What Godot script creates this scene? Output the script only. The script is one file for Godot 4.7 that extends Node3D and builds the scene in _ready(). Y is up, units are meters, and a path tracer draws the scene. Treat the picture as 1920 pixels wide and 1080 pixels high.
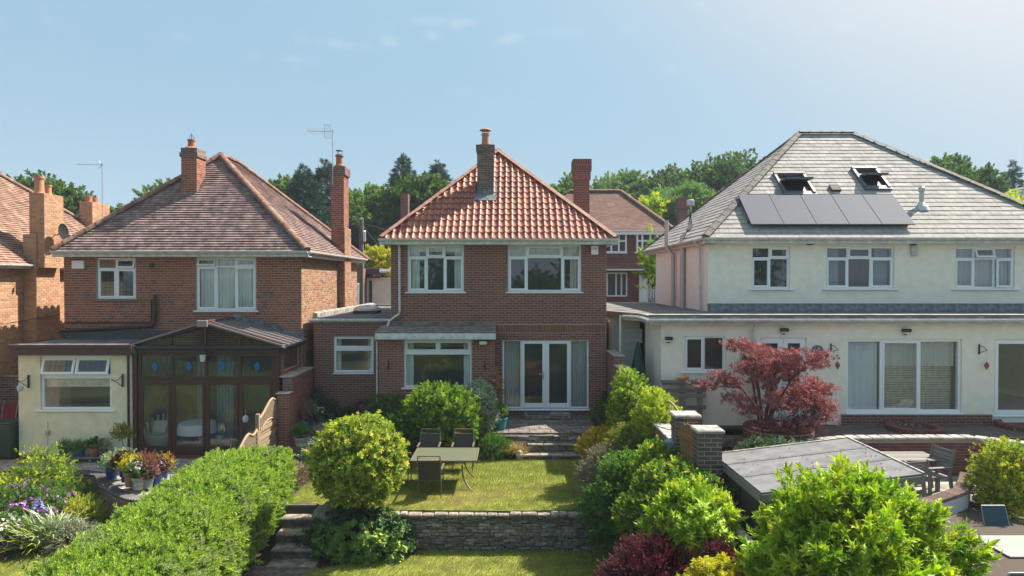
extends Node3D
# Three houses seen from their back gardens on a sunny day. Units are metres; -z leads away from the viewer.

const UP = Vector3.UP
var rng = RandomNumberGenerator.new()
var taken = {}
var shift = {}
var budget = {}
var textures = {}
var M = {}
var S = {}
var L = {}
var patch = FastNoiseLite.new()


# ---------- mesh collector ----------
class MB:
	var v = PackedVector3Array()
	var n = PackedVector3Array()
	var c = PackedColorArray()
	var col = Color.WHITE
	var tinted = false

	func tri(a, b, d, na = null, nb = null, nd = null):
		var f: Vector3 = (b - a).cross(d - a)
		if f.length_squared() < 1e-16:
			return
		f = f.normalized()
		v.push_back(a); v.push_back(d); v.push_back(b)
		n.push_back(f if na == null else na); n.push_back(f if nd == null else nd); n.push_back(f if nb == null else nb)
		for k in 3: c.push_back(col)

	func quad(a, b, d, e):
		tri(a, b, d)
		tri(a, d, e)

	func poly(pts):
		for k in range(1, pts.size() - 1): tri(pts[0], pts[k], pts[k + 1])

	# a box of half-axes x, y, z about a centre; cut takes a little off the edges that face z
	func obb(o: Vector3, x: Vector3, y: Vector3, z: Vector3):
		var p = []
		for k in 8: p.push_back(o + x * (1 if k & 1 else -1) + y * (1 if k & 2 else -1) + z * (1 if k & 4 else -1))
		quad(p[4], p[5], p[7], p[6]); quad(p[1], p[0], p[2], p[3])
		quad(p[5], p[1], p[3], p[7]); quad(p[0], p[4], p[6], p[2])
		quad(p[6], p[7], p[3], p[2]); quad(p[0], p[1], p[5], p[4])

	func box(x0, x1, y0, y1, d0, d1):
		obb(Vector3((x0 + x1) * .5, (y0 + y1) * .5, -(d0 + d1) * .5), Vector3((x1 - x0) * .5, 0, 0), Vector3(0, (y1 - y0) * .5, 0), Vector3(0, 0, absf(d1 - d0) * .5))

	# box with its edges taken off
	func soft(x0, x1, y0, y1, d0, d1, e = .012):
		var o = Vector3((x0 + x1) * .5, (y0 + y1) * .5, -(d0 + d1) * .5)
		var h = Vector3((x1 - x0) * .5, (y1 - y0) * .5, absf(d1 - d0) * .5)
		soft_obb(o, Vector3(1, 0, 0), Vector3(0, 1, 0), Vector3(0, 0, 1), h, e)

	func soft_obb(o, ax, ay, az, h, e):
		var A = [ax, ay, az]
		e = minf(e, minf(h.x, minf(h.y, h.z)) * .6)
		for i in 3:
			var j = (i + 1) % 3
			var k = (i + 2) % 3
			for s in [-1, 1]:
				var q = []
				for w in [[-1, -1], [1, -1], [1, 1], [-1, 1]]: q.push_back(o + A[i] * (h[i] * s) + A[j] * ((h[j] - e) * w[0]) + A[k] * ((h[k] - e) * w[1]))
				if s > 0: quad(q[0], q[1], q[2], q[3])
				else: quad(q[3], q[2], q[1], q[0])
			for s in [-1, 1]:
				for t in [-1, 1]:
					var a0: Vector3 = o + A[i] * (h[i] * s) + A[j] * ((h[j] - e) * t)
					var b0: Vector3 = o + A[i] * ((h[i] - e) * s) + A[j] * (h[j] * t)
					var kk: Vector3 = A[k] * (h[k] - e)
					if s * t > 0: quad(a0 - kk, b0 - kk, b0 + kk, a0 + kk)
					else: quad(a0 + kk, b0 + kk, b0 - kk, a0 - kk)
		for sx in [-1, 1]:
			for sy in [-1, 1]:
				for sz in [-1, 1]:
					var a1: Vector3 = o + A[0] * (h.x * sx) + A[1] * ((h.y - e) * sy) + A[2] * ((h.z - e) * sz)
					var b1: Vector3 = o + A[0] * ((h.x - e) * sx) + A[1] * (h.y * sy) + A[2] * ((h.z - e) * sz)
					var c1: Vector3 = o + A[0] * ((h.x - e) * sx) + A[1] * ((h.y - e) * sy) + A[2] * (h.z * sz)
					if sx * sy * sz > 0: tri(a1, b1, c1)
					else: tri(a1, c1, b1)

	# a bar with a rectangular section from p to q
	func bar(p: Vector3, q: Vector3, w: float, h: float, up := Vector3.UP):
		var z = (q - p)
		var x = up.cross(z)
		if x.length() < 1e-4: x = Vector3.RIGHT.cross(z)
		x = x.normalized()
		obb((p + q) * .5, x * w * .5, z.cross(x).normalized() * h * .5, z * .5)

	func tube(path, r, seg = 8, close = true):
		var rings = []
		var nor = []
		var ref = Vector3.UP
		for k in path.size():
			var t: Vector3 = (path[mini(k + 1, path.size() - 1)] - path[maxi(k - 1, 0)]).normalized()
			var x = ref.cross(t)
			if x.length() < .2: x = Vector3.RIGHT.cross(t)
			if x.length() < .2: x = Vector3.FORWARD.cross(t)
			x = x.normalized()
			var y = t.cross(x).normalized()
			var rr: float = r[k] if r is Array else r
			var ring = []
			var nn = []
			for s in seg:
				var dir = x * cos(TAU * s / seg) + y * sin(TAU * s / seg)
				ring.push_back(path[k] + dir * rr)
				nn.push_back(dir)
			rings.push_back(ring); nor.push_back(nn)
		for k in path.size() - 1:
			for s in seg:
				var e: int = (s + 1) % seg
				tri(rings[k][s], rings[k][e], rings[k + 1][e], nor[k][s], nor[k][e], nor[k + 1][e])
				tri(rings[k][s], rings[k + 1][e], rings[k + 1][s], nor[k][s], nor[k + 1][e], nor[k + 1][s])
		if close:
			var last = rings.size() - 1
			for s in range(1, seg - 1):
				tri(rings[0][0], rings[0][s + 1], rings[0][s])
				tri(rings[last][0], rings[last][s], rings[last][s + 1])

	# profile: [radius, height] from the bottom up
	func lathe(o: Vector3, profile, seg = 20, squash := Vector3.ONE):
		for k in profile.size() - 1:
			var r0: float = profile[k][0]
			var r1: float = profile[k + 1][0]
			var h0: float = profile[k][1]
			var h1: float = profile[k + 1][1]
			var slope = Vector2(h1 - h0, r0 - r1).normalized()
			for s in seg:
				var a = TAU * s / seg
				var b = TAU * (s + 1) / seg
				var da = Vector3(cos(a), 0, -sin(a))
				var db = Vector3(cos(b), 0, -sin(b))
				var na = (da * slope.x + Vector3.UP * slope.y).normalized()
				var nb = (db * slope.x + Vector3.UP * slope.y).normalized()
				var p0 = o + (da * r0 + Vector3.UP * h0) * squash
				var p1 = o + (db * r0 + Vector3.UP * h0) * squash
				var p2 = o + (db * r1 + Vector3.UP * h1) * squash
				var p3 = o + (da * r1 + Vector3.UP * h1) * squash
				tri(p0, p1, p2, na, nb, nb)
				tri(p0, p2, p3, na, nb, na)

	# a prism: an outline in x-y (seen from +z, counter-clockwise) carried from depth d0 back to d1
	func prism(pts, d0, d1):
		var f = []
		var b = []
		for p in pts:
			f.push_back(Vector3(p.x, p.y, -d0)); b.push_back(Vector3(p.x, p.y, -d1))
		var tris = Geometry2D.triangulate_polygon(PackedVector2Array(pts))
		for k in range(0, tris.size(), 3):
			var i = tris[k]
			var j = tris[k + 1]
			var l = tris[k + 2]
			if (pts[j] - pts[i]).cross(pts[l] - pts[i]) < 0:
				var t = j
				j = l
				l = t
			tri(f[i], f[j], f[l]); tri(b[i], b[l], b[j])
		for k in pts.size():
			var e: int = (k + 1) % pts.size()
			quad(f[k], b[k], b[e], f[e])

	# a slab: an outline in x-d (plan), from height y0 up to y1
	func slab(pts, y0, y1):
		var t = []
		var b = []
		var area = 0.0
		for k in pts.size(): area += pts[k].cross(pts[(k + 1) % pts.size()])
		if area < 0: pts = pts.duplicate(); pts.reverse()
		for p in pts:
			t.push_back(Vector3(p.x, y1, -p.y)); b.push_back(Vector3(p.x, y0, -p.y))
		var tris = Geometry2D.triangulate_polygon(PackedVector2Array(pts))
		for k in range(0, tris.size(), 3):
			var i = tris[k]
			var j = tris[k + 1]
			var l = tris[k + 2]
			if (pts[j] - pts[i]).cross(pts[l] - pts[i]) < 0:
				var s = j
				j = l
				l = s
			tri(t[i], t[j], t[l]); tri(b[i], b[l], b[j])
		for k in pts.size():
			var e: int = (k + 1) % pts.size()
			quad(b[k], b[e], t[e], t[k])

	func mesh() -> ArrayMesh:
		var a = []
		a.resize(Mesh.ARRAY_MAX)
		a[Mesh.ARRAY_VERTEX] = v
		a[Mesh.ARRAY_NORMAL] = n
		if tinted: a[Mesh.ARRAY_COLOR] = c
		var m = ArrayMesh.new()
		m.add_surface_from_arrays(Mesh.PRIMITIVE_TRIANGLES, a)
		return m


# ---------- nodes ----------
func numbered(par, called):
	var key = [par.get_instance_id(), called]
	var k = taken.get(key, 0)
	taken[key] = k + 1
	return called if k == 0 else "%s_%03d" % [called, k]


func thing(called, label, category, at = Vector3.ZERO, group = "", local = false):
	var o = Node3D.new()
	o.name = numbered(self, called)
	add_child(o)
	o.position = at
	shift[o] = Vector3.ZERO if local else -at
	o.set_meta("label", label)
	o.set_meta("category", category)
	if group: o.set_meta("group", group)
	return o


func part(par, called, mb, m):
	var o = MeshInstance3D.new()
	o.mesh = mb.mesh() if mb is MB else mb
	o.material_override = m
	o.name = numbered(par, called)
	o.position = shift.get(par, Vector3.ZERO)
	par.add_child(o)
	return o


func structure(called, mb, m):
	var o = part(self, called, mb, m)
	o.set_meta("kind", "structure")
	return o


func copy(o, at, turn = 0.0, label = "", size = 1.0):
	var c = o.duplicate()
	c.name = numbered(self, String(o.name))
	add_child(c)
	c.position = at
	c.rotation.y = turn
	c.scale = Vector3.ONE * size
	if label: c.set_meta("label", label)
	return c


func many(par, called, mesh, m, xf, cols, stuff = true):
	if xf.is_empty(): return null
	var mm = MultiMesh.new()
	mm.transform_format = MultiMesh.TRANSFORM_3D
	mm.use_colors = true
	mm.mesh = mesh
	mm.instance_count = xf.size()
	for k in xf.size():
		mm.set_instance_transform(k, xf[k])
		mm.set_instance_color(k, cols[k])
	var o = MultiMeshInstance3D.new()
	o.multimesh = mm
	o.material_override = m
	o.name = numbered(par, called)
	o.position = shift.get(par, Vector3.ZERO)
	par.add_child(o)
	if stuff: o.set_meta("kind", "stuff")
	return o


# ---------- materials ----------
func lin(r, g, b, a = 1.0):
	return Color(r, g, b, a).linear_to_srgb() if a == 1.0 else Color(Color(r, g, b).linear_to_srgb(), a)


# a seamless grey texture between lo and 1 (multiplied into the colour)
func grain(key, freq, lo, octaves = 4, size = 256, kind = FastNoiseLite.TYPE_SIMPLEX_SMOOTH, power = 1.0, tint = Color.WHITE):
	if textures.has(key): return textures[key]
	var f = FastNoiseLite.new()
	f.seed = hash(key) % 1000
	f.noise_type = kind
	f.frequency = freq
	f.fractal_octaves = octaves
	var g = f.get_seamless_image(size, size)
	var im = Image.create(size, size, true, Image.FORMAT_RGB8)
	for y in size:
		for x in size:
			var t = pow(g.get_pixel(x, y).r, power)
			var w = lerpf(lo, 1.0, t)
			im.set_pixel(x, y, Color(lerpf(w, 1.0, 1 - tint.r), lerpf(w, 1.0, 1 - tint.g), lerpf(w, 1.0, 1 - tint.b)))
	im.generate_mipmaps()
	textures[key] = ImageTexture.create_from_image(im)
	return textures[key]


func mat(c: Color, rough = .8, opt = {}):
	var m = StandardMaterial3D.new()
	m.albedo_color = c
	m.roughness = rough
	m.metallic_specular = opt.get("spec", .5)
	m.metallic = opt.get("metal", 0.0)
	m.cull_mode = BaseMaterial3D.CULL_DISABLED
	if opt.has("tex"):
		m.albedo_texture = opt.tex
		m.uv1_triplanar = true
		m.uv1_world_triplanar = true
		m.uv1_scale = Vector3.ONE * opt.get("scale", 1.0)
	if opt.has("bump"):
		m.heightmap_enabled = true
		m.heightmap_texture = opt.bump
		m.heightmap_scale = opt.get("depth", .3)
		m.uv1_triplanar = true
		m.uv1_world_triplanar = true
		m.uv1_scale = Vector3.ONE * opt.get("scale", 1.0)
	if opt.get("vc", false): m.vertex_color_use_as_albedo = true
	if opt.has("back"):
		m.backlight_enabled = true
		m.backlight = opt.back
	if opt.has("alpha"):
		m.transparency = BaseMaterial3D.TRANSPARENCY_ALPHA
		m.albedo_color.a = opt.alpha
	return m


# a family of like materials: one for each tone, and one that takes its tone from the copy
func family(tones, rough, opt = {}):
	var f = {"tones": tones, "mats": []}
	for t in tones: f.mats.push_back(mat(lin(t.r, t.g, t.b), rough, opt))
	var o2 = opt.duplicate()
	o2.vc = true
	f.vc = mat(Color.WHITE, rough, o2)
	return f


func tones(list):
	var out = []
	for t in list: out.push_back(Color(t[0], t[1], t[2]))
	return out


# ---------- walls ----------
# a wall frame: local x runs along u, local y is up, n points out of the wall
func frame(o, u, n): return {"o": o, "u": u, "n": n}
func facing(d): return frame(Vector3(0, 0, -d), Vector3.RIGHT, Vector3.BACK)          # faces the viewer, local x = x
func facing_right(x): return frame(Vector3(x, 0, 0), Vector3.FORWARD, Vector3.RIGHT)   # faces +x, local x = depth
func facing_left(x): return frame(Vector3(x, 0, 0), Vector3.BACK, Vector3.LEFT)        # faces -x, local x = -depth
func at(f, x, y, z = 0.0): return f.o + f.u * x + UP * y + f.n * z


func wall_box(mb, f, x0, x1, y0, y1, z0, z1, e = 0.0):
	var o = at(f, (x0 + x1) * .5, (y0 + y1) * .5, (z0 + z1) * .5)
	if e > 0: mb.soft_obb(o, f.u, UP, f.n, Vector3((x1 - x0) * .5, (y1 - y0) * .5, absf(z1 - z0) * .5), e)
	else: mb.obb(o, f.u * (x1 - x0) * .5, UP * (y1 - y0) * .5, f.n * absf(z1 - z0) * .5)


# wall body with holes [x0, x1, y0, y1]
func wall_body(par, called, f, x0, x1, y0, y1, holes, thick, m):
	var xs = [x0, x1]
	var ys = [y0, y1]
	for h in holes:
		for k in 2:
			if h[k] > x0 and h[k] < x1: xs.push_back(h[k])
			if h[2 + k] > y0 and h[2 + k] < y1: ys.push_back(h[2 + k])
	xs.sort(); ys.sort()
	var mb = MB.new()
	for i in xs.size() - 1:
		for j in ys.size() - 1:
			if xs[i + 1] - xs[i] < 1e-4 or ys[j + 1] - ys[j] < 1e-4: continue
			var cx = (xs[i] + xs[i + 1]) * .5
			var cy = (ys[j] + ys[j + 1]) * .5
			var inside = false
			for h in holes:
				if cx > h[0] and cx < h[1] and cy > h[2] and cy < h[3]: inside = true
			if inside: continue
			mb.quad(at(f, xs[i], ys[j]), at(f, xs[i + 1], ys[j]), at(f, xs[i + 1], ys[j + 1]), at(f, xs[i], ys[j + 1]))
			mb.quad(at(f, xs[i + 1], ys[j], -thick), at(f, xs[i], ys[j], -thick), at(f, xs[i], ys[j + 1], -thick), at(f, xs[i + 1], ys[j + 1], -thick))
	for h in holes:
		mb.quad(at(f, h[0], h[2]), at(f, h[1], h[2]), at(f, h[1], h[2], -thick), at(f, h[0], h[2], -thick))
		mb.quad(at(f, h[0], h[3], -thick), at(f, h[1], h[3], -thick), at(f, h[1], h[3]), at(f, h[0], h[3]))
		mb.quad(at(f, h[0], h[2], -thick), at(f, h[0], h[3], -thick), at(f, h[0], h[3]), at(f, h[0], h[2]))
		mb.quad(at(f, h[1], h[2]), at(f, h[1], h[3]), at(f, h[1], h[3], -thick), at(f, h[1], h[2], -thick))
	mb.quad(at(f, x0, y1), at(f, x1, y1), at(f, x1, y1, -thick), at(f, x0, y1, -thick))
	mb.quad(at(f, x0, y0, -thick), at(f, x0, y0), at(f, x0, y1), at(f, x0, y1, -thick))
	mb.quad(at(f, x1, y0), at(f, x1, y0, -thick), at(f, x1, y1, -thick), at(f, x1, y1))
	return part(par, called, mb, m)


# the bricks of a wall; singles of them are parts of their own, from the top down, the rest is joined
func bricks(par, f, x0, x1, y0, y1, holes, fam, opt = {}):
	var bl = opt.get("len", .225)
	var bh = opt.get("h", .075)
	var j = opt.get("joint", .0175)
	var proud = opt.get("proud", .007)
	var from_y = opt.get("from", -1e9)
	var singles = opt.get("singles", 0)
	var list = []
	var rows = int(round((y1 - y0) / bh))
	bh = (y1 - y0) / rows
	for r in rows:
		var ya = y0 + r * bh
		var yb = ya + bh
		if yb < from_y: continue
		var x = x0 - (bl * .5 if r % 2 else 0.0) - (bl * .25 if opt.get("wild", false) and rng.randf() < .3 else 0.0)
		while x < x1 - .01:
			var spans = [[maxf(x, x0), minf(x + bl, x1)]]
			for h in holes:
				if yb > h[2] + .02 and ya < h[3] - .02:
					var next = []
					for s in spans:
						if h[1] <= s[0] or h[0] >= s[1]: next.push_back(s)
						else:
							if h[0] > s[0]: next.push_back([s[0], h[0]])
							if h[1] < s[1]: next.push_back([h[1], s[1]])
					spans = next
			for s in spans:
				if s[1] - s[0] > .035: list.push_back([s[0] + j * .5, s[1] - j * .5, ya + j * .5, yb - j * .5])
			x += bl
	list.reverse()
	place_bricks(par, f, list, fam, singles, proud)


func place_bricks(par, f, list, fam, singles, proud = .007, called = "brick"):
	var xf = []
	var cols = []
	var left = mini(singles, budget.get(par, 300))
	for b in list:
		var t = rng.randi() % fam.tones.size()
		var z = proud * rng.randf_range(.55, 1.3)
		var deep = .03
		var tr = Transform3D(Basis(f.u * (b[1] - b[0]), UP * (b[3] - b[2]), f.n * (deep + z)), at(f, (b[0] + b[1]) * .5, (b[2] + b[3]) * .5, (z - deep) * .5))
		if left > 0:
			left -= 1
			budget[par] = budget.get(par, 300) - 1
			var o = part(par, called, S.brick, fam.mats[t])
			tr.origin += o.position
			o.transform = tr
		else:
			xf.push_back(tr)
			var v = rng.randf_range(.82, 1.15)
			var c: Color = fam.tones[t]
			cols.push_back(Color(c.r * v, c.g * v, c.b * v))
	many(par, "joined_bricks", S.brick, fam.vc, xf, cols)


# a pier, stack or chimney of bricks: the faces that are asked for
func brick_stack(par, x0, x1, y0, y1, d0, d1, fam, mortar, opt = {}):
	var mb = MB.new()
	mb.box(x0, x1, y0, y1, d0, d1)
	part(par, opt.get("body", "mortar"), mb, mortar)
	bricks(par, facing(d0), x0 - .006, x1 + .006, y0, y1, [], fam, opt)
	var o2 = opt.duplicate()
	o2.singles = opt.get("side_singles", 0)
	if opt.get("right", true): bricks(par, facing_right(x1), d0, d1, y0, y1, [], fam, o2)
	if opt.get("left", true): bricks(par, facing_left(x0), -d1, -d0, y0, y1, [], fam, o2)


# ---------- windows ----------
# a window on a grid of column edges xs and row edges ys (wall coordinates); opt.sash: {"c,r": degrees open}
func window(par, f, xs, ys, opt = {}):
	var fm = opt.get("mat", M.upvc)
	var fw = opt.get("fw", .06)
	var z = opt.get("z", -.05)
	var dp = opt.get("deep", .07)
	var x0 = xs[0]
	var x1 = xs[-1]
	var y0 = ys[0]
	var y1 = ys[-1]
	var mb = MB.new()
	wall_box(mb, f, x0, x1, y1 - fw, y1, z - dp, z, .008)
	wall_box(mb, f, x0, x1, y0, y0 + fw, z - dp, z, .008)
	wall_box(mb, f, x0, x0 + fw, y0 + fw, y1 - fw, z - dp, z, .008)
	wall_box(mb, f, x1 - fw, x1, y0 + fw, y1 - fw, z - dp, z, .008)
	for k in range(1, xs.size() - 1): wall_box(mb, f, xs[k] - fw * .5, xs[k] + fw * .5, y0 + fw, y1 - fw, z - dp, z - .003, .008)
	for k in range(1, ys.size() - 1):
		for i in xs.size() - 1:
			wall_box(mb, f, xs[i] + (fw if i == 0 else fw * .5), xs[i + 1] - (fw if i == xs.size() - 2 else fw * .5), ys[k] - fw * .5, ys[k] + fw * .5, z - dp, z - .004, .008)
	var w = part(par, opt.get("called", "window"), mb, fm)
	for i in xs.size() - 1:
		for j in ys.size() - 1:
			var a = xs[i] + (fw if i == 0 else fw * .5)
			var b = xs[i + 1] - (fw if i == xs.size() - 2 else fw * .5)
			var c = ys[j] + (fw if j == 0 else fw * .5)
			var d = ys[j + 1] - (fw if j == ys.size() - 2 else fw * .5)
			var key = "%d,%d" % [i, j]
			var sashes = opt.get("sash", {})
			var turn = 0.0
			var pz = z - dp * .5
			var sm = MB.new()
			if sashes.has(key):
				turn = sashes[key]
				var sw = opt.get("sw", .055)
				a -= .012; b += .012; c -= .012; d += .012
				wall_box(sm, f, a, b, d - sw, d, z - .03, z + .018, .008)
				wall_box(sm, f, a, b, c, c + opt.get("rail", sw), z - .03, z + .018, .008)
				wall_box(sm, f, a, a + sw, c + opt.get("rail", sw), d - sw, z - .03, z + .018, .008)
				wall_box(sm, f, b - sw, b, c + opt.get("rail", sw), d - sw, z - .03, z + .018, .008)
				a += sw; b -= sw; c += opt.get("rail", sw); d -= sw
				pz = z - .006
			var pm = MB.new()
			for gz in [pz, pz - .018]: pm.quad(at(f, a, c, gz), at(f, b, c, gz), at(f, b, d, gz), at(f, a, d, gz))
			var lm = MB.new()
			if opt.has("lead"):
				var g = opt.lead
				var nx = maxi(1, int(round((b - a) / g)))
				var ny = maxi(1, int(round((d - c) / g)))
				for q in range(1, nx): wall_box(lm, f, a + (b - a) * q / nx - .004, a + (b - a) * q / nx + .004, c, d, pz, pz + .006)
				for q in range(1, ny): wall_box(lm, f, a, b, c + (d - c) * q / ny - .004, c + (d - c) * q / ny + .004, pz + .001, pz + .007)
			var made = []
			if sm.v.size(): made.push_back(part(w, opt.get("leaf", "casement"), sm, opt.get("sash_mat", fm)))
			made.push_back(part(w, "pane", pm, opt.get("glass", M.glass)))
			if lm.v.size(): made.push_back(part(w, "lead_strip", lm, M.lead))
			if turn != 0.0:
				var side = opt.get("hinge", {}).get(key, "top")
				var pivot = at(f, (a + b) * .5, d + .06, z) if side == "top" else at(f, a - .06, c, z) if side == "left" else at(f, b + .06, c, z)
				var axis = f.u if side == "top" else UP
				var bas = Basis(axis, deg_to_rad(turn if side == "right" else -turn))
				for o in made: o.transform = Transform3D(bas, pivot - bas * pivot)
	if opt.get("sill", true):
		var sl = MB.new()
		var so = opt.get("over", .07)
		wall_box(sl, f, x0 - so, x1 + so, y0 - .05, y0 - .002, -.12, opt.get("sill_out", .05), .01)
		part(w, "sill", sl, opt.get("sill_mat", fm))
	return w


# a curtain or net: a sheet with folds
func curtain(label, f, x0, x1, y0, y1, z, m, fold = .05, pitch = .11, called = "curtain"):
	var mb = MB.new()
	var steps = int(clampf((x1 - x0) / .018, 6, 160))
	var ph = rng.randf() * 6.0
	var prev = null
	var sway = FastNoiseLite.new()
	sway.seed = int(x0 * 37) + 5
	sway.frequency = 1.3
	for k in steps + 1:
		var x = lerpf(x0, x1, float(k) / steps)
		var zz = z + sin(x / pitch * TAU + ph + sway.get_noise_1d(x) * 3) * fold * .5 + sway.get_noise_1d(x * 2 + 9) * fold * .4
		var cur = [at(f, x, y0, zz * 1.02), at(f, x, y1, lerpf(z, zz, .6))]
		if prev: mb.quad(prev[0], cur[0], cur[1], prev[1])
		prev = cur
	var t = thing(called, label, called, at(f, (x0 + x1) * .5, y0, z))
	part(t, "cloth", mb, m)
	return t


# ---------- roofs ----------
func clip(tri_list, p: Vector3, n: Vector3):
	var out = []
	for t in tri_list:
		var keep = []
		for k in 3:
			var a: Vector3 = t[k]
			var b: Vector3 = t[(k + 1) % 3]
			var da = (a - p).dot(n)
			var db = (b - p).dot(n)
			if da <= 0: keep.push_back(a)
			if (da < 0 and db > 0) or (da > 0 and db < 0): keep.push_back(a.lerp(b, da / (da - db)))
		for k in range(1, keep.size() - 1): out.push_back([keep[0], keep[k], keep[k + 1]])
	return out


# a slope of tiles between the eave A-B and the top C (over A) - D (over B); A is on the left seen from outside
func slope(par, A: Vector3, B: Vector3, C: Vector3, D: Vector3, tile: MB, w, gauge, fam, opt = {}):
	var u = (B - A).normalized()
	var n = u.cross(C - A).normalized() if (C - A).cross(u).length() > .01 else u.cross(D - A).normalized()
	if n.y < 0: n = -n
	var up = n.cross(u).normalized()
	var deck = MB.new()
	deck.quad(A, B, D, C)
	deck.quad(B - n * .1, A - n * .1, C - n * .1, D - n * .1)
	deck.quad(A - n * .1, B - n * .1, B, A)
	part(par, opt.get("deck_name", "roof_deck"), deck, opt.get("deck", M.batten))
	var wide = (B - A).length()
	var ca = Vector2((C - A).dot(u), (C - A).dot(up))
	var da = Vector2((D - A).dot(u), (D - A).dot(up))
	var rows = int(ceil(ca.y / gauge - .05))
	var nl = Vector3(-ca.y, 0, ca.x).normalized()
	var nr = Vector3(da.y, 0, -(da.x - wide)).normalized()
	var mesh = tile.mesh()
	var singles = mini(opt.get("singles", 0), budget.get([par, "t"], 300))
	var xf = []
	var cols = []
	var rest = MB.new()
	rest.tinted = true
	var tris = []
	for k in range(0, tile.v.size(), 3): tris.push_back([tile.v[k], tile.v[k + 2], tile.v[k + 1]])
	var name_ = opt.get("called", "roof_tile")
	var long = opt.get("long", gauge * 1.3)
	for r in rows:
		var vv = r * gauge - opt.get("over", .05)
		var lo_l = ca.x * clampf(vv, 0, ca.y) / ca.y
		var lo_r = wide + (da.x - wide) * clampf(vv, 0, ca.y) / ca.y
		var x = lo_l - fposmod(lo_l, w) - w + (w * .5 if opt.get("bond", false) and r % 2 else 0.0) - opt.get("jog", 0.0) * r
		while x < lo_r:
			var jit = opt.get("jitter", .004)
			var o2 = A + u * x + up * vv + n * rng.randf_range(0, jit)
			var corners_in = true
			var any_in = false
			for q in [[x, vv], [x + w, vv], [x, vv + long], [x + w, vv + long]]:
				var inn: bool = (Vector3(q[0], 0, q[1])).dot(nl) <= 0 and (Vector3(q[0] - wide, 0, q[1])).dot(nr) <= 0 and q[1] <= ca.y + .02
				if inn: any_in = true
				else: corners_in = false
			if not any_in:
				var mid = Vector3(x + w * .5, 0, vv + long * .4)
				any_in = mid.dot(nl) <= 0 and (mid - Vector3(wide, 0, 0)).dot(nr) <= 0 and mid.z <= ca.y
			if any_in:
				var bas = Basis(u, n, -up).rotated(n, rng.randf_range(-1, 1) * opt.get("skew", .0))
				bas = bas.rotated(u, rng.randf_range(-1, 1) * opt.get("tilt", .0))
				var tr = Transform3D(bas, o2)
				var t = rng.randi() % fam.tones.size()
				var v = rng.randf_range(.85, 1.15)
				var cc: Color = fam.tones[t]
				var tone = Color(cc.r * v, cc.g * v, cc.b * v)
				if corners_in:
					if singles > 0:
						singles -= 1
						budget[[par, "t"]] = budget.get([par, "t"], 300) - 1
						var o = part(par, name_, mesh, fam.mats[t])
						tr.origin += o.position
						o.transform = tr
					else:
						xf.push_back(tr); cols.push_back(tone)
				else:
					var cut = clip(tris, Vector3(-x, 0, vv), nl * Vector3(1, 1, -1))
					cut = clip(cut, Vector3(wide - x, 0, vv), nr * Vector3(1, 1, -1))
					cut = clip(cut, Vector3(0, 0, vv - ca.y), Vector3(0, 0, -1))
					if cut.size():
						var target = MB.new() if singles > 0 else rest
						target.col = tone
						for q in cut: target.tri(tr * q[0], tr * q[1], tr * q[2])
						if singles > 0:
							singles -= 1
							budget[[par, "t"]] = budget.get([par, "t"], 300) - 1
							part(par, name_, target, fam.mats[t])
			x += w
	many(par, "joined_" + name_ + "s", mesh, fam.vc, xf, cols)
	if rest.v.size():
		var o3 = part(par, "joined_" + name_ + "s", rest, fam.vc)
		o3.set_meta("kind", "stuff")


# half-round tiles along a ridge or hip
func ridge(par, P: Vector3, Q: Vector3, r, long, fam, called = "hip_tile", angular = false):
	var z = (Q - P).normalized()
	var x = UP.cross(z).normalized()
	var y = z.cross(x)
	if y.y < 0: y = -y
	var count = maxi(1, int(round((Q - P).length() / long)))
	long = (Q - P).length() / count
	var mb = MB.new()
	var seg = 2 if angular else 8
	var pts = []
	for e in 2:
		var ring = []
		for s in seg + 1:
			var a = lerpf(PI * 1.08, -PI * .08, float(s) / seg) if not angular else [PI * .95, PI * .5, PI * .05][s]
			ring.push_back(Vector3(cos(a) * r, sin(a) * r * (.55 if angular else .8), (-.02 if e == 0 else long) - .0) * Vector3(1.0 if e == 0 else .93, 1.0 if e == 0 else .9, 1))
		pts.push_back(ring)
	for s in seg:
		mb.quad(pts[0][s], pts[0][s + 1], pts[1][s + 1], pts[1][s])
		mb.tri(Vector3(0, -.02, -.02), pts[0][s + 1], pts[0][s])
		mb.tri(Vector3(0, -.02, long), pts[1][s], pts[1][s + 1])
	var mesh = mb.mesh()
	for k in count:
		var o = part(par, called, mesh, fam.mats[rng.randi() % fam.mats.size()])
		o.transform = Transform3D(Basis(x, y, z).rotated(z, rng.randf_range(-.03, .03)), P + z * long * k + o.position)


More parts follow.
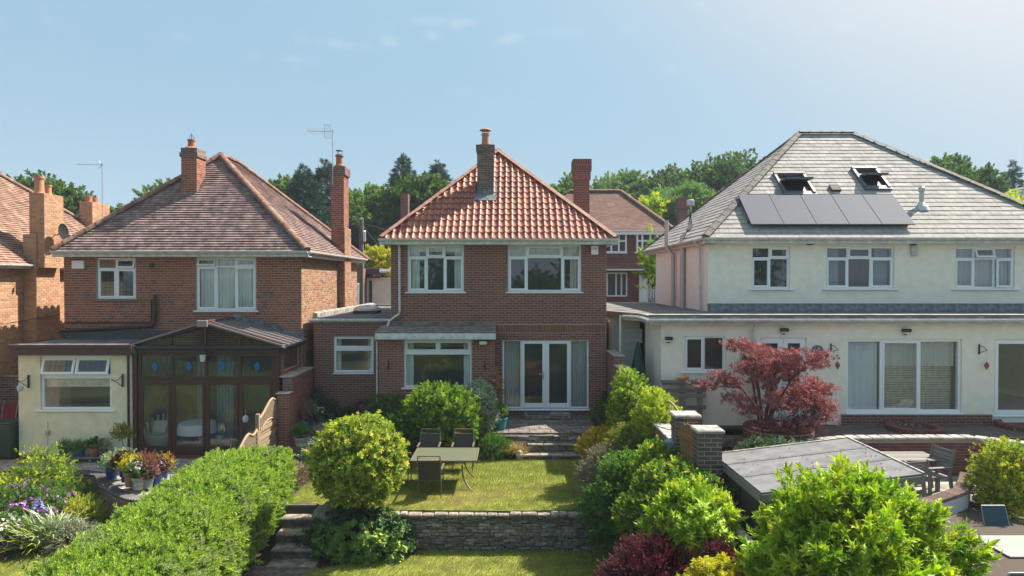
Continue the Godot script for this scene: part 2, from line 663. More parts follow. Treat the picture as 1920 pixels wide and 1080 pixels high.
# a white gutter with its fascia along an eave that runs in x
func gutter(par, P: Vector3, Q: Vector3, out: Vector3, m, fascia_m, tall = .16):
	var g = MB.new()
	var pts = []
	for s in 9:
		var a = PI + PI * s / 8.0
		pts.push_back(out * (.065 + cos(a) * .06) + UP * (sin(a) * .075))
	for s in 8:
		g.quad(P + pts[s], Q + pts[s], Q + pts[s + 1], P + pts[s + 1])
		g.quad(P + pts[s] * .93 + UP * .001, P + pts[s + 1] * .93 + UP * .001, Q + pts[s + 1] * .93 + UP * .001, Q + pts[s] * .93 + UP * .001)
	for e in [P, Q]:
		for s in range(1, 7): g.tri(e + pts[0], e + pts[s], e + pts[s + 1])
	var along = (Q - P).normalized()
	var count = int((Q - P).length() / 1.0)
	for k in count + 1:
		var c = P.lerp(Q, (k + .5) / (count + 1.0))
		for s in 8:
			g.quad(c - along * .03 + pts[s] * 1.09, c + along * .03 + pts[s] * 1.09, c + along * .03 + pts[s + 1] * 1.09, c - along * .03 + pts[s + 1] * 1.09)
	part(par, "gutter", g, m)
	var b = MB.new()
	b.obb((P + Q) * .5 - UP * (tall * .5 - .02) - out * .015, along * (P.distance_to(Q) * .5), UP * tall * .5, out * .0125)
	b.obb((P + Q) * .5 - UP * (tall - .03) - out * .2, along * (P.distance_to(Q) * .5), UP * .008, out * .17)
	part(par, "fascia", b, fascia_m)


func pipe(par, pts, r, m, called = "downpipe", seg = 10):
	var mb = MB.new()
	mb.tube(pts, r, seg)
	return part(par, called, mb, m)


# ---------- plants ----------
func leaf(mb, p: Vector3, dir: Vector3, nor: Vector3, long, wide, fold = .25, bend = .15):
	var x = dir.cross(nor).normalized()
	var y = x.cross(dir).normalized()
	var m1 = p + dir * long * .38 + y * long * bend * .3
	var m2 = p + dir * long * .72 + y * long * bend * .1
	var tip = p + dir * long - y * long * bend
	var l1 = m1 - x * wide * .5 + y * wide * fold
	var r1 = m1 + x * wide * .5 + y * wide * fold
	var l2 = m2 - x * wide * .36 + y * wide * fold * .7
	var r2 = m2 + x * wide * .36 + y * wide * fold * .7
	mb.tri(p, m1, l1); mb.tri(p, r1, m1)
	mb.quad(l1, m1, m2, l2); mb.quad(m1, r1, r2, m2)
	mb.tri(l2, m2, tip); mb.tri(m2, r2, tip)


func leaf_small(mb, p: Vector3, dir: Vector3, nor: Vector3, long, wide, fold = .2):
	var x = dir.cross(nor).normalized()
	var y = x.cross(dir).normalized()
	var m = p + dir * long * .5
	var tip = p + dir * long
	mb.tri(p, tip, m - x * wide * .5 + y * wide * fold)
	mb.tri(p, m + x * wide * .5 + y * wide * fold, tip)


# a twig end with leaves round it; local y points out of the bush
func sprig(count, long, wide, height, spread = 1.0, big = false, seed_ = 1, droop = 0.0):
	var r = RandomNumberGenerator.new()
	r.seed = seed_
	var mb = MB.new()
	for k in count:
		var a = k * 2.399 + r.randf() * .6
		var h = height * (k + .5) / count
		var open = lerpf(1.15, .35, float(k) / count) * spread + r.randf_range(-.25, .25)
		var dir = Vector3(cos(a) * sin(open), cos(open) - droop, sin(a) * sin(open)).normalized()
		var nor = Vector3(-cos(a) * cos(open), sin(open), -sin(a) * cos(open)).normalized()
		nor = (nor + Vector3(r.randf_range(-.4, .4), r.randf_range(-.2, .4), r.randf_range(-.4, .4))).normalized()
		var s = r.randf_range(.75, 1.2)
		if big: leaf(mb, Vector3(0, h, 0), dir, nor, long * s, wide * s)
		else: leaf_small(mb, Vector3(0, h, 0), dir, nor, long * s, wide * s)
	return mb.mesh()


func turned(out: Vector3, jitter, size):
	var y = (out + Vector3(rng.randfn(), rng.randfn(), rng.randfn()) * jitter).normalized()
	var x = y.cross(Vector3(rng.randfn(), rng.randfn(), rng.randfn())).normalized()
	return Basis(x, y, x.cross(y)).scaled(Vector3.ONE * size)


func pick(pal):
	var a: Color = pal[rng.randi() % pal.size()]
	var b: Color = pal[rng.randi() % pal.size()]
	var v = rng.randf_range(.8, 1.2)
	var c = a.lerp(b, rng.randf() * .5)
	return Color(c.r * v, c.g * v, c.b * v)


# places on an uneven rounded body: c centre, r radii; square > 2 makes it boxy; returns [place, outward]
func body_points(c: Vector3, r: Vector3, count, opt = {}):
	var nz = FastNoiseLite.new()
	nz.seed = opt.get("seed", 3)
	nz.frequency = opt.get("lump_freq", 1.1)
	nz.fractal_octaves = 3
	var amp = opt.get("lump", .22)
	var p = opt.get("square", 2.0)
	var floor_ = opt.get("floor", -1e9)
	var inner = opt.get("inner", .35)
	var out = []
	var tries = 0
	while out.size() < count and tries < count * 6:
		tries += 1
		var d = Vector3(rng.randfn(), rng.randfn(), rng.randfn()).normalized()
		if d.y < opt.get("lowest", -.75): continue
		var k = 1.0 / pow(pow(absf(d.x), p) + pow(absf(d.y), p) + pow(absf(d.z), p), 1.0 / p)
		var s = 1.0 + nz.get_noise_3dv(d * 1.6) * amp * 2.0 + nz.get_noise_3dv(d * 5.0) * amp * .8
		var depth = 1.0 - inner * pow(rng.randf(), 2.2)
		var q: Vector3 = d * k * s * depth * r
		if c.y + q.y < floor_: continue
		if opt.has("gap") and nz.get_noise_3dv(q * opt.gap + Vector3(7, 1, 3)) < opt.get("gap_at", -.25): continue
		var o = (Vector3(q.x / (r.x * r.x), q.y / (r.y * r.y), q.z / (r.z * r.z))).normalized()
		out.push_back([c + q, o])
	return out


func grow(par, called, pts, mesh, m, pal, opt = {}):
	var xf = []
	var cols = []
	for q in pts:
		var o: Vector3 = (q[1] + UP * opt.get("rise", .4)).normalized()
		var big = rng.randf_range(.6, 1.3) * opt.get("size", 1.0)
		var place: Vector3 = q[0]
		if rng.randf() < opt.get("stray", 0.0):
			place += q[1] * rng.randf_range(.03, .1)
			big *= 1.35
		xf.push_back(Transform3D(turned(o, opt.get("jitter", .4), big), place))
		if opt.has("patch") and patch.get_noise_3dv(place * 1.7) + rng.randf_range(-.25, .25) > opt.get("patch_at", .22): cols.push_back(pick(opt.patch))
		else: cols.push_back(pick(pal))
	return many(par, called, mesh, m, xf, cols, opt.get("stuff", true))


# upright young shoots that stand out of a bush
func shoots(par, pts, count, mesh, mats, tall, size):
	var top = pts.filter(func(q): return q[1].y > .35)
	for k in count:
		var q = top[rng.randi() % top.size()]
		var lean = Vector3(rng.randf_range(-.25, .25), 1, rng.randf_range(-.25, .25)).normalized()
		var high = tall * rng.randf_range(.5, 1.2)
		var mb = MB.new()
		mb.tube([q[0] - lean * .1, q[0] + lean * high], [.006, .003], 4)
		part(par, "shoot", mb, M.bark)
		for s in 4:
			var o = part(par, "leaf_spray", mesh, mats[rng.randi() % mats.size()])
			o.transform = Transform3D(turned(lean, .12, size * lerpf(.9, .55, s / 3.0)), q[0] + lean * high * (s + .3) / 4.0 + o.position)


# a whole shrub: leaves over its body, twigs inside; opt.singles leaves are parts of their own
func shrub(called, label, category, c: Vector3, r: Vector3, mesh, m, pal, count, opt = {}):
	var base = Vector3(c.x, opt.get("base", c.y - r.y), c.z)
	var t = thing(called, label, category, base, opt.get("group", ""))
	var st = MB.new()
	var stems = opt.get("stems", 7)
	for k in stems:
		var a = TAU * k / stems + rng.randf()
		var top = c + Vector3(cos(a) * r.x * .6, r.y * rng.randf_range(.1, .6), sin(a) * r.z * .6)
		var mid = base.lerp(top, .5) + Vector3(rng.randf_range(-.1, .1), .05, rng.randf_range(-.1, .1))
		st.tube([base + Vector3(cos(a), 0, sin(a)) * .06, mid, top], [.025, .018, .008], 5)
		for q in 3: st.tube([mid, mid + Vector3(rng.randf_range(-.6, .6) * r.x, rng.randf_range(.1, .6) * r.y, rng.randf_range(-.6, .6) * r.z)], [.012, .004], 4)
	part(t, "stem", st, M.bark)
	var pts = body_points(c, r, count, opt)
	if opt.get("singles", 0) > 0:
		pts.sort_custom(func(a, b): return a[0].z + a[1].z * .3 > b[0].z + b[1].z * .3)
		var k = 0
		for q in pts.slice(0, opt.singles):
			var o = part(t, "leaf_spray", mesh, L[opt.leaf_mats][rng.randi() % L[opt.leaf_mats].size()])
			o.transform = Transform3D(turned((q[1] + UP * .4).normalized(), .4, rng.randf_range(.8, 1.25) * opt.get("size", 1.0)), q[0] + o.position)
		pts = pts.slice(opt.singles)
	if opt.has("shoots"): shoots(t, pts, opt.shoots, mesh, L[opt.leaf_mats], opt.get("tall", .3), opt.get("size", 1.0))
	grow(t, "foliage", pts, mesh, m, pal, opt)
	return t


# a tree: trunk, limbs, and a crown of leaf sprays spread through several lobes
func tree(called, label, base: Vector3, high, r, mesh, m, pal, count, opt = {}):
	var t = thing(called, label, "tree", base, opt.get("group", ""), true)
	var st = MB.new()
	var lobes = []
	var n = opt.get("lobes", 9)
	var low = opt.get("low", .3)
	st.tube([Vector3(0, -.3, 0), Vector3(.02, high * .3, .03) * Vector3(r, 1, r), Vector3(0, high * .75, 0)], [high * .03, high * .022, high * .006], 8)
	for k in n:
		var a = k * 2.4 + rng.randf()
		var h = lerpf(low, .88, (k + .5) / n)
		var rr = r * sqrt(maxf(0.05, 1.0 - pow((h - .5) * 1.75, 2))) * .6
		var c = Vector3(cos(a) * rr, high * h, sin(a) * rr)
		lobes.push_back(c)
		st.tube([Vector3(0, high * h * .6, 0), c * Vector3(.5, .9, .5), c], [high * .012, high * .008, high * .003], 5)
	part(t, "trunk", st, M.bark)
	var pts = []
	for c in lobes:
		var lr = r * rng.randf_range(.42, .62)
		pts.append_array(body_points(c, Vector3(lr, lr * .8, lr), count / n, {"seed": rng.randi() % 999, "lump": .3, "inner": .6, "lowest": -.6}))
	grow(t, "crown", pts, mesh, m, pal, {"rise": .3, "jitter": .5, "size": opt.get("size", 1.0)})
	return t


func conifer(called, label, base: Vector3, high, r, mesh, m, pal, count, opt = {}):
	var t = thing(called, label, "tree", base, opt.get("group", ""), true)
	var st = MB.new()
	st.tube([Vector3(0, -.3, 0), Vector3(0, high * .95, 0)], [high * .022, .02], 7)
	part(t, "trunk", st, M.bark)
	var xf = []
	var cols = []
	for k in count:
		var h = 1.0 - pow(rng.randf(), .62)
		var a = rng.randf() * TAU
		var branch = sin(h * 60.0 + a * 3.0) * .18 + sin(a * 5 + h * 17) * .12
		var rr = r * (pow(1.0 - h, .75)) * (1.0 + branch) * (1.0 - .55 * pow(rng.randf(), 2.5))
		var p = Vector3(cos(a) * rr, high * (.06 + .94 * h) - rr * .2, sin(a) * rr)
		xf.push_back(Transform3D(turned(Vector3(cos(a), .15, sin(a)), .35, rng.randf_range(.7, 1.2) * opt.get("size", 1.0) * lerpf(1.1, .6, h)), p))
		cols.push_back(pick(pal))
	many(t, "crown", mesh, m, xf, cols)
	return t


# ---------- the scene ----------
func _ready():
	rng.seed = 20240611
	patch.seed = 6
	patch.frequency = .8
	patch.fractal_octaves = 3
	# camera
	var cam = Camera3D.new()
	cam.position = Vector3(0, 4, 0)
	cam.rotation_degrees.x = -0.67
	cam.fov = 45.75
	cam.near = .1
	cam.far = 900
	add_child(cam)
	# sky, sun and exposure
	var we = WorldEnvironment.new()
	var env = Environment.new()
	env.background_mode = Environment.BG_SKY
	env.sky = Sky.new()
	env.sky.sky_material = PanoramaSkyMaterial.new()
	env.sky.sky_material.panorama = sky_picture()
	env.tonemap_mode = Environment.TONE_MAPPER_LINEAR
	env.tonemap_exposure = 2.7
	env.fog_enabled = true
	env.fog_density = .0006
	env.fog_light_color = Color(.86, .92, .98)
	env.sdfgi_enabled = true
	env.ssao_enabled = true
	env.ssil_enabled = true
	we.environment = env
	add_child(we)
	var sun = DirectionalLight3D.new()
	sun.look_at_from_position(SUN * 50, Vector3.ZERO)
	sun.light_energy = 1.45
	sun.light_color = Color(1, .965, .905)
	sun.light_angular_distance = .5
	sun.shadow_enabled = true
	add_child(sun)

	materials()
	meshes()
	terrain()
	middle_house()
	left_house()
	conservatory()
	far_left_house()
	right_house()
	houses_behind()
	middle_garden()
	left_garden()
	right_garden()
	trees()


const SUN = Vector3(.562, .755, -.338)


func sky_picture():
	var w = 1024
	var h = 512
	var im = Image.create(w, h, false, Image.FORMAT_RGBF)
	var nz = FastNoiseLite.new()
	nz.seed = 11
	nz.frequency = 1.0
	nz.fractal_octaves = 5
	var big = FastNoiseLite.new()
	big.seed = 4
	big.frequency = 1.0
	for y in h:
		var up = (.5 - (y + .5) / h) * PI
		for x in w:
			var a = (x + .5) / w * TAU
			var d = Vector3(sin(a) * cos(up), sin(up), -cos(a) * cos(up))
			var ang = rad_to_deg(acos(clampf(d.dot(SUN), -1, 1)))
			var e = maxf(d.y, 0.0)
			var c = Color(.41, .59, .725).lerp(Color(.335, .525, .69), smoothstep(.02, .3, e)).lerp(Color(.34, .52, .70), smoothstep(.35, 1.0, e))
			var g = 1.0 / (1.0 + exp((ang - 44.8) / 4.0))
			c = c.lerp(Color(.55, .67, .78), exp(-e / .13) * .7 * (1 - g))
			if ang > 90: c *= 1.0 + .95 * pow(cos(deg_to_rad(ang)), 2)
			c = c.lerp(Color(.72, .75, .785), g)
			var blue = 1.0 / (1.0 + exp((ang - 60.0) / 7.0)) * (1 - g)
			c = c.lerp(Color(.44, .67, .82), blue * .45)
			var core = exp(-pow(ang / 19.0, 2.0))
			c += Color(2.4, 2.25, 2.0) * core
			if d.y > .2:
				var q = Vector3(d.x / d.y, 0, d.z / d.y)
				var t = nz.get_noise_3d(q.x * 3.6, 3.0, q.z * 13.0) + big.get_noise_3d(q.x * 1.1, 1.0, q.z * 1.6) * .55
				var k = smoothstep(.42, .78, t) * smoothstep(.2, .34, d.y) * .28
				c = c.lerp(Color(.83, .86, .88), k)
			if d.y < 0: c = Color(.30, .36, .34)
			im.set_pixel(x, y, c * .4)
	return ImageTexture.create_from_image(im)


func materials():
	var fine = grain("fine", .09, .72, 4)
	var soft = grain("soft", .02, .78, 5)
	var blotch = grain("blotch", .012, .55, 5)
	var speck = grain("speck", .22, .6, 3)
	var fibre = grain("fibre", .05, .6, 4)
	M.upvc = mat(lin(.78, .8, .82), .35)
	M.gutter_white = mat(lin(.74, .76, .76), .4, {"tex": soft, "scale": .9})
	M.gutter_old = mat(lin(.66, .68, .67), .5, {"tex": soft, "scale": .8})
	M.soffit = mat(lin(.62, .6, .52), .6, {"tex": soft, "scale": .8})
	M.glass = mat(lin(.8, .9, .95), .02, {"alpha": .02, "spec": 1.0})
	M.lead = mat(lin(.06, .065, .07), .6)
	M.lead_sheet = mat(lin(.24, .27, .3), .6, {"tex": blotch, "scale": 1.4})
	M.batten = mat(lin(.06, .05, .045), .9)
	M.bark = mat(lin(.13, .095, .065), .9, {"tex": fibre, "scale": 2.0})
	M.mortar_dark = mat(lin(.56, .44, .36), .9, {"tex": speck, "scale": 3.0})
	M.mortar_warm = mat(lin(.62, .49, .37), .9, {"tex": speck, "scale": 3.0})
	M.mortar_grey = mat(lin(.4, .37, .33), .9, {"tex": speck, "scale": 3.0})
	var bo = {"tex": speck, "scale": 2.6}
	M.brick_mid = family(tones([[0.354, 0.124, 0.088], [0.314, 0.107, 0.078], [0.388, 0.140, 0.102], [0.281, 0.097, 0.076], [0.329, 0.126, 0.098], [0.371, 0.124, 0.081]]), .85, bo)
	M.brick_bay = family(tones([[0.374, 0.135, 0.080], [0.344, 0.121, 0.072], [0.399, 0.157, 0.096], [0.318, 0.115, 0.075]]), .85, bo)
	M.brick_left = family(tones([[0.463, 0.136, 0.073], [0.418, 0.117, 0.067], [0.510, 0.160, 0.092], [0.370, 0.111, 0.072], [0.463, 0.147, 0.086], [0.431, 0.123, 0.073], [0.201, 0.104, 0.099], [0.340, 0.111, 0.080]]), .85, bo)
	M.brick_left_lit = family(tones([[.500, .250, .131], [.450, .206, .106], [.550, .312, .175], [.425, .188, .106], [.250, .163, .138], [.525, .275, .144]]), .85, bo)  # the left house bricks again, with sunlit warmth put into the tones
	M.brick_orange = family(tones([[0.674, 0.352, 0.187], [0.617, 0.309, 0.167], [0.704, 0.402, 0.226], [0.586, 0.285, 0.157]]), .85, bo)
	M.brick_blue = family(tones([[.085, .078, .088], [.1, .085, .09], [.075, .07, .085], [.12, .088, .085]]), .6, bo)
	M.brick_pier = family(tones([[.150, .106, .106], [.125, .094, .100], [.188, .125, .112], [.163, .125, .125], [.213, .125, .106]]), .7, bo)
	M.brick_red = family(tones([[.250, .077, .062], [.213, .069, .056], [.288, .094, .069]]), .85, bo)
	M.brick_old = family(tones([[.300, .188, .150], [.250, .150, .125], [.350, .237, .188], [.213, .138, .125]]), .9, bo)
	M.roof_red = family(tones([[0.422, 0.137, 0.086], [0.373, 0.118, 0.076], [0.459, 0.161, 0.101], [0.335, 0.111, 0.078], [0.447, 0.156, 0.089], [0.310, 0.106, 0.078]]), .5, {"spec": .4, "tex": soft, "scale": 2.5})
	M.ridge_red = family(tones([[.4, .2, .14], [.36, .17, .12], [.42, .22, .16]]), .7, {"tex": soft, "scale": 2.0})
	M.roof_old = family(tones([[0.410, 0.280, 0.265], [0.359, 0.241, 0.227], [0.446, 0.325, 0.312], [0.322, 0.208, 0.197], [0.384, 0.247, 0.227], [0.433, 0.286, 0.259], [0.272, 0.195, 0.197]]), .88, {"tex": blotch, "scale": .7})
	M.ridge_old = family(tones([[0.363, 0.198, 0.138], [0.319, 0.165, 0.115], [0.396, 0.231, 0.172]]), .85, {"tex": blotch, "scale": 1.5})
	M.roof_far = family(tones([[0.460, 0.275, 0.199], [0.414, 0.235, 0.167], [0.494, 0.316, 0.232]]), .88, {"tex": blotch, "scale": .7})
	M.slate = family(tones([[.415, .395, .375], [.39, .372, .355], [.43, .41, .388], [.375, .36, .345], [.42, .398, .37]]), .85, {"spec": .28, "tex": soft, "scale": .9})
	M.ridge_slate = family(tones([[.2, .175, .155], [.17, .15, .135], [.23, .2, .175]]), .85, {"tex": blotch, "scale": 2.0})
	M.roof_brown = family(tones([[.230, .121, .086], [.196, .103, .075], [.276, .149, .109]]), .88, {"tex": soft, "scale": 1.0})
	M.pot = mat(lin(.42, .15, .08), .75, {"tex": soft, "scale": 3.0})
	M.pot_pale = mat(lin(.5, .24, .13), .75, {"tex": soft, "scale": 3.0})
	M.metal = mat(lin(.45, .46, .47), .45, {"metal": .7})
	M.dark_metal = mat(lin(.04, .041, .044), .65)
	M.skylight_metal = mat(lin(.11, .112, .12), .6)
	M.black = mat(lin(.018, .018, .02), .45)
	M.cream = mat(lin(.85, .8, .68), .9, {"tex": grain("render", .03, .945, 5), "scale": .35, "bump": grain("pebble", .4, 0, 2), "depth": .25})
	M.peach = mat(lin(.86, .8, .72), .9, {"tex": grain("render", .03, .945, 5), "scale": .35})
	M.butter = mat(lin(.82, .76, .56), .9, {"tex": grain("render2", .02, .91, 5), "scale": .4, "bump": grain("brushed", .08, 0, 4), "depth": .25})
	M.felt = mat(lin(.2, .2, .205), .95, {"tex": blotch, "scale": .5})
	M.felt_dark = mat(lin(.07, .075, .085), .8, {"tex": soft, "scale": 1.0})
	M.felt_pale = mat(lin(.43, .41, .36), .95, {"tex": blotch, "scale": .6})
	M.bay_roof = mat(lin(.31, .245, .21), .9, {"tex": blotch, "scale": .9})
	M.fascia_brown = mat(lin(.075, .035, .032), .55, {"tex": soft, "scale": 1.0})
	M.mahogany = mat(lin(.1, .034, .028), .4, {"tex": fibre, "scale": 3.0})
	M.poly = mat(lin(.11, .1, .105), .3)
	M.glazing_bar = mat(lin(.22, .18, .175), .35)
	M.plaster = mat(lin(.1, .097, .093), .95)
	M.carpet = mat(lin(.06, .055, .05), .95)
	M.net = mat(lin(.66, .72, .68), .9, {"back": lin(.4, .42, .4)})
	M.drape = mat(lin(.52, .5, .4), .9, {"back": lin(.2, .2, .16)})
	M.drape_grey = mat(lin(.42, .44, .44), .9, {"back": lin(.2, .2, .2)})
	M.sheer = mat(lin(.5, .58, .64), .9, {"back": lin(.3, .3, .3)})
	M.blue_drape = mat(lin(.16, .22, .27), .9)
	M.blind = mat(lin(.62, .6, .52), .9, {"tex": soft, "scale": 1.0})
	M.stone = mat(lin(.34, .29, .24), .92, {"tex": blotch, "scale": 1.1, "bump": grain("stony", .05, 0, 4), "depth": 1.0})
	M.slab = family(tones([[.26, .215, .185], [.3, .25, .21], [.235, .2, .175], [.32, .27, .225]]), .9, {"tex": blotch, "scale": 1.3})
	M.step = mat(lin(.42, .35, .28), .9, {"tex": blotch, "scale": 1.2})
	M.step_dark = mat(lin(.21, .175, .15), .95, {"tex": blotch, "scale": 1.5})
	M.rubble = family(tones([[0.302, 0.265, 0.225], [0.378, 0.328, 0.276], [0.246, 0.219, 0.191], [0.454, 0.401, 0.346], [0.340, 0.311, 0.285], [0.491, 0.456, 0.406]]), .95, {"tex": blotch, "scale": 3.0})
	M.coping = family(tones([[.36, .31, .27], [.42, .37, .32], [.31, .27, .24]]), .92, {"tex": blotch, "scale": 2.0})
	M.pale_coping = family(tones([[.5, .47, .43], [.46, .43, .4], [.54, .51, .46]]), .9, {"tex": blotch, "scale": 1.5})
	M.soil = mat(lin(.1, .075, .055), .95, {"tex": speck, "scale": 1.5, "bump": speck, "depth": 2.0})
	M.meadow = mat(lin(.13, .17, .05), .95, {"tex": blotch, "scale": .08})
	M.turf = mat(lin(.26, .27, .045), .95, {"tex": blotch, "scale": .6})
	M.paver = family(tones([[.14, .105, .095], [.17, .125, .11], [.12, .095, .09], [.19, .14, .12]]), .9, {"tex": speck, "scale": 2.0})
	M.concrete = mat(lin(.4, .37, .32), .92, {"tex": blotch, "scale": .8})
	M.grey_wood = family(tones([[0.290, 0.268, 0.246], [0.334, 0.312, 0.283], [0.246, 0.232, 0.217]]), .9, {"tex": fibre, "scale": 3.0})
	M.tan_wood = family(tones([[.42, .3, .19], [.46, .33, .21], [.38, .27, .17]]), .85, {"tex": fibre, "scale": 3.0})
	M.gate_wood = family(tones([[.36, .2, .075], [.4, .23, .085], [.33, .18, .07]]), .8, {"tex": fibre, "scale": 3.0})
	M.shed_wood = family(tones([[.085, .08, .075], [.1, .095, .09], [.07, .068, .066]]), .9, {"tex": fibre, "scale": 3.0})
	M.shelter_felt = mat(lin(.2, .2, .207), .95, {"spec": .2, "tex": soft, "scale": .5})
	M.shelter_lap = mat(lin(.17, .17, .178), .95, {"spec": .2, "tex": soft, "scale": 1.2})
	M.white_paint = mat(lin(.72, .73, .74), .85, {"tex": grain("chips", .05, .55, 5, 256, FastNoiseLite.TYPE_SIMPLEX_SMOOTH, .4), "scale": 1.5})
	M.panel = mat(lin(.14, .15, .185), .7, {"tex": grain("cell", .5, .82, 1), "scale": 5.0, "spec": .2})
	M.panel_edge = mat(lin(.1, .1, .11), .7)
	M.sling = mat(lin(.045, .047, .055), .8, {"tex": fine, "scale": 6.0})
	M.sling_brown = mat(lin(.075, .06, .052), .8, {"tex": fine, "scale": 6.0})
	M.sling_blue = mat(lin(.02, .085, .12), .7, {"tex": fine, "scale": 6.0})
	M.frame_brown = mat(lin(.16, .125, .095), .45, {"metal": .3})
	M.frame_pale = mat(lin(.3, .3, .29), .5, {"metal": .4})
	M.table_glass = mat(lin(.12, .13, .09), .3)
	M.table_pale = mat(lin(.2, .235, .21), .45)
	M.cloth_white = mat(lin(.72, .75, .76), .9)
	M.blue_glaze = mat(lin(.012, .035, .2), .15)
	M.teal_glaze = mat(lin(.015, .2, .24), .25)
	M.grey_glaze = mat(lin(.16, .2, .24), .4)
	M.white_glaze = mat(lin(.6, .6, .56), .5, {"tex": blotch, "scale": 3.0})
	M.green_plastic = mat(lin(.02, .065, .032), .45, {"tex": soft, "scale": 1.0})
	M.slate_pot = mat(lin(.1, .115, .115), .7)
	M.blue_pot = mat(lin(.05, .09, .16), .4)
	M.orange_plastic = mat(lin(.75, .3, .03), .4)
	M.pallet_blue = mat(lin(.22, .33, .36), .8, {"tex": fibre, "scale": 3.0})
	M.diamond = mat(lin(.004, .13, .33), .12)
	M.red_text = mat(lin(.5, .03, .03), .5)
	M.clock_blue = mat(lin(.05, .1, .16), .5)
	M.rust = mat(lin(.28, .09, .04), .8)
	M.lamp_glass = mat(lin(.6, .62, .6), .2)
	M.wicker = mat(lin(.5, .44, .36), .7)
	M.cover_green = mat(lin(.012, .05, .042), .6)
	M.pole_wood = mat(lin(.22, .19, .16), .9, {"tex": fibre, "scale": 2.0})
	# leaves take their colour from each copy
	M.leaf = mat(Color.WHITE, .55, {"vc": true, "back": Color(.85, .95, .5), "spec": .35})
	M.leaf_gloss = mat(Color.WHITE, .42, {"vc": true, "back": Color(.8, .9, .45), "spec": .4})
	M.leaf_red = mat(Color.WHITE, .6, {"vc": true, "back": Color(.8, .4, .45), "spec": .35})
	M.leaf_dull = mat(Color.WHITE, .8, {"vc": true, "back": Color(.35, .38, .25), "spec": .25})
	M.petal = mat(Color.WHITE, .7, {"vc": true, "back": Color(.5, .5, .5)})
	M.grass = mat(Color.WHITE, .7, {"vc": true, "back": Color(.6, .62, .3), "spec": .3})
	L.pal_laurel = tones([[0.304, 0.419, 0.031], [0.385, 0.506, 0.034], [0.224, 0.349, 0.031], [0.507, 0.559, 0.047], [0.163, 0.262, 0.031]])
	L.pal_privet = tones([[0.264, 0.367, 0.055], [0.345, 0.455, 0.070], [0.203, 0.297, 0.055], [0.406, 0.489, 0.094], [0.304, 0.402, 0.109]])
	L.pal_pale = tones([[.3, .36, .17], [.25, .32, .13], [.36, .4, .2]])
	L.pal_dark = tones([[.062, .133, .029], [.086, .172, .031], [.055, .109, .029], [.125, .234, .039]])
	L.pal_mid = tones([[.101, .203, .047], [.133, .250, .047], [.078, .156, .039], [.156, .281, .062]])
	L.pal_lime = tones([[0.406, 0.472, 0.047], [0.486, 0.524, 0.055], [0.304, 0.384, 0.047], [0.568, 0.542, 0.078]])
	L.pal_varieg = tones([[0.182, 0.280, 0.031], [0.264, 0.349, 0.034], [0.406, 0.437, 0.047], [0.670, 0.594, 0.117], [0.142, 0.227, 0.031]])
	L.pal_yellow = tones([[.600, .504, .036], [.504, .456, .042], [.432, .420, .048], [.660, .480, .036]])
	L.pal_orange = tones([[.600, .408, .030], [.576, .264, .024], [.480, .384, .036], [.504, .168, .024]])
	L.pal_grey = tones([[.296, .359, .234], [.374, .437, .296], [.234, .296, .187], [.468, .515, .390]])
	L.pal_heath = tones([[.218, .203, .125], [.265, .234, .156], [.156, .172, .094], [.312, .265, .203]])
	L.pal_purple = tones([[0.087, 0.029, 0.045], [0.125, 0.037, 0.052], [0.062, 0.028, 0.042], [0.162, 0.052, 0.059]])
	L.pal_acer = tones([[.26, .115, .12], [.33, .16, .155], [.2, .08, .09], [.38, .21, .19], [.27, .14, .145], [.17, .07, .075]])
	L.pal_ivy = tones([[.055, .117, .034], [.078, .156, .047], [.044, .094, .031], [.109, .203, .070]])
	L.pal_oak = tones([[0.074, 0.133, 0.039], [0.099, 0.168, 0.049], [0.058, 0.105, 0.036], [0.131, 0.196, 0.055]])  # distance haze put into the oak, ash and pine tones by dulling them
	L.pal_ash = tones([[0.140, 0.211, 0.069], [0.164, 0.253, 0.069], [0.114, 0.183, 0.069], [0.213, 0.281, 0.098]])
	L.pal_pine = tones([[0.041, 0.085, 0.061], [0.058, 0.105, 0.077], [0.033, 0.068, 0.050], [0.082, 0.126, 0.088]])
	L.pal_willow = tones([[.156, .250, .117], [.187, .281, .133], [.133, .218, .101]])
	for k in ["pal_laurel", "pal_ivy", "pal_lime"]:
		L[k + "_mats"] = []
		for t in L[k]: L[k + "_mats"].push_back(mat(lin(t.r, t.g, t.b), .42, {"back": Color(.8, .9, .45), "spec": .4}))


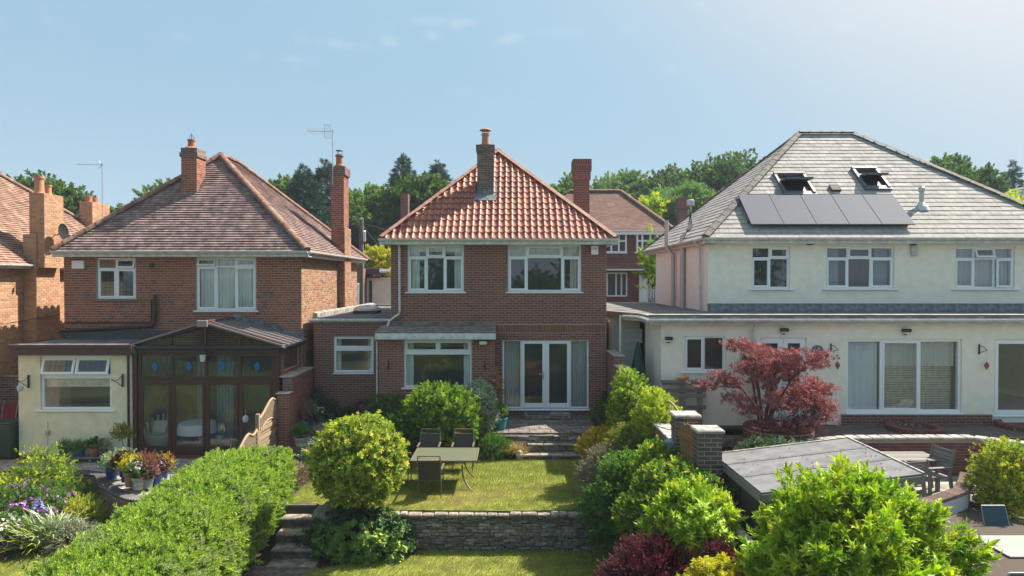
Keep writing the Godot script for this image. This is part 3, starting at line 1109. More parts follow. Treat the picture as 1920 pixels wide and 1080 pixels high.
func meshes():
	# brick: a unit block with its outer edges taken off
	var b = MB.new()
	b.obb(Vector3.ZERO, Vector3(.5, 0, 0), Vector3(0, .5, 0), Vector3(0, 0, .5))
	S.brick = b.mesh()
	# pantile: a flat pan and a roll, the lower end lifted
	var t = MB.new()
	var prof = []
	for k in 11:
		var x = .205 * k / 10.0
		var h = .0
		if x > .1: h = sin((x - .1) / .105 * PI) * .042
		else: h = -sin(x / .1 * PI) * .008
		prof.push_back(Vector2(x, h))
	var lo = .045
	for k in 10:
		var a: Vector2 = prof[k]
		var c: Vector2 = prof[k + 1]
		t.quad(Vector3(a.x, a.y + lo, 0), Vector3(c.x, c.y + lo, 0), Vector3(c.x, c.y + .01, -.38), Vector3(a.x, a.y + .01, -.38))
		t.quad(Vector3(a.x, a.y + lo - .02, 0), Vector3(c.x, c.y + lo - .02, 0), Vector3(c.x, c.y + lo, 0), Vector3(a.x, a.y + lo, 0))
	S.pantile = t
	S.plain = flat_tile(.163, .17, .052, .03)
	S.slate = flat_tile(.328, .34, .026, .009)
	S.far_tile = flat_tile(.6, .3, .06, .03)
	# leaf sprays
	S.privet = sprig(14, .05, .022, .1, 1.0, false, 2)
	S.laurel = sprig(11, .12, .036, .16, .8, true, 3)
	S.round = sprig(9, .06, .034, .07, 1.05, true, 4)
	S.box = sprig(12, .045, .026, .08, 1.1, false, 5)
	S.ivy = sprig(5, .1, .085, .04, 1.25, true, 6, .3)
	S.heath = sprig(12, .05, .012, .12, .6, false, 7)
	S.acer = sprig(11, .085, .022, .03, 1.35, false, 8, .25)
	S.broad = sprig(18, .27, .17, .5, 1.25, false, 9)
	S.needle = sprig(16, .5, .1, .4, 1.1, false, 10, .2)
	S.blade = sprig(9, .5, .022, .02, .45, true, 11)
	S.tuft = sprig(8, .05, .006, .003, .75, false, 12)
	S.flower = sprig(7, .028, .022, .005, 1.3, false, 13)
	S.willow = sprig(16, .4, .09, .4, 1.0, false, 14, .5)


func flat_tile(w, long, lo, thick):
	var t = MB.new()
	var g = .002
	var a = Vector3(g, lo, 0)
	var b = Vector3(w - g, lo, 0)
	var c = Vector3(w - g, .004, -long)
	var d = Vector3(g, .004, -long)
	var dn = Vector3(0, -thick, 0)
	t.quad(a, b, c, d)
	t.quad(a + dn, b + dn, b, a)
	t.quad(d, d + dn, a + dn, a)
	t.quad(b, b + dn, c + dn, c)
	return t


# ---------- ground ----------
func height(x, d):
	if d > 33: return lerpf(-.35, 2.4, clampf((d - 33) / 15.0, 0, 1)) + maxf(0, d - 60) * .03
	if x < -6.45:
		return -1.16 if d > 17.9 else -1.98
	if x > 3.3:
		if d > 17.6: return -.1
		return -1.02 if d > 11.2 and x < 11 else -1.75
	if d > 19.0: return -.36
	return -.98 if d > 14.5 else -1.77


func terrain():
	var mb = MB.new()
	var xs = []
	var ds = []
	var x = -40.0
	while x <= 40: xs.push_back(x); x += .5
	var d = -2.0
	while d <= 34: ds.push_back(d); d += .5
	for k in [38, 42, 48, 60, 90, 140, 260]: ds.push_back(float(k))
	xs = [-400.0, -200.0, -100.0] + xs + [100.0, 200.0, 400.0]
	ds = [-300.0, -100.0, -40.0] + ds
	for i in xs.size() - 1:
		for j in ds.size() - 1:
			var q = []
			for w in [[i, j], [i + 1, j], [i + 1, j + 1], [i, j + 1]]: q.push_back(Vector3(xs[w[0]], height(xs[w[0]], ds[w[1]]), -ds[w[1]]))
			mb.quad(q[0], q[1], q[2], q[3])
	structure("ground", mb, M.soil)
	var far_ = MB.new()
	far_.slab([Vector2(-300, -200), Vector2(300, -200), Vector2(300, 6), Vector2(-300, 6)], -1.9, -1.72)
	structure("field", far_, M.meadow)


# a lawn: a sheet of turf and blades of grass over it
func lawn(outline, y, seed_, dry, step, blade_label):
	var mb = MB.new()
	mb.slab(outline, y - .08, y)
	structure("lawn", mb, M.turf)
	var poly = PackedVector2Array(outline)
	var lo: Vector2 = poly[0]
	var hi: Vector2 = poly[0]
	for p in poly:
		lo = lo.min(p)
		hi = hi.max(p)
	var nz = FastNoiseLite.new()
	nz.seed = seed_
	nz.frequency = .9
	nz.fractal_octaves = 4
	var xf = []
	var cols = []
	var px = lo.x
	while px < hi.x:
		var pd = lo.y
		while pd < hi.y:
			var q = Vector2(px + rng.randf_range(-.5, .5) * step, pd + rng.randf_range(-.5, .5) * step)
			if Geometry2D.is_point_in_polygon(q, poly):
				var t = nz.get_noise_2d(q.x, q.y) * .5 + nz.get_noise_2d(q.x * 4, q.y * 4) * .35
				for s in dry:
					var far: float = q.distance_to(Vector2(s[0], s[1])) / s[2]
					t += s[3] * exp(-far * far)
				var c = Color(.25, .315, .035).lerp(Color(.33, .36, .055), clampf(t * .7 + .45, 0, 1)).lerp(Color(.48, .37, .17), clampf(t - .25, 0, .9))
				var v = rng.randf_range(.75, 1.2)
				cols.push_back(Color(c.r * v, c.g * v, c.b * v))
				xf.push_back(Transform3D(turned(UP, .25, rng.randf_range(.6, 1.1)), Vector3(q.x, y, -q.y)))
			pd += step
		px += step
	var g = many(self, "grass", S.tuft, M.grass, xf, cols)
	g.set_meta("label", blade_label)
	g.set_meta("category", "grass")


func slabs(par_name, x0, x1, d0, d1, y, w, l, fam, thick = .05, jit = .006):
	var base = MB.new()
	base.box(x0, x1, y - .3, y - .02, d0, d1)
	var par = structure(par_name, base, M.step_dark)
	var dd = d0
	var r = 0
	while dd < d1 - .02:
		var xx = x0 - (w * .5 if r % 2 else 0.0)
		while xx < x1 - .02:
			var a = maxf(xx, x0) + .006
			var b = minf(xx + w, x1) - .006
			if b - a > .04:
				var mb = MB.new()
				var yy = y + rng.randf_range(-jit, jit)
				mb.soft(a, b, yy - thick, yy, dd + .006, minf(dd + l, d1) - .006, .008)
				part(par, "paving_slab", mb, fam.mats[rng.randi() % fam.mats.size()])
			xx += w
		dd += l
		r += 1
	return par


# ---------- the middle house ----------
func middle_house():
	var h = thing("brick_house", "middle brick house with bright red pantile roof and white french doors", "house", Vector3(-.4, -.35, -25))
	var f = facing(21.5)
	var xl = -3.813
	var xr = 2.973
	var w1 = [-3.292, -1.512, 3.63, 5.109]
	var w2 = [-0.134, 2.184, 3.63, 5.109]
	var fd = [-0.302, 2.419, -0.065, 2.119]
	var inner = [-3.611, -0.588, -.2, 1.9]
	var holes = [w1, w2, fd, inner]
	wall_body(h, "wall", f, xl, xr, -.36, 5.2, holes, .3, M.mortar_dark)
	var band = [-0.504, 2.973, 2.337, 2.589]
	bricks(h, f, xl, xr, -.36, 5.16, holes + [band, [xl, -0.554, -.4, 2.371]], M.brick_mid, {"singles": 210})
	var soldier = []
	var sx = band[0]
	while sx < band[1] - .03:
		soldier.push_back([sx + .006, minf(sx + .069, band[1]), band[2] + .006, band[3] - .006])
		sx += .075
	place_bricks(h, f, soldier, M.brick_bay, 50, .009)
	# other walls
	wall_body(h, "wall", facing_right(xr), 21.8, 29.5, -.36, 5.2, [], .3, M.mortar_dark)
	bricks(h, facing_right(xr), 21.5, 29.5, -.36, 5.16, [], M.brick_mid)
	wall_body(h, "wall", facing_left(xl), -29.5, -21.8, -.36, 5.2, [], .3, M.mortar_dark)
	bricks(h, facing_left(xl), -29.5, -21.5, -.36, 5.16, [], M.brick_mid)
	var bk = MB.new()
	bk.box(xl + .3, xr - .3, -.36, 5.2, 29.2, 29.5)
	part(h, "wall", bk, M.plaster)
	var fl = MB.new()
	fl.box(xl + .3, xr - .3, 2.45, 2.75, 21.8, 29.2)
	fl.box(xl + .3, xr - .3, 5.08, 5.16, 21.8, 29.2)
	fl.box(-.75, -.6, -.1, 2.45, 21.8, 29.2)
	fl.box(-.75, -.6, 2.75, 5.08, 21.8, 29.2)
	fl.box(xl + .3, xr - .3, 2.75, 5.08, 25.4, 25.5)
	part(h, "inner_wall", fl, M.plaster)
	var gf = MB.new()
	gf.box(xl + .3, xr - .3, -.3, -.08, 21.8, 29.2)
	part(h, "floor", gf, M.carpet)
	# openings
	window(h, f, [w1[0], -2.688, -2.133, w1[1]], [w1[2], 4.722, w1[3]], {"sash": {"0,0": 0.0, "2,0": 0.0, "1,1": 0.0}})
	window(h, f, [w2[0], 0.47, 1.579, w2[1]], [w2[2], 4.722, w2[3]], {"sash": {"0,0": 0.0, "2,0": 0.0, "1,1": 0.0}})
	var dw = window(h, f, [fd[0], 0.286, 1.067, 1.848, fd[1]], [fd[2], fd[3]], {"sash": {"1,0": 0.0, "2,0": 0.0}, "sw": .095, "fw": .05, "rail": .13, "called": "french_window", "leaf": "door", "over": .03, "sill_out": .09})
	var hd = MB.new()
	hd.soft(0.957, 0.999, .88, 1.12, 21.43, 21.46, .004)
	hd.soft(0.84, 0.991, 1.03, 1.055, 21.41, 21.44, .004)
	part(dw, "handle", hd, M.metal)
	# curtains behind the glass
	curtain("pale curtain at the left of the middle house's smaller upstairs window", f, w1[0] + .06, w1[0] + .36, w1[2], w1[3], -.2, M.net)
	curtain("pale curtain at the right of the middle house's smaller upstairs window", f, w1[1] - .32, w1[1] - .05, w1[2], w1[3], -.2, M.net)
	curtain("cream curtain at the right of the middle house's wider upstairs window", f, w2[1] - .34, w2[1] - .06, w2[2], w2[3], -.2, M.drape)
	curtain("cream roller blind across the top of the middle house's wider upstairs window", f, w2[0] + .04, w2[1] - .04, w2[3] - .36, w2[3] - .02, -.17, M.blind, .0, .3, "blind")
	curtain("white net blind across the top of the middle house's smaller upstairs window", f, w1[0] + .04, w1[1] - .04, w1[3] - .22, w1[3] - .02, -.17, M.net, .01, .07, "blind")
	curtain("pleated curtain beside the left of the white french doors", f, fd[0] + .05, fd[0] + .55, fd[2] + .03, fd[3], -.22, M.drape_grey, .07, .075)
	curtain("pleated curtain beside the right of the white french doors", f, fd[1] - .55, fd[1] - .05, fd[2] + .03, fd[3], -.22, M.drape_grey, .07, .075)

	# bay with its own lean-to roof
	var fb = facing(20.6)
	var bx0 = -4.007
	var bx1 = -0.531
	var bt = 2.246
	var bw = [-3.267, -1.223, 0.749, 2.197]
	wall_body(h, "bay_wall", fb, bx0, bx1, -.36, bt, [bw], .28, M.mortar_dark)
	bricks(h, fb, bx0, bx1, -.36, bt, [bw], M.brick_bay, {"singles": 40})
	wall_body(h, "bay_wall", facing_right(bx1), 20.88, 21.5, -.36, bt, [], .25, M.mortar_dark)
	bricks(h, facing_right(bx1), 20.6, 21.5, -.36, bt, [], M.brick_bay)
	wall_body(h, "bay_wall", facing_left(bx0), -21.5, -20.88, -.36, bt, [], .25, M.mortar_dark)
	bricks(h, facing_left(bx0), -21.5, -20.6, -.36, bt, [], M.brick_bay)
	window(h, fb, [bw[0], -2.237, bw[1]], [1.795, bw[3]], {"sash": {"0,0": 0.0, "1,0": 0.0}, "sill": false})
	window(h, fb, [bw[0], bw[1]], [bw[2], 1.795], {"fw": .055})
	curtain("pale curtain at the left of the middle house's big downstairs window", fb, bw[0] + .05, bw[0] + .27, bw[2], bw[3], -.2, M.net)
	curtain("pale curtain at the right of the middle house's big downstairs window", fb, bw[1] - .25, bw[1] - .05, bw[2], bw[3], -.2, M.net)
	var br = MB.new()
	br.prism([Vector2(bx0 - .1, bt + .14), Vector2(bx1 + .06, bt + .14), Vector2(bx1 + .06, bt + .2), Vector2(bx0 - .1, bt + .2)], 20.38, 20.5)
	var y0 = bt + .2
	var y1 = bt + .34
	br.quad(Vector3(bx0 - .1, y0, -20.38), Vector3(bx1 + .06, y0, -20.38), Vector3(bx1 + .02, y1, -21.5), Vector3(bx0 - .1, y1, -21.5))
	br.quad(Vector3(bx1 + .06, bt, -20.38), Vector3(bx1 + .02, bt, -21.5), Vector3(bx1 + .02, y1, -21.5), Vector3(bx1 + .06, y0, -20.38))
	part(h, "bay_roof", br, M.bay_roof)
	var bf = MB.new()
	bf.soft(bx0 - .08, bx1 + .05, bt - .02, bt + .16, 20.33, 20.37, .006)
	bf.box(bx0 - .05, bx1 + .03, bt - .01, bt + .0, 20.37, 20.6)
	part(h, "fascia", bf, M.gutter_white)
	var fl2 = MB.new()
	fl2.box(xl, bx1 + .02, y1 + .0, y1 + .1, 21.46, 21.495)
	part(h, "flashing", fl2, M.bay_roof)

	# roof
	var e = 5.28
	var A = Vector3(-4.055, e, -21.1)
	var B = Vector3(3.214, e, -21.1)
	var ap = Vector3(-.5, 8.62, -24.75)
	var rear = Vector3(-.5, 8.62, -26.2)
	var A2 = Vector3(A.x, e, -29.9)
	var B2 = Vector3(B.x, e, -29.9)
	slope(h, A, B, ap, ap, S.pantile, .205, .305, M.roof_red, {"singles": 300, "long": .38, "tilt": .014, "skew": .008, "jitter": .006, "called": "pantile"})
	slope(h, B, B2, ap, rear, S.pantile, .205, .305, M.roof_red, {"long": .38, "called": "pantile"})
	slope(h, A2, A, rear, ap, S.pantile, .205, .305, M.roof_red, {"long": .38, "called": "pantile"})
	var bs = MB.new()
	bs.tri(B2, A2, rear)
	part(h, "roof_slope", bs, M.roof_red.mats[0])
	ridge(h, A + Vector3(0, .05, 0), ap + Vector3(0, .07, 0), .13, .42, M.ridge_red, "hip_tile", true)
	ridge(h, B + Vector3(0, .05, 0), ap + Vector3(0, .07, 0), .13, .42, M.ridge_red, "hip_tile", true)
	ridge(h, ap + Vector3(0, .07, 0), rear + Vector3(0, .07, 0), .13, .42, M.ridge_red, "ridge_tile", true)
	gutter(h, Vector3(A.x - .05, e + .0, -21.12), Vector3(B.x + .05, e + .0, -21.12), Vector3.BACK, M.gutter_white, M.gutter_white, .2)
	gutter(h, Vector3(B.x - .02, e, -21.1), Vector3(B.x - .02, e, -29.9), Vector3.RIGHT, M.gutter_white, M.gutter_white, .2)
	gutter(h, Vector3(A.x + .02, e, -29.9), Vector3(A.x + .02, e, -21.1), Vector3.LEFT, M.gutter_white, M.gutter_white, .2)
	pipe(h, [Vector3(-3.511, e - .1, -21.1), Vector3(-3.528, e - .28, -21.38), Vector3(-3.528, 3.0, -21.42), Vector3(-3.528, 2.95, -21.42), Vector3(-3.846, 2.72, -21.42), Vector3(-3.93, 2.45, -21.3)], .038, M.gutter_white)
	pipe(h, [Vector3(-4.068, 2.398, -20.45), Vector3(-4.104, 2.214, -20.55), Vector3(-4.131, 2.122, -20.9), Vector3(-4.131, -.3, -20.9)], .038, M.gutter_white)
	# chimney in the front slope
	var cx0 = -1.155
	var cx1 = -0.613
	brick_stack(h, cx0, cx1, 6.4, 8.28, 22.75, 23.3, M.brick_old, M.mortar_grey, {"body": "chimney"})
	brick_stack(h, cx0 - .035, cx1 + .035, 8.28, 8.5, 22.72, 23.33, M.brick_old, M.mortar_grey, {"body": "chimney_cap"})
	var fa = MB.new()
	fa.obb(Vector3((cx0 + cx1) * .5, 6.72, -22.58), Vector3(.36, 0, 0), Vector3(0, .11, -.12), Vector3(0, .014, .013))
	fa.box(cx0 - .012, cx1 + .012, 6.72, 7.0, 22.725, 22.75)
	for s in [0, 1]:
		var xx = [cx0 - .05, cx1 + .05][s]
		fa.obb(Vector3(xx, 7.02, -22.98), Vector3(.06, 0, 0), Vector3(0, .28, -.3), Vector3(0, .014, .013))
	part(h, "lead_flashing", fa, M.lead_sheet)
	var pt = MB.new()
	var px = -0.889
	pt.lathe(Vector3(px, 8.5, -23.02), [[.0, .05], [.2, .05], [.16, .0], [.13, .02], [.12, .34], [.14, .36], [.14, .42], [.11, .42], [.1, .1]], 16)
	part(h, "chimney_pot", pt, M.pot_pale)
	var cw = MB.new()
	for k in 4: cw.bar(Vector3(px + cos(k * 1.57 + .4) * .11, 8.9, -23.02 + sin(k * 1.57 + .4) * .11), Vector3(px + cos(k * 1.57 + .4) * .11, 9.03, -23.02 + sin(k * 1.57 + .4) * .11), .02, .02)
	cw.lathe(Vector3(px, 9.02, -23.02), [[.0, .0], [.2, .0], [.19, .03], [.1, .07], [.0, .08]], 16)
	part(h, "cowl", cw, M.pot_pale)
	# alarm box
	var al = thing("alarm_box", "white burglar alarm box with red letters under the red tiled eave", "alarm", Vector3(2.604, 4.789, -21.45))
	var ab = MB.new()
	ab.soft(2.486, 2.704, 4.789, 5.075, 21.4, 21.492, .02)
	part(al, "case", ab, M.upvc)
	var tm = TextMesh.new()
	tm.text = "PB"
	tm.font = SystemFont.new()
	tm.font.font_names = PackedStringArray(["Droid Sans"])
	tm.font_size = 12
	tm.pixel_size = .009
	tm.depth = .004
	var tx = part(al, "lettering", tm, M.red_text)
	tx.position += Vector3(2.595, 4.983, -21.396)
	# wall lamp under the bay fascia
	var lm = thing("wall_light", "small square floodlight under the white fascia of the bay", "lamp", Vector3(-0.865, 2.062, -20.58))
	var lb = MB.new()
	lb.soft(-0.993, -0.737, 2.062, 2.19, 20.4, 20.52, .01)
	lb.box(-0.897, -0.833, 2.158, 2.254, 20.5, 20.6)
	part(lm, "case", lb, M.dark_metal)
	var lg = MB.new()
	lg.soft(-0.977, -0.753, 2.07, 2.166, 20.388, 20.4, .004)
	part(lm, "lens", lg, M.lamp_glass)
	for a in [[728, "cast iron wall hook left of the big downstairs window"], [909, "cast iron wall hook right of the big downstairs window"]]:
		var hk = thing("wall_hook", a[1], "hook", Vector3(-15.428 + a[0] * .01607, 1.348, -20.57))
		var hm = MB.new()
		var hx = -15.428 + a[0] * .01607
		hm.soft(hx - .014, hx + .014, 1.316, 1.573, 20.555, 20.598, .004)
		hm.tube([Vector3(hx, 1.348, -20.56), Vector3(hx, 1.316, -20.5), Vector3(hx, 1.381, -20.47)], .008, 6)
		part(hk, "bracket", hm, M.black)

	# flat roofed side building
	var s = thing("garage", "flat roofed brick side building with one white window between the houses", "garage", Vector3(-5, -.35, -26))
	var fs = facing(21.75)
	var gx0 = -6.321
	var gx1 = xl
	var gt = 2.675
	var gw = [-5.692, -4.418, 1.043, 2.199]
	wall_body(s, "wall", fs, gx0, gx1, -.36, gt, [gw], .25, M.mortar_dark)
	bricks(s, fs, gx0, gx1, -.36, gt, [gw], M.brick_mid, {"singles": 300})
	wall_body(s, "wall", facing_left(gx0), -31, -22, -.36, gt, [], .25, M.mortar_dark)
	bricks(s, facing_left(gx0), -31, -21.75, -.36, gt, [], M.brick_mid)
	var sb = MB.new()
	sb.box(gx0, gx1, -.36, gt, 30.8, 31)
	sb.box(gx0 + .25, gx1, -.3, -.1, 22, 30.8)
	part(s, "wall", sb, M.plaster)
	window(s, fs, [gw[0], gw[1]], [1.808, gw[3]], {"sill": false, "fw": .085})
	window(s, fs, [gw[0], gw[1]], [gw[2], 1.808], {"fw": .075, "over": .02})
	curtain("pale curtain at the left of the side building's window", fs, gw[0] + .07, gw[0] + .2, gw[2], gw[3], -.2, M.net)
	curtain("pale curtain at the right of the side building's window", fs, gw[1] - .2, gw[1] - .07, gw[2], gw[3], -.2, M.net)
	var sr = MB.new()
	sr.box(gx0 - .04, gx1, gt, gt + .14, 21.68, 31)
	part(s, "flat_roof", sr, M.felt)
	var su = MB.new()
	su.obb(Vector3(gx0 + .03, gt + .2, -26.4), Vector3(.07, -.02, 0), Vector3(.0, .075, 0), Vector3(0, 0, 4.6))
	su.box(gx0 + .1, gx1, gt + .14, gt + .2, 30.8, 31)
	part(s, "upstand", su, M.felt_pale)
	gutter(s, Vector3(gx0 - .1, gt + .08, -21.66), Vector3(gx1 + .02, gt + .08, -21.66), Vector3.BACK, M.gutter_white, M.gutter_white, .12)
	var sk = MB.new()
	sk.soft(-5.6, -4.75, gt + .14, gt + .24, 24.0, 24.8, .01)
	part(s, "skylight_kerb", sk, M.felt_dark)
	var sd = MB.new()
	sd.lathe(Vector3(-5.17, gt + .24, -24.4), [[.43, .0], [.4, .07], [.28, .16], [.0, .2]], 4, Vector3(1.2, 1, 1.15))
	part(s, "skylight_dome", sd, mat(lin(.5, .52, .52), .15))


# ---------- the left house ----------
func left_house():
	var h = thing("brick_house", "left brick house with weathered brown plain tile roof and tall chimney", "house", Vector3(-10.4, -1.1, -25))
	var f = facing(21.5)
	var xl = -14.109
	var xr = -6.635
	var w1 = [-13.085, -11.842, 3.395, 4.705]
	var w2 = [-9.961, -8.062, 3.043, 4.722]
	var back = [-11.59, -7.223, -1.0, 1.6]
	var kitchen = [-13.773, -12.178, -1.0, 1.2]
	var top = 4.84
	wall_body(h, "wall", f, xl, xr, -1.16, top, [w1, w2, back, kitchen], .3, M.mortar_warm)
	bricks(h, f, xl, xr, -1.16, top, [w1, w2, back, kitchen], M.brick_left, {"singles": 300, "wild": true})
	wall_body(h, "wall", facing_right(xr), 21.8, 29.2, -1.16, top, [], .3, M.mortar_warm)
	bricks(h, facing_right(xr), 21.5, 29.2, -1.16, top, [], M.brick_left_lit, {"wild": true})
	wall_body(h, "wall", facing_left(xl), -29.2, -21.8, -1.16, top, [], .3, M.mortar_warm)
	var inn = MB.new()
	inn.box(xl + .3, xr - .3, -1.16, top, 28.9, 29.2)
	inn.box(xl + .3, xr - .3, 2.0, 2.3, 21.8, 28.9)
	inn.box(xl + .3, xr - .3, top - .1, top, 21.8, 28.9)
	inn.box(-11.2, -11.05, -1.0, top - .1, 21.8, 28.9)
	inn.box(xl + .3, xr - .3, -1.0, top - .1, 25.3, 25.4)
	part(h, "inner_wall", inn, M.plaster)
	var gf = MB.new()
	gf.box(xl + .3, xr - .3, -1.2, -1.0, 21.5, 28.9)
	part(h, "floor", gf, M.carpet)
	window(h, f, [w1[0], -12.48, w1[1]], [w1[2], 4.353, w1[3]], {"sash": {"1,1": 14.0, "0,0": 0.0, "1,0": 0.0}, "lead": .13, "sill_mat": M.lead_sheet})
	window(h, f, [w2[0], -9.322, -8.718, w2[1]], [w2[2], 4.42, w2[3]], {"sash": {"0,1": 22.0, "0,0": 0.0, "2,0": 0.0, "2,1": 0.0}})
	curtain("striped pale curtain hanging across the left house's three light upstairs window", f, w2[0] + .06, w2[1] - .05, w2[2], w2[3], -.22, M.net, .07, .12)
	# bay projection at the side: chimney breast
	brick_stack(h, xr, -6.368, -1.16, 6.0, 26.0, 27.0, M.brick_left_lit, M.mortar_warm, {"body": "chimney_breast", "left": false})
	brick_stack(h, -6.876, -6.398, 4.9, 8.0, 26.0, 26.75, M.brick_left, M.mortar_warm, {"body": "chimney"})
	brick_stack(h, -6.927, -6.338, 8.0, 8.32, 25.95, 26.8, M.brick_old, M.mortar_grey, {"body": "chimney_cap"})
	var pt = MB.new()
	pt.lathe(Vector3(-6.649, 8.32, -26.35), [[.17, 0], [.17, .1], [.13, .13], [.13, .42], [.15, .43], [.15, .5], [.1, .5], [.1, .1]], 14)
	part(h, "chimney_pot", pt, M.pot)
	var cw = MB.new()
	for k in 3: cw.bar(Vector3(-6.649 + cos(k * 2.1) * .1, 8.8, -26.35 + sin(k * 2.1) * .1), Vector3(-6.649 + cos(k * 2.1) * .1, 8.98, -26.35 + sin(k * 2.1) * .1), .015, .015)
	cw.lathe(Vector3(-6.649, 8.97, -26.35), [[0, 0], [.14, 0], [.13, .02], [0, .04]], 14)
	cw.lathe(Vector3(-6.649, 8.74, -26.35), [[.13, 0], [.17, .02], [.13, .05]], 14)
	part(h, "cowl", cw, M.dark_metal)
	# roof
	var e = 4.9
	var A = Vector3(-14.177, e, -21.1)
	var B = Vector3(-6.346, e, -21.1)
	var ap = Vector3(-10.35, 8.38, -24.3)
	var rear = Vector3(-10.35, 8.38, -25.8)
	var A2 = Vector3(A.x, e, -29.6)
	var B2 = Vector3(B.x, e, -29.6)
	slope(h, A, B, ap, ap, S.plain, .165, .112, M.roof_old, {"singles": 300, "bond": true, "long": .17, "skew": .004, "tilt": .012, "jitter": .003})
	slope(h, B, B2, ap, rear, S.plain, .165, .112, M.roof_old, {"bond": true, "long": .17, "tilt": .012, "jitter": .003})
	slope(h, A2, A, rear, ap, S.plain, .33, .2, M.roof_old, {"bond": true, "long": .17})
	var bs = MB.new()
	bs.tri(B2, A2, rear)
	part(h, "roof_slope", bs, M.roof_old.mats[0])
	ridge(h, A + Vector3(0, .04, 0), ap + Vector3(0, .05, 0), .135, .36, M.ridge_old)
	ridge(h, B + Vector3(0, .04, 0), ap + Vector3(0, .05, 0), .135, .36, M.ridge_old)
	ridge(h, ap + Vector3(0, .05, 0), rear + Vector3(0, .05, 0), .135, .36, M.ridge_old, "ridge_tile")
	ridge(h, B2 + Vector3(0, .04, 0), rear + Vector3(0, .05, 0), .135, .36, M.ridge_old)
	# lower rear wing
	var wa = Vector3(-9.2, 6.9, -27.2)
	var wb = Vector3(-9.2, 6.9, -30.3)
	slope(h, Vector3(-6.3, 4.9, -29.55), Vector3(-6.3, 4.9, -30.6), wa, wb, S.plain, .165, .112, M.roof_old, {"bond": true, "long": .17})
	ridge(h, wa, wb, .13, .36, M.ridge_old, "ridge_tile")
	gutter(h, Vector3(A.x - .05, e, -21.12), Vector3(B.x + .05, e, -21.12), Vector3.BACK, M.gutter_old, M.gutter_old, .2)
	gutter(h, Vector3(B.x - .02, e, -21.1), Vector3(B.x - .02, e, -29.6), Vector3.RIGHT, M.gutter_old, M.gutter_old, .2)
	# chimney in the front slope
	var c0 = -11.074
	var c1 = -10.555
	brick_stack(h, c0, c1, 6.4, 8.12, 22.9, 23.55, M.brick_left, M.mortar_warm, {"body": "chimney"})
	brick_stack(h, c0 - .04, c1 + .04, 8.12, 8.27, 22.86, 23.6, M.brick_old, M.mortar_grey, {"body": "chimney_cap"})
	brick_stack(h, c0 - .01, c1 + .01, 8.27, 8.43, 22.9, 23.56, M.brick_old, M.mortar_grey, {"body": "chimney_cap"})
	var p2 = MB.new()
	var px = -10.875
	p2.lathe(Vector3(px, 8.42, -23.22), [[.27, 0], [.2, .07], [.12, .1], [.115, .28], [.13, .29], [.13, .34], [.1, .34], [.1, .1]], 14)
	part(h, "chimney_pot", p2, M.pot)
	var ws = MB.new()
	for k in 6:
		ws.tube([Vector3(px + cos(k * 1.047) * .115, 8.76, -23.22 + sin(k * 1.047) * .115), Vector3(px, 8.97, -23.22)], .006, 4)
	part(h, "wire_guard", ws, M.dark_metal)
	var fa = MB.new()
	fa.obb(Vector3((c0 + c1) * .5, 6.68, -22.78), Vector3(.36, 0, 0), Vector3(0, .1, -.09), Vector3(0, .012, .014))
	fa.obb(Vector3(c1 + .05, 7.2, -23.25), Vector3(.05, 0, 0), Vector3(0, .42, -.38), Vector3(0, .012, .014))
	part(h, "lead_flashing", fa, M.lead_sheet)
	# wall fittings
	var al = thing("alarm_box", "plain white alarm box on the left house below the gutter", "alarm", Vector3(-13.639, 4.336, -21.45))
	var ab = MB.new()
	ab.soft(-13.824, -13.438, 4.353, 4.613, 21.42, 21.49, .015)
	part(al, "case", ab, M.upvc)
	var vh = MB.new()
	vh.lathe(Vector3.ZERO, [[.0, 0], [.075, 0], [.085, .02], [.07, .025], [.065, .005], [0, .005]], 14)
	var vo = part(h, "vent", vh, M.black)
	vo.rotation.x = PI / 2
	vo.position += Vector3(-11.321, 4.454, -21.48)
	pipe(h, [Vector3(-11.202, 3.532, -21.4), Vector3(-11.202, 2.646, -21.4), Vector3(-11.252, 2.562, -21.4), Vector3(-12.288, 2.495, -21.4), Vector3(-14.094, 2.412, -21.4), Vector3(-14.211, 2.378, -21.4), Vector3(-14.027, 2.178, -21.4)], .05, M.black, "soil_pipe")
	pipe(h, [Vector3(-11.329, 3.381, -21.43), Vector3(-11.329, 2.695, -21.43), Vector3(-11.379, 2.661, -21.43), Vector3(-14.057, 2.661, -21.43)], .022, M.black, "waste_pipe")
	# rear extension with yellow walls
	var x0 = -14.086
	var x1 = -10.804
	var fe = facing(19.45)
	var et = 1.873
	var ew = [-13.463, -11.442, 0.292, 1.827]
	wall_body(h, "extension_wall", fe, x0, x1, -1.16, et, [ew], .25, M.butter)
	wall_body(h, "extension_wall", facing_left(x0), -21.5, -19.7, -1.16, et, [], .25, M.butter)
	var pl = MB.new()
	pl.box(x0 - .01, x1, -1.16, -1.0, 19.43, 19.5)
	part(h, "plinth", pl, M.brick_blue.mats[0])
	window(h, fe, [ew[0], -12.453, ew[1]], [1.25, ew[3]], {"sash": {"0,0": 17.0, "1,0": 17.0}, "lead": .16, "sill": false, "sw": .075})
	window(h, fe, [ew[0], ew[1]], [ew[2], 1.25], {"fw": .07, "over": .12})
	curtain("cream roller blind half down in the yellow extension's window", fe, ew[0] + .06, ew[1] - .06, 0.931, 1.219, -.15, M.blind, .004, .3, "blind")
	var er = MB.new()
	er.slab([Vector2(x0 - .1, 19.3), Vector2(x1 + .1, 19.3), Vector2(x1 + .1, 21.48), Vector2(x0 - .1, 21.48)], et + .05, et + .28)
	part(h, "flat_roof", er, M.felt)
	var ef = MB.new()
	ef.soft(x0 - .12, x1 + .06, et - .0, et + .2, 19.24, 19.28, .008)
	ef.soft(x0 - .15, x1 + .06, et + .2, et + .3, 19.21, 19.29, .008)
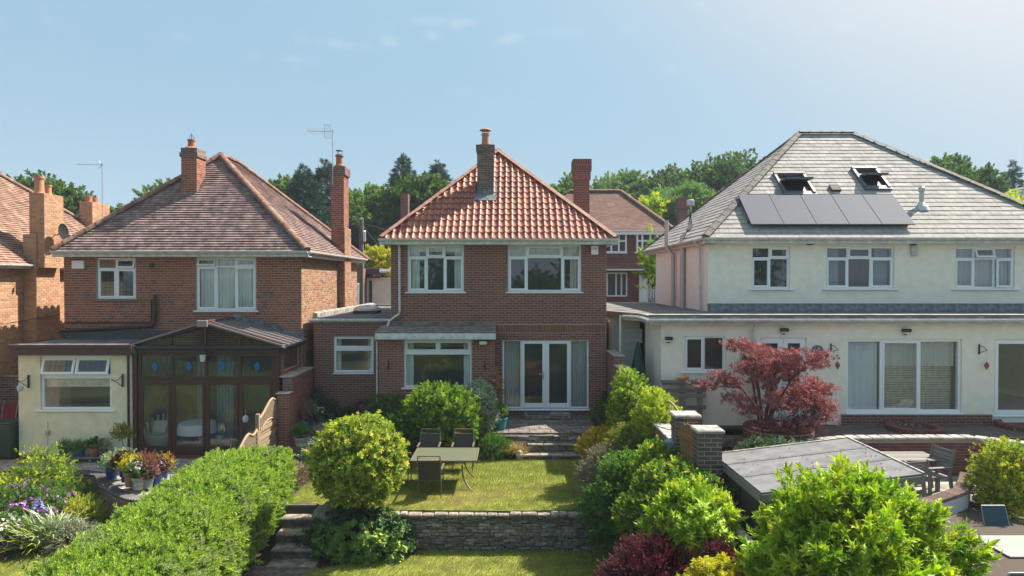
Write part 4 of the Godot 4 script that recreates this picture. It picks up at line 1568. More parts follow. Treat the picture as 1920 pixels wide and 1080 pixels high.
	ef.box(x0 - .14, x0 - .11, et, et + .3, 19.28, 21.48)
	part(h, "fascia", ef, M.fascia_brown)
	var up = MB.new()
	up.obb(Vector3((x0 + x1) * .5, et + .4, -21.44), Vector3((x1 - x0) * .5, 0, 0), Vector3(0, .14, -.02), Vector3(0, .01, .03))
	part(h, "upstand", up, M.felt_dark)
	var ei = MB.new()
	ei.box(x0 + .25, x1, -1.16, -1.0, 19.7, 21.5)
	ei.box(x0 + .25, x1, -1.0, et, 21.36, 21.46)  # upright dark sheet added before the brick wall to darken the room
	part(h, "floor", ei, M.carpet)
	# television aerials
	aerial("tall pole aerial with ladder of rods beside the tall right chimney of left house", Vector3(-6.789, 7.6, -25.9), 2.1, .95, true)
	aerial("thin pole aerial with single long boom beyond the left roof", Vector3(-16.419, 6.0, -27.4), 2.7, 1.0, false)


func aerial(label, base: Vector3, high, boom, grid):
	var t = thing("television_aerial", label, "aerial", base, "", true)
	var mb = MB.new()
	mb.tube([Vector3.ZERO, Vector3(0, high, 0)], .016, 6)
	part(t, "mast", mb, M.metal)
	var b = MB.new()
	var top = Vector3(0, high - .08, 0)
	b.tube([top + Vector3(.06, 0, 0), top + Vector3(-boom, .02, 0)], .012, 5)
	var n = 8 if grid else 10
	for k in n:
		var p = top + Vector3(-boom + boom * .72 * k / n, .02 * (1 - float(k) / n), 0)
		var hh = .09 if grid else .035
		b.tube([p + Vector3(0, -hh, -hh), p + Vector3(0, hh, hh)], .005, 4)
	if grid:
		for s in [-1, 1]: b.tube([top + Vector3(-.06, .26 * s, 0), top + Vector3(-.3, .24 * s, .1)], .008, 4)
		for k in 5: b.tube([top + Vector3(-.06 - .055 * k, .26, .025 * k), top + Vector3(-.06 - .055 * k, -.24, .025 * k)], .005 if k in [1, 2, 3] else .008, 4)
	else:
		for s in [-1, 1]: b.tube([top + Vector3(0, 0, 0), top + Vector3(-.1, .15 * s, .06)], .01, 4)
		for s in [-1, 1]: b.tube([top + Vector3(-.12, .13 * s, -.1), top + Vector3(-.08, .15 * s, .12)], .008, 4)
	part(t, "boom", b, M.metal)


# ---------- the conservatory of the left house ----------
func conservatory():
	var t = thing("conservatory", "dark mahogany conservatory with blue diamond leaded lights and gabled roof", "conservatory", Vector3(-8.8, -1.1, -20.5))
	var f = facing(19.5)
	var posts = [-10.71, -9.735, -8.76, -7.8, -6.795]
	var yb = -1.02
	var ymid = 1.151
	var yt = 1.913
	var pl = MB.new()
	pl.box(posts[0] - .05, posts[4] + .2, -1.16, yb, 19.44, 19.7)
	part(t, "plinth", pl, M.brick_red.mats[1])
	bricks(t, facing(19.44), posts[0] - .05, posts[4] + .2, -1.16, yb, [], M.brick_red, {"singles": 40})
	window(t, f, posts, [ymid, yt], {"mat": M.mahogany, "fw": .09, "sill": false, "lead": .13, "called": "top_light", "z": .0})
	window(t, f, posts, [yb, ymid], {"mat": M.mahogany, "fw": .09, "sill": false, "called": "folding_door", "leaf": "door", "sash": {"0,0": 0.0, "1,0": 0.0, "2,0": 0.0, "3,0": 0.0}, "sw": .075, "rail": .2, "z": .0})
	for k in 4:
		var dm = MB.new()
		var cx = (posts[k] + posts[k + 1]) * .5
		var cy = (ymid + yt) * .5
		for s in [[-1, 1], [1, 1], [1, -1], [-1, -1]]: pass
		dm.prism([Vector2(cx - .095, cy), Vector2(cx, cy - .15), Vector2(cx + .095, cy), Vector2(cx, cy + .15)], 19.505, 19.52)
		part(t, "coloured_diamond", dm, M.diamond)
	# corner posts, eaves beam and gutter
	var cp = MB.new()
	cp.soft(posts[0] - .14, posts[0], yb, yt + .1, 19.45, 19.6, .01)
	cp.soft(posts[4], posts[4] + .16, yb, yt + .1, 19.45, 19.6, .01)
	cp.soft(posts[0] - .14, posts[4] + .16, yt, yt + .1, 19.44, 19.6, .01)
	part(t, "frame", cp, M.mahogany)
	var gu = MB.new()
	gu.soft(posts[0] - .25, posts[4] + .3, yt + .1, yt + .22, 19.34, 19.5, .03)
	part(t, "gutter", gu, M.black)
	pipe(t, [Vector3(posts[0] - .2, yt + .1, -19.38), Vector3(posts[0] - .2, -1.1, -19.38)], .035, M.black)
	# gable
	var rx = -8.77
	var ry = 2.78
	var el = posts[0] - .2
	var er = posts[4] + .22
	var ey = yt + .2
	var gg = MB.new()
	gg.tri(Vector3(el + .2, ey + .02, -19.52), Vector3(er - .2, ey + .02, -19.52), Vector3(rx, ry - .14, -19.52))
	part(t, "gable_pane", gg, M.glass)
	var gb = MB.new()
	for s in [[el, -1], [er, 1]]:
		gb.bar(Vector3(s[0], ey + .02, -19.5), Vector3(rx, ry - .02, -19.5), .1, .13)
	for k in range(1, 4):
		var x = posts[k]
		var hh = lerpf(ry, ey, absf(x - rx) / (er - rx if x > rx else rx - el)) - .1
		gb.bar(Vector3(x, ey, -19.5), Vector3(x, maxf(hh, ey + .05), -19.5), .045, .05)
	gb.bar(Vector3(el, ey + .0, -19.5), Vector3(er, ey + .0, -19.5), .06, .04)
	part(t, "gable_frame", gb, M.mahogany)
	# roof panels and glazing bars
	for s in [[er, 1], [el, -1]]:
		var rp = MB.new()
		var n = 5
		for k in n:
			var d0 = 19.4 + 2.08 * k / n
			var d1 = 19.4 + 2.08 * (k + 1) / n
			var mb = MB.new()
			var a = Vector3(s[0] + .06 * s[1], ey, -d0)
			var b = Vector3(s[0] + .06 * s[1], ey, -d1)
			var c = Vector3(rx, ry, -d1)
			var d = Vector3(rx, ry, -d0)
			mb.quad(a, b, c, d)
			mb.quad(a - UP * .025, d - UP * .025, c - UP * .025, b - UP * .025)
			mb.quad(a - UP * .025, b - UP * .025, b, a)
			part(t, "roof_panel", mb, M.poly)
			rp.bar(a + UP * .012, d + UP * .012, .05, .05)
		rp.bar(Vector3(s[0] + .06 * s[1], ey + .012, -21.48), Vector3(rx, ry + .012, -21.48), .05, .05)
		part(t, "glazing_bar", rp, M.glazing_bar)
		var gs = MB.new()
		gs.soft(s[0] - .02, s[0] + .1, ey - .12, ey - .01, 19.4, 21.48, .03)
		part(t, "gutter", gs, M.black)
	var rc = MB.new()
	rc.tube([Vector3(rx, ry + .02, -19.34), Vector3(rx, ry + .02, -21.48)], .06, 6)
	part(t, "ridge", rc, M.mahogany)
	var fi = MB.new()
	fi.soft(rx - .15, rx + .15, ry - .12, ry + .08, 19.28, 19.34, .05)
	part(t, "finial", fi, mat(lin(.25, .2, .2), .5))
	var fl = MB.new()
	for k in 9:
		var q = float(k) / 9
		fl.box(lerpf(rx, er, q), lerpf(rx, er, q) + .25, lerpf(ry, ey, q) - .02, lerpf(ry, ey, q) + .14, 21.46, 21.49)
	part(t, "stepped_flashing", fl, M.lead_sheet)
	# side wall with small leaded windows
	var sx = posts[4] + .1
	var fr = facing_right(sx)
	var sw = [20.0, 21.4, 1.35, 1.95]
	wall_body(t, "side_wall", fr, 19.6, 21.5, -1.16, ey - .1, [sw], .15, M.mortar_warm)
	bricks(t, fr, 19.6, 21.5, -1.16, ey - .1, [sw], M.brick_left)
	window(t, fr, [20.0, 20.47, 20.93, 21.4], [sw[2], sw[3]], {"mat": M.brick_red.mats[0], "fw": .05, "sill": false, "lead": .15, "sash": {"0,0": 0.0, "1,0": 0.0, "2,0": 0.0}, "sw": .03})
	# lantern on the eaves beam
	var ln = thing("lantern", "old glass lantern hanging on the conservatory's front beam", "lamp", Vector3(-8.745, 1.768, -19.3))
	var lm = MB.new()
	var lp: Vector3 = Vector3(-8.736, 1.695, -19.28)
	lm.tube([lp + Vector3(0, .45, -.1), lp + Vector3(0, .4, .02), lp + Vector3(0, .3, .03)], .015, 6)
	lm.lathe(lp + Vector3(0, .2, .03), [[.11, 0], [.09, .05], [.03, .1], [0, .12]], 6)
	lm.lathe(lp + Vector3(0, -.02, .03), [[0, 0], [.07, 0], [.07, .02]], 6)
	part(ln, "frame", lm, M.black)
	var lg = MB.new()
	lg.lathe(lp + Vector3(0, 0, .03), [[.065, 0], [.095, .2]], 6)
	part(ln, "glass", lg, M.lamp_glass)
	# inside: table, chair, curtains and plants
	var fl2 = MB.new()
	fl2.box(posts[0], posts[4] + .1, -1.1, -1.03, 19.7, 21.5)
	part(t, "floor", fl2, M.concrete)
	var tb = thing("round_table", "round table under a pale cloth inside the conservatory", "table", Vector3(-9.527, -1.03, -20.6), "", true)
	var tm = MB.new()
	tm.lathe(Vector3.ZERO, [[.2, 0], [.04, .06], [.04, .7]], 12)
	part(tb, "pedestal", tm, M.mahogany)
	var tc = MB.new()
	tc.lathe(Vector3.ZERO, [[.56, .42], [.54, .6], [.52, .72], [.0, .725]], 20)
	part(tb, "tablecloth", tc, M.cloth_white)
	var ch = thing("wicker_armchair", "wicker armchair with pale cushion behind the left conservatory door", "chair", Vector3(-10.698, -1.03, -20.5), "", true)
	var cm = MB.new()
	cm.lathe(Vector3(0, 0, 0), [[.3, 0], [.36, .36], [.3, .4], [0, .4]], 14)
	part(ch, "seat", cm, M.wicker)
	var cb = MB.new()
	for k in 9:
		var a = PI * k / 8.0
		cb.tube([Vector3(cos(a) * .34, .36, -sin(a) * .34), Vector3(cos(a) * .4, .62 + sin(a) * .3, -sin(a) * .42)], .045, 5)
	part(ch, "backrest", cb, M.wicker)
	var cu = MB.new()
	cu.soft_obb(Vector3(.03, .58, -.15), Vector3(1, 0, 0), Vector3(0, .92, -.39), Vector3(0, .39, .92), Vector3(.2, .2, .07), .06)
	part(ch, "cushion", cu, M.cloth_white)
	curtain("blue grey curtain inside the third conservatory door", facing(21.2), -9.192, -8.679, -1, 1.8, 0.0, M.blue_drape)
	curtain("blue grey curtain inside the second conservatory door", facing(21.2), -9.805, -9.54, -1, 1.8, 0.0, M.blue_drape)


# ---------- the house at the far left ----------
func far_left_house():
	var h = thing("brick_house", "orange brick house cut off by the left edge of the picture", "house", Vector3(-18, -1.1, -24))
	var X = -16.0
	var top = 4.45
	var body = MB.new()
	body.box(-23, X, -1.16, top, 15, 30.5)
	part(h, "wall", body, M.mortar_warm)
	bricks(h, facing_right(X), 20.5, 30.5, -1.16, top, [], M.brick_orange)
	brick_stack(h, X, -15.57, -1.16, 5.5, 22.35, 23.5, M.brick_orange, M.mortar_warm, {"body": "chimney_breast", "left": false, "singles": 60})
	var e = 4.5
	var B = Vector3(-15.7, e, -15)
	var B2 = Vector3(-15.7, e, -31)
	var ra = Vector3(-19.4, 8.0, -19)
	var rb = Vector3(-19.4, 8.0, -25.6)
	slope(h, B, B2, ra, rb, S.plain, .165, .112, M.roof_far, {"bond": true, "long": .17, "tilt": .03, "singles": 60})
	var bs = MB.new()
	bs.tri(B2, Vector3(-23.2, e, -31), rb)
	bs.quad(Vector3(-23.2, e, -31), Vector3(-23.2, e, -15), ra, rb)
	bs.tri(Vector3(-23.2, e, -15), B, ra)
	part(h, "roof_slope", bs, M.roof_far.mats[0])
	ridge(h, B2 + UP * .04, rb + UP * .05, .13, .36, M.ridge_old)
	ridge(h, ra + UP * .05, rb + UP * .05, .13, .36, M.ridge_old, "ridge_tile")
	gutter(h, Vector3(-15.72, e, -15), Vector3(-15.72, e, -31), Vector3.RIGHT, M.gutter_white, M.gutter_white, .16)
	brick_stack(h, -15.82, -15.33, 4.4, 6.85, 22.4, 23.35, M.brick_orange, M.mortar_warm, {"body": "chimney", "left": false})
	for p in [[75, 22.7, .15, .62], [92, 23.1, .1, .38]]:
		var pt = MB.new()
		pt.lathe(Vector3((p[0] - 960) * p[1] / 1280.0, 6.82, -p[1]), [[p[2] * 1.2, 0], [p[2], .1], [p[2] * .9, p[3] * .85], [p[2] * 1.1, p[3] * .88], [p[2] * 1.1, p[3]], [p[2] * .8, p[3]], [p[2] * .8, .1]], 16)
		part(h, "chimney_pot", pt, M.pot_pale)
	brick_stack(h, -17.719, -17.194, 5.2, 7.2, 28, 29.2, M.brick_orange, M.mortar_warm, {"body": "chimney", "left": false})
	for p in [[167, 28.3], [178, 28.8]]:
		var pt = MB.new()
		pt.lathe(Vector3((p[0] - 960) * p[1] / 1280.0, 7.2, -p[1]), [[.16, 0], [.14, .06], [.14, .26], [.11, .27], [.11, .05]], 14)
		part(h, "chimney_pot", pt, M.pot)
	pipe(h, [Vector3(-15.709, 4.3, -23.6), Vector3(-15.709, 1.2, -23.6)], .03, M.brick_red.mats[0])
	pipe(h, [Vector3(-15.95, 2.7, -20.6), Vector3(-15.93, 2.62, -21.4), Vector3(-15.54, 2.75, -22.4), Vector3(-15.5, 2.8, -23.4)], .012, M.black, "cable", 5)
	var ds = thing("satellite_dish", "grey satellite dish on the far left brick chimney", "dish", Vector3(-15.176, 5.55, -22.8), "", true)
	var dm = MB.new()
	dm.lathe(Vector3.ZERO, [[0, 0], [.12, .015], [.22, .05], [.28, .09], [.275, .095], [.2, .055], [0, .01]], 18)
	var o = part(ds, "dish", dm, mat(lin(.03, .03, .032), .9, {"spec": .1}))
	o.rotation = Vector3(-.25, 0, -1.45)
	o.position = Vector3(.12, .05, 0)
	var am = MB.new()
	am.tube([Vector3(-.25, -.05, -.1), Vector3(0, -.05, 0), Vector3(.12, .05, 0)], .02, 6)
	am.tube([Vector3(.14, -.12, .05), Vector3(.5, -.14, .12)], .012, 6)
	am.soft(.46, .56, -.18, -.06, -.16, -.08, .02)
	part(ds, "arm", am, M.dark_metal)


# ---------- the cream house on the right ----------
func right_house():
	var h = thing("cream_house", "cream rendered house with grey slate roof, solar panels and flat roofed extension", "house", Vector3(11, -.1, -24))
	var f = facing(22)
	var xl = 6.32
	var xr = 18.3
	var top = 5.24
	var w1 = [7.717, 8.955, 3.725, 5.083]
	var w2 = [10.123, 12.323, 3.725, 5.083]
	var w3 = [14.283, 16.208, 3.725, 5.066]
	wall_body(h, "wall", f, xl, xr, 2.7, top, [w1, w2, w3], .3, M.cream)
	wall_body(h, "side_wall", facing_left(xl), -30, -22.3, -.1, top, [], .3, M.peach)
	wall_body(h, "side_wall", facing_right(xr), 22.3, 30, -.1, top, [], .3, M.cream)
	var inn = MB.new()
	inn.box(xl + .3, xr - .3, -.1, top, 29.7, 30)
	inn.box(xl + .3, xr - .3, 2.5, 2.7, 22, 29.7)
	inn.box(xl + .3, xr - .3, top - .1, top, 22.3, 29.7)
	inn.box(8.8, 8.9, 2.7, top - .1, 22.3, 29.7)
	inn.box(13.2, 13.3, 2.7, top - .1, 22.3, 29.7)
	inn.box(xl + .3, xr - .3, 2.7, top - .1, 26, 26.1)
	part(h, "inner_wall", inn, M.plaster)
	var so = {"over": .12, "sill_out": .09, "z": -.06}
	window(h, f, [w1[0], 8.319, w1[1]], [w1[2], 4.705, w1[3]], so.merged({"sash": {"1,1": 0.0, "0,0": 0.0}}))
	window(h, f, [w2[0], 10.845, 11.584, w2[1]], [w2[2], 4.705, w2[3]], so.merged({"sash": {"1,1": 0.0, "0,0": 0.0, "2,0": 0.0}}))
	window(h, f, [w3[0], 14.919, 15.572, w3[1]], [w3[2], 4.688, w3[3]], so.merged({"sash": {"1,1": 22.0, "0,0": 0.0, "2,0": 9.0}, "hinge": {"2,0": "right"}}))
	curtain("dark curtain at the left of the cream house's wide upstairs window", f, w2[0] + .1, w2[0] + .55, w2[2], w2[3], -.3, M.blue_drape)
	curtain("dark curtain at the right of the cream house's wide upstairs window", f, w2[1] - .5, w2[1] - .08, w2[2], w2[3], -.3, M.blue_drape)
	curtain("grey curtain across the cream house's upstairs window with an open vent", f, w3[0] + .06, w3[1] - .06, w3[2], w3[3], -.3, M.drape_grey, .08, .17)
	var vb = MB.new()
	for px in [1518, 1711]:
		vb.box((px - 960) * 22 / 1280.0 - .11, (px - 960) * 22 / 1280.0 + .11, 5.126, 5.186, 21.985, 22.02)
	part(h, "air_brick", vb, M.black)
	# roof
	var e = 5.36
	var A = Vector3(6.123, e, -21.65)
	var B = Vector3(18.6, e, -21.65)
	var ra = Vector3(11.24, 9.72, -26.8)
	var rb = Vector3(13.34, 9.72, -26.8)
	var A2 = Vector3(A.x, e, -31.9)
	var B2 = Vector3(B.x, e, -31.9)
	slope(h, A, B, ra, rb, S.slate, .33, .25, M.slate, {"singles": 300, "bond": true, "long": .34, "skew": .004, "tilt": .004, "jitter": .004, "called": "slate"})
	slope(h, A2, A, ra, ra, S.slate, .33, .25, M.slate, {"bond": true, "long": .34, "tilt": .01, "jitter": .006, "called": "slate"})
	var bs = MB.new()
	bs.tri(B, B2, rb)
	bs.quad(B2, A2, ra, rb)
	part(h, "roof_slope", bs, M.slate.mats[0])
	ridge(h, A + UP * .03, ra + UP * .04, .17, .45, M.ridge_slate, "hip_tile", true)
	ridge(h, B + UP * .03, rb + UP * .04, .17, .45, M.ridge_slate, "hip_tile", true)
	ridge(h, A2 + UP * .03, ra + UP * .04, .12, .45, M.ridge_slate, "hip_tile", true)
	ridge(h, ra + UP * .04, rb + UP * .04, .17, .45, M.ridge_slate, "ridge_tile", true)
	gutter(h, Vector3(A.x - .05, e - .02, -21.67), Vector3(B.x, e - .02, -21.67), Vector3.BACK, M.gutter_old, M.gutter_old, .2)
	gutter(h, Vector3(A.x + .02, e - .02, -31.9), Vector3(A.x + .02, e - .02, -21.65), Vector3.LEFT, M.gutter_old, M.soffit, .2)
	# solar panels, in the plane of the slope and a little proud of it
	var u = Vector3.RIGHT
	var up: Vector3 = Vector3(0, 9.72 - e, -5.15).normalized()
	var n = up.cross(u) * -1.0
	n = u.cross(up)
	if n.y < 0: n = -n
	var on = func(x, s, z): return Vector3(x, e, -21.65) + up * s + n * z
	for k in 5:
		var x0 = 7.66 + 1.05 * k
		var mb = MB.new()
		var c: Vector3 = on.call(x0 + .52, 1.3, .17)
		mb.soft_obb(c, u, up, n, Vector3(.522, .86, .018), .004)
		var sp = thing("solar_panel", ["leftmost dark solar panel of the row of five on the slate roof", "second solar panel from the left in the slate roof row", "middle solar panel of the row of five on the slate roof", "fourth solar panel from the left in the slate roof row", "rightmost dark solar panel nearest the roof flue"][k], "solar panel", c, "solar panels on the slate roof")
		part(sp, "frame", mb, M.panel_edge)
		var cell = MB.new()
		cell.obb(on.call(x0 + .52, 1.3, .19), u * .514, up * .852, n * .003)
		part(sp, "cells", cell, M.panel)
		var rail = MB.new()
		for s in [.75, 1.85]: rail.obb(on.call(x0 + .52, s, .09), u * .53, up * .02, n * .065)
		part(sp, "rail", rail, M.dark_metal)
	# roof windows, standing open
	for a in [[1487, 334, 1.02, 28.0, "roof window open wide above the leftmost solar panels"], [1630, 322, .82, 24.0, "smaller roof window open above the right solar panels"]]:
		var s = 3.05 if a[0] < 1500 else 3.4
		var cx = (a[0] - 960) * (21.65 + s * .762) / 1280.0
		var rw = thing("roof_window", a[4], "window", on.call(cx, s, .0))
		var wd = a[2] * .5
		var hh = .62
		var fm = MB.new()
		fm.obb(on.call(cx - wd, s, .06), u * .045, up * hh, n * .07)
		fm.obb(on.call(cx + wd, s, .06), u * .045, up * hh, n * .07)
		fm.obb(on.call(cx, s + hh, .07), u * (wd + .045), up * .05, n * .08)
		fm.obb(on.call(cx, s - hh, .05), u * (wd + .06), up * .1, n * .045)
		part(rw, "frame", fm, M.skylight_metal)
		var dk = MB.new()
		dk.obb(on.call(cx, s, .03), u * (wd - .04), up * (hh - .04), n * .004)  # thin black sheet stands in for the darkness inside the open window
		part(rw, "black_sheet", dk, M.black)
		var bas = Basis(u, -deg_to_rad(a[3] + 14))
		var su: Vector3 = bas * up
		var sn: Vector3 = bas * n
		var mid: Vector3 = on.call(cx, s + .12, .1)
		var sm = MB.new()
		sm.obb(mid - u * (wd - .08), u * .035, su * .55, sn * .03)
		sm.obb(mid + u * (wd - .08), u * .035, su * .55, sn * .03)
		sm.obb(mid - su * .52, u * (wd - .045), su * .05, sn * .035)
		sm.obb(mid + su * .52, u * (wd - .045), su * .05, sn * .035)
		part(rw, "sash", sm, M.skylight_metal)
		var gp = MB.new()
		gp.quad(mid - u * (wd - .1) - su * .48, mid + u * (wd - .1) - su * .48, mid + u * (wd - .1) + su * .48, mid - u * (wd - .1) + su * .48)
		part(rw, "pane", gp, mat(lin(.25, .27, .3), .08, {"spec": .8}))
	var vt = MB.new()
	vt.obb(on.call(11.2, 2.75, .06), u * .16, up * .16, n * .05)
	part(h, "vent_tile", vt, M.ridge_slate.mats[1])
	var fp: Vector3 = on.call(13.75, 1.7, .0)
	var fm2 = MB.new()
	fm2.tube([fp - UP * .1, fp + UP * .62], .075, 12)
	fm2.lathe(fp + UP * .5, [[.075, 0], [.1, .01], [.1, .14], [.08, .16], [0, .16]], 14)
	part(h, "roof_flue", fm2, M.metal)
	var fc = MB.new()
	fc.lathe(fp - UP * .05, [[.26, -.1], [.2, .05], [.09, .2], [.08, .22]], 16)
	part(h, "flue_collar", fc, M.gutter_old)
	# flues and pipes on the side wall
	pipe(h, [Vector3(6.2, 2.9, -26.3), Vector3(6.2, 5.0, -26.3), Vector3(5.95, 5.25, -26.3), Vector3(5.95, 6.3, -26.3)], .08, M.metal, "flue")
	pipe(h, [Vector3(6.22, 2.9, -24.9), Vector3(6.22, 5.6, -24.9), Vector3(6.5, 5.9, -24.9), Vector3(6.5, 6.9, -24.9)], .1, M.metal, "flue")
	var cwl = MB.new()
	cwl.lathe(Vector3(6.5, 6.7, -24.9), [[.1, 0], [.14, .02], [.14, .2], [.1, .22], [0, .22]], 14)
	part(h, "flue_cowl", cwl, M.metal)
	pipe(h, [Vector3(6.02, 5.3, -22.6), Vector3(6.22, 5.05, -22.6), Vector3(6.24, 2.9, -22.6)], .04, M.gutter_old)
	# ground floor extension
	var fe = facing(19.2)
	var x0 = 4.2
	var x1 = 17.0
	var et = 2.785
	var k1 = [4.845, 6.015, 1.42, 2.425]
	var k2 = [6.99, 8.295, -0.005, 2.38]
	var k3 = [9.42, 12.675, 0.265, 2.335]
	var k4 = [13.59, 15, 0.19, 2.335]
	wall_body(h, "extension_wall", fe, x0, x1, -.12, et, [k1, k2, k3, k4], .28, M.cream)
	wall_body(h, "extension_wall", facing_left(x0), -21.5, -19.48, -.12, et, [], .25, M.cream)
	var ii = MB.new()
	ii.box(x0 + .25, x1, -.1, .0, 19.5, 29.7)
	ii.box(x0, xl + .3, -.1, et, 21.5, 21.75)
	ii.box(8.0, 8.1, 0, et, 19.5, 24)
	ii.box(13.2, 13.3, 0, et, 19.5, 24)
	ii.box(x0 + .25, x1, 0, et, 24, 24.1)
	part(h, "inner_wall", ii, M.plaster)
	window(h, fe, [k1[0], 5.415, k1[1]], [k1[2], k1[3]], {"sash": {"0,0": 0.0}, "over": .1})
	window(h, fe, [k2[0], 7.643, k2[1]], [k2[2], k2[3]], {"sash": {"0,0": 0.0, "1,0": 0.0}, "sw": .13, "rail": .7, "fw": .05, "called": "double_door", "leaf": "door", "over": .03})
	window(h, fe, [k3[0], 10.433, 11.505, k3[1]], [k3[2], k3[3]], {"sash": {"1,0": 0.0}, "fw": .075, "called": "patio_door", "leaf": "door", "over": .03, "sill_out": .08})
	window(h, fe, [k4[0], k4[1]], [k4[2], k4[3]], {"sash": {"0,0": 0.0}, "sw": .1, "fw": .05, "called": "glazed_door", "leaf": "door", "over": .03})
	curtain("sheer blue white net across the left panel of the wide patio door", fe, k3[0] + .08, 10.38, k3[2], k3[3], -.2, M.sheer, .03, .2)
	var sb = thing("blind", "cream slatted blind behind the right panels of the wide patio door", "blind", Vector3(11.6, k3[2], -19.5))
	for q in 26:
		var sl = MB.new()
		var sy = k3[2] + .02 + q * .05
		sl.soft_obb(Vector3((10.68 + k3[1] - .12) * .5, sy, -19.52), Vector3.RIGHT, Vector3(0, .9, .43), Vector3(0, -.43, .9), Vector3((k3[1] - .12 - 10.68) * .5, .021, .002), .001)
		part(sb, "slat", sl, M.blind)
	curtain("grey curtain behind the right panels of the wide patio door", fe, 10.5, k3[1] - .08, k3[2] + 1.28, k3[3], -.25, M.drape_grey, .05, .2)
	var pq = MB.new()
	pq.box(9.27, 13.5, -.12, 0.22, 19.14, 19.22)
	part(h, "plinth", pq, M.mortar_dark)
	bricks(h, facing(19.14), 9.27, 13.5, -.12, 0.205, [], M.brick_red, {"singles": 40})
	# flat roof with its gutter
	var fr = MB.new()
	fr.slab([Vector2(3.86, 18.98), Vector2(17.4, 18.98), Vector2(17.4, 22), Vector2(6.32, 22), Vector2(6.32, 31), Vector2(3.02, 31), Vector2(3.02, 22.6), Vector2(3.5, 21.6), Vector2(3.86, 20.6)], et, et + .2)
	part(h, "flat_roof", fr, M.felt)
	var fk = MB.new()
	fk.obb(Vector3(10.6, et + .22, -19.12), Vector3(6.75, 0, 0), Vector3(0, .02, 0), Vector3(0, 0, .1))
	part(h, "roof_edge", fk, M.felt_dark)
	var fpale = MB.new()
	fpale.box(3.9, 17.3, et + .195, et + .206, 19.4, 20.2)
	part(h, "felt_strip", fpale, M.felt_pale)
	var uw = MB.new()
	uw.obb(Vector3(12.3, et + .32, -21.95), Vector3(6.0, 0, 0), Vector3(0, .13, -.03), Vector3(0, .012, .05))
	part(h, "upstand", uw, M.lead_sheet)
	gutter(h, Vector3(3.84, et + .12, -18.97), Vector3(17.4, et + .12, -18.97), Vector3.BACK, M.gutter_old, M.gutter_old, .16)
	gutter(h, Vector3(3.5, et + .1, -21.55), Vector3(3.85, et + .12, -20.6), Vector3(-.92, 0, .35).normalized(), M.gutter_white, M.gutter_white, .16)
	gutter(h, Vector3(3.85, et + .12, -20.6), Vector3(3.85, et + .12, -18.97), Vector3.LEFT, M.gutter_white, M.gutter_white, .16)
	pipe(h, [Vector3(6.748, et + .06, -18.95), Vector3(6.76, et - .2, -19.12), Vector3(6.745, -.1, -19.14)], .04, M.gutter_old)
	pipe(h, [Vector3(3.42, et + .05, -21.5), Vector3(3.42, .9, -21.5)], .045, M.gutter_white)
	# passage behind the gate: back wall with a small window
	var pw = MB.new()
	pw.box(3.02, 4.2, -.1, et, 22.4, 22.6)
	part(h, "passage_wall", pw, M.cream)
	var pf = facing(22.4)
	window(h, pf, [3.692, 4.27], [1.987, 2.408], {"sill": true, "z": .04, "fw": .07, "over": .02})
	# lamps, clock, brackets
	for a in [[1253, 637, "black half lantern left of the ground floor window of cream house"], [1469, 621, "small black lamp above the white double door"], [1697, 622, "black floodlight above the wide patio door"]]:
		var p = Vector3((a[0] - 960) * .015, 4 - (a[1] - 525) * .015, -19.14)
		var lt = thing("wall_light", a[2], "lamp", p)
		var lm = MB.new()
		lm.soft(p.x - .1, p.x + .1, p.y + .0, p.y + .09, 19.02, 19.19, .012)
		lm.soft(p.x - .035, p.x + .035, p.y - .09, p.y + .05, 19.14, 19.198, .01)
		part(lt, "case", lm, M.black)
		var lg = MB.new()
		lg.soft(p.x - .085, p.x + .085, p.y - .055, p.y, 19.04, 19.15, .01)
		part(lt, "glass", lg, M.lamp_glass)
	var ck = thing("wall_clock", "round blue wall clock beside the white double door", "clock", Vector3(8.573, 2.01, -19.15))
	var cc: Vector3 = Vector3(8.591, 2.006, -19.19)
	var cr = MB.new()
	for k in 32:
		var a = TAU * k / 32
		var b = TAU * (k + 1) / 32
		for q in [[.16, .0, .16, .05], [.16, .05, .13, .05], [.13, .05, .13, .02]]:
			cr.quad(cc + Vector3(cos(a) * q[0], sin(a) * q[0], q[1]), cc + Vector3(cos(b) * q[0], sin(b) * q[0], q[1]), cc + Vector3(cos(b) * q[2], sin(b) * q[2], q[3]), cc + Vector3(cos(a) * q[2], sin(a) * q[2], q[3]))
	part(ck, "rim", cr, mat(lin(.1, .14, .18), .5))
	var cf = MB.new()
	for k in 32: cf.tri(cc + Vector3(0, 0, .02), cc + Vector3(cos(TAU * k / 32) * .135, sin(TAU * k / 32) * .135, .02), cc + Vector3(cos(TAU * (k + 1) / 32) * .135, sin(TAU * (k + 1) / 32) * .135, .02))
	part(ck, "dial", cf, M.clock_blue)
	var cn = MB.new()
	for k in 12: cn.bar(cc + Vector3(cos(k * PI / 6) * .1, sin(k * PI / 6) * .1, .024), cc + Vector3(cos(k * PI / 6) * .122, sin(k * PI / 6) * .122, .024), .012, .004, Vector3.BACK)
	cn.bar(cc + Vector3(0, 0, .027), cc + Vector3(-.05, .035, .027), .01, .004, Vector3.BACK)
	cn.bar(cc + Vector3(0, 0, .03), cc + Vector3(.03, .09, .03), .008, .004, Vector3.BACK)
	part(ck, "hands", cn, M.upvc)
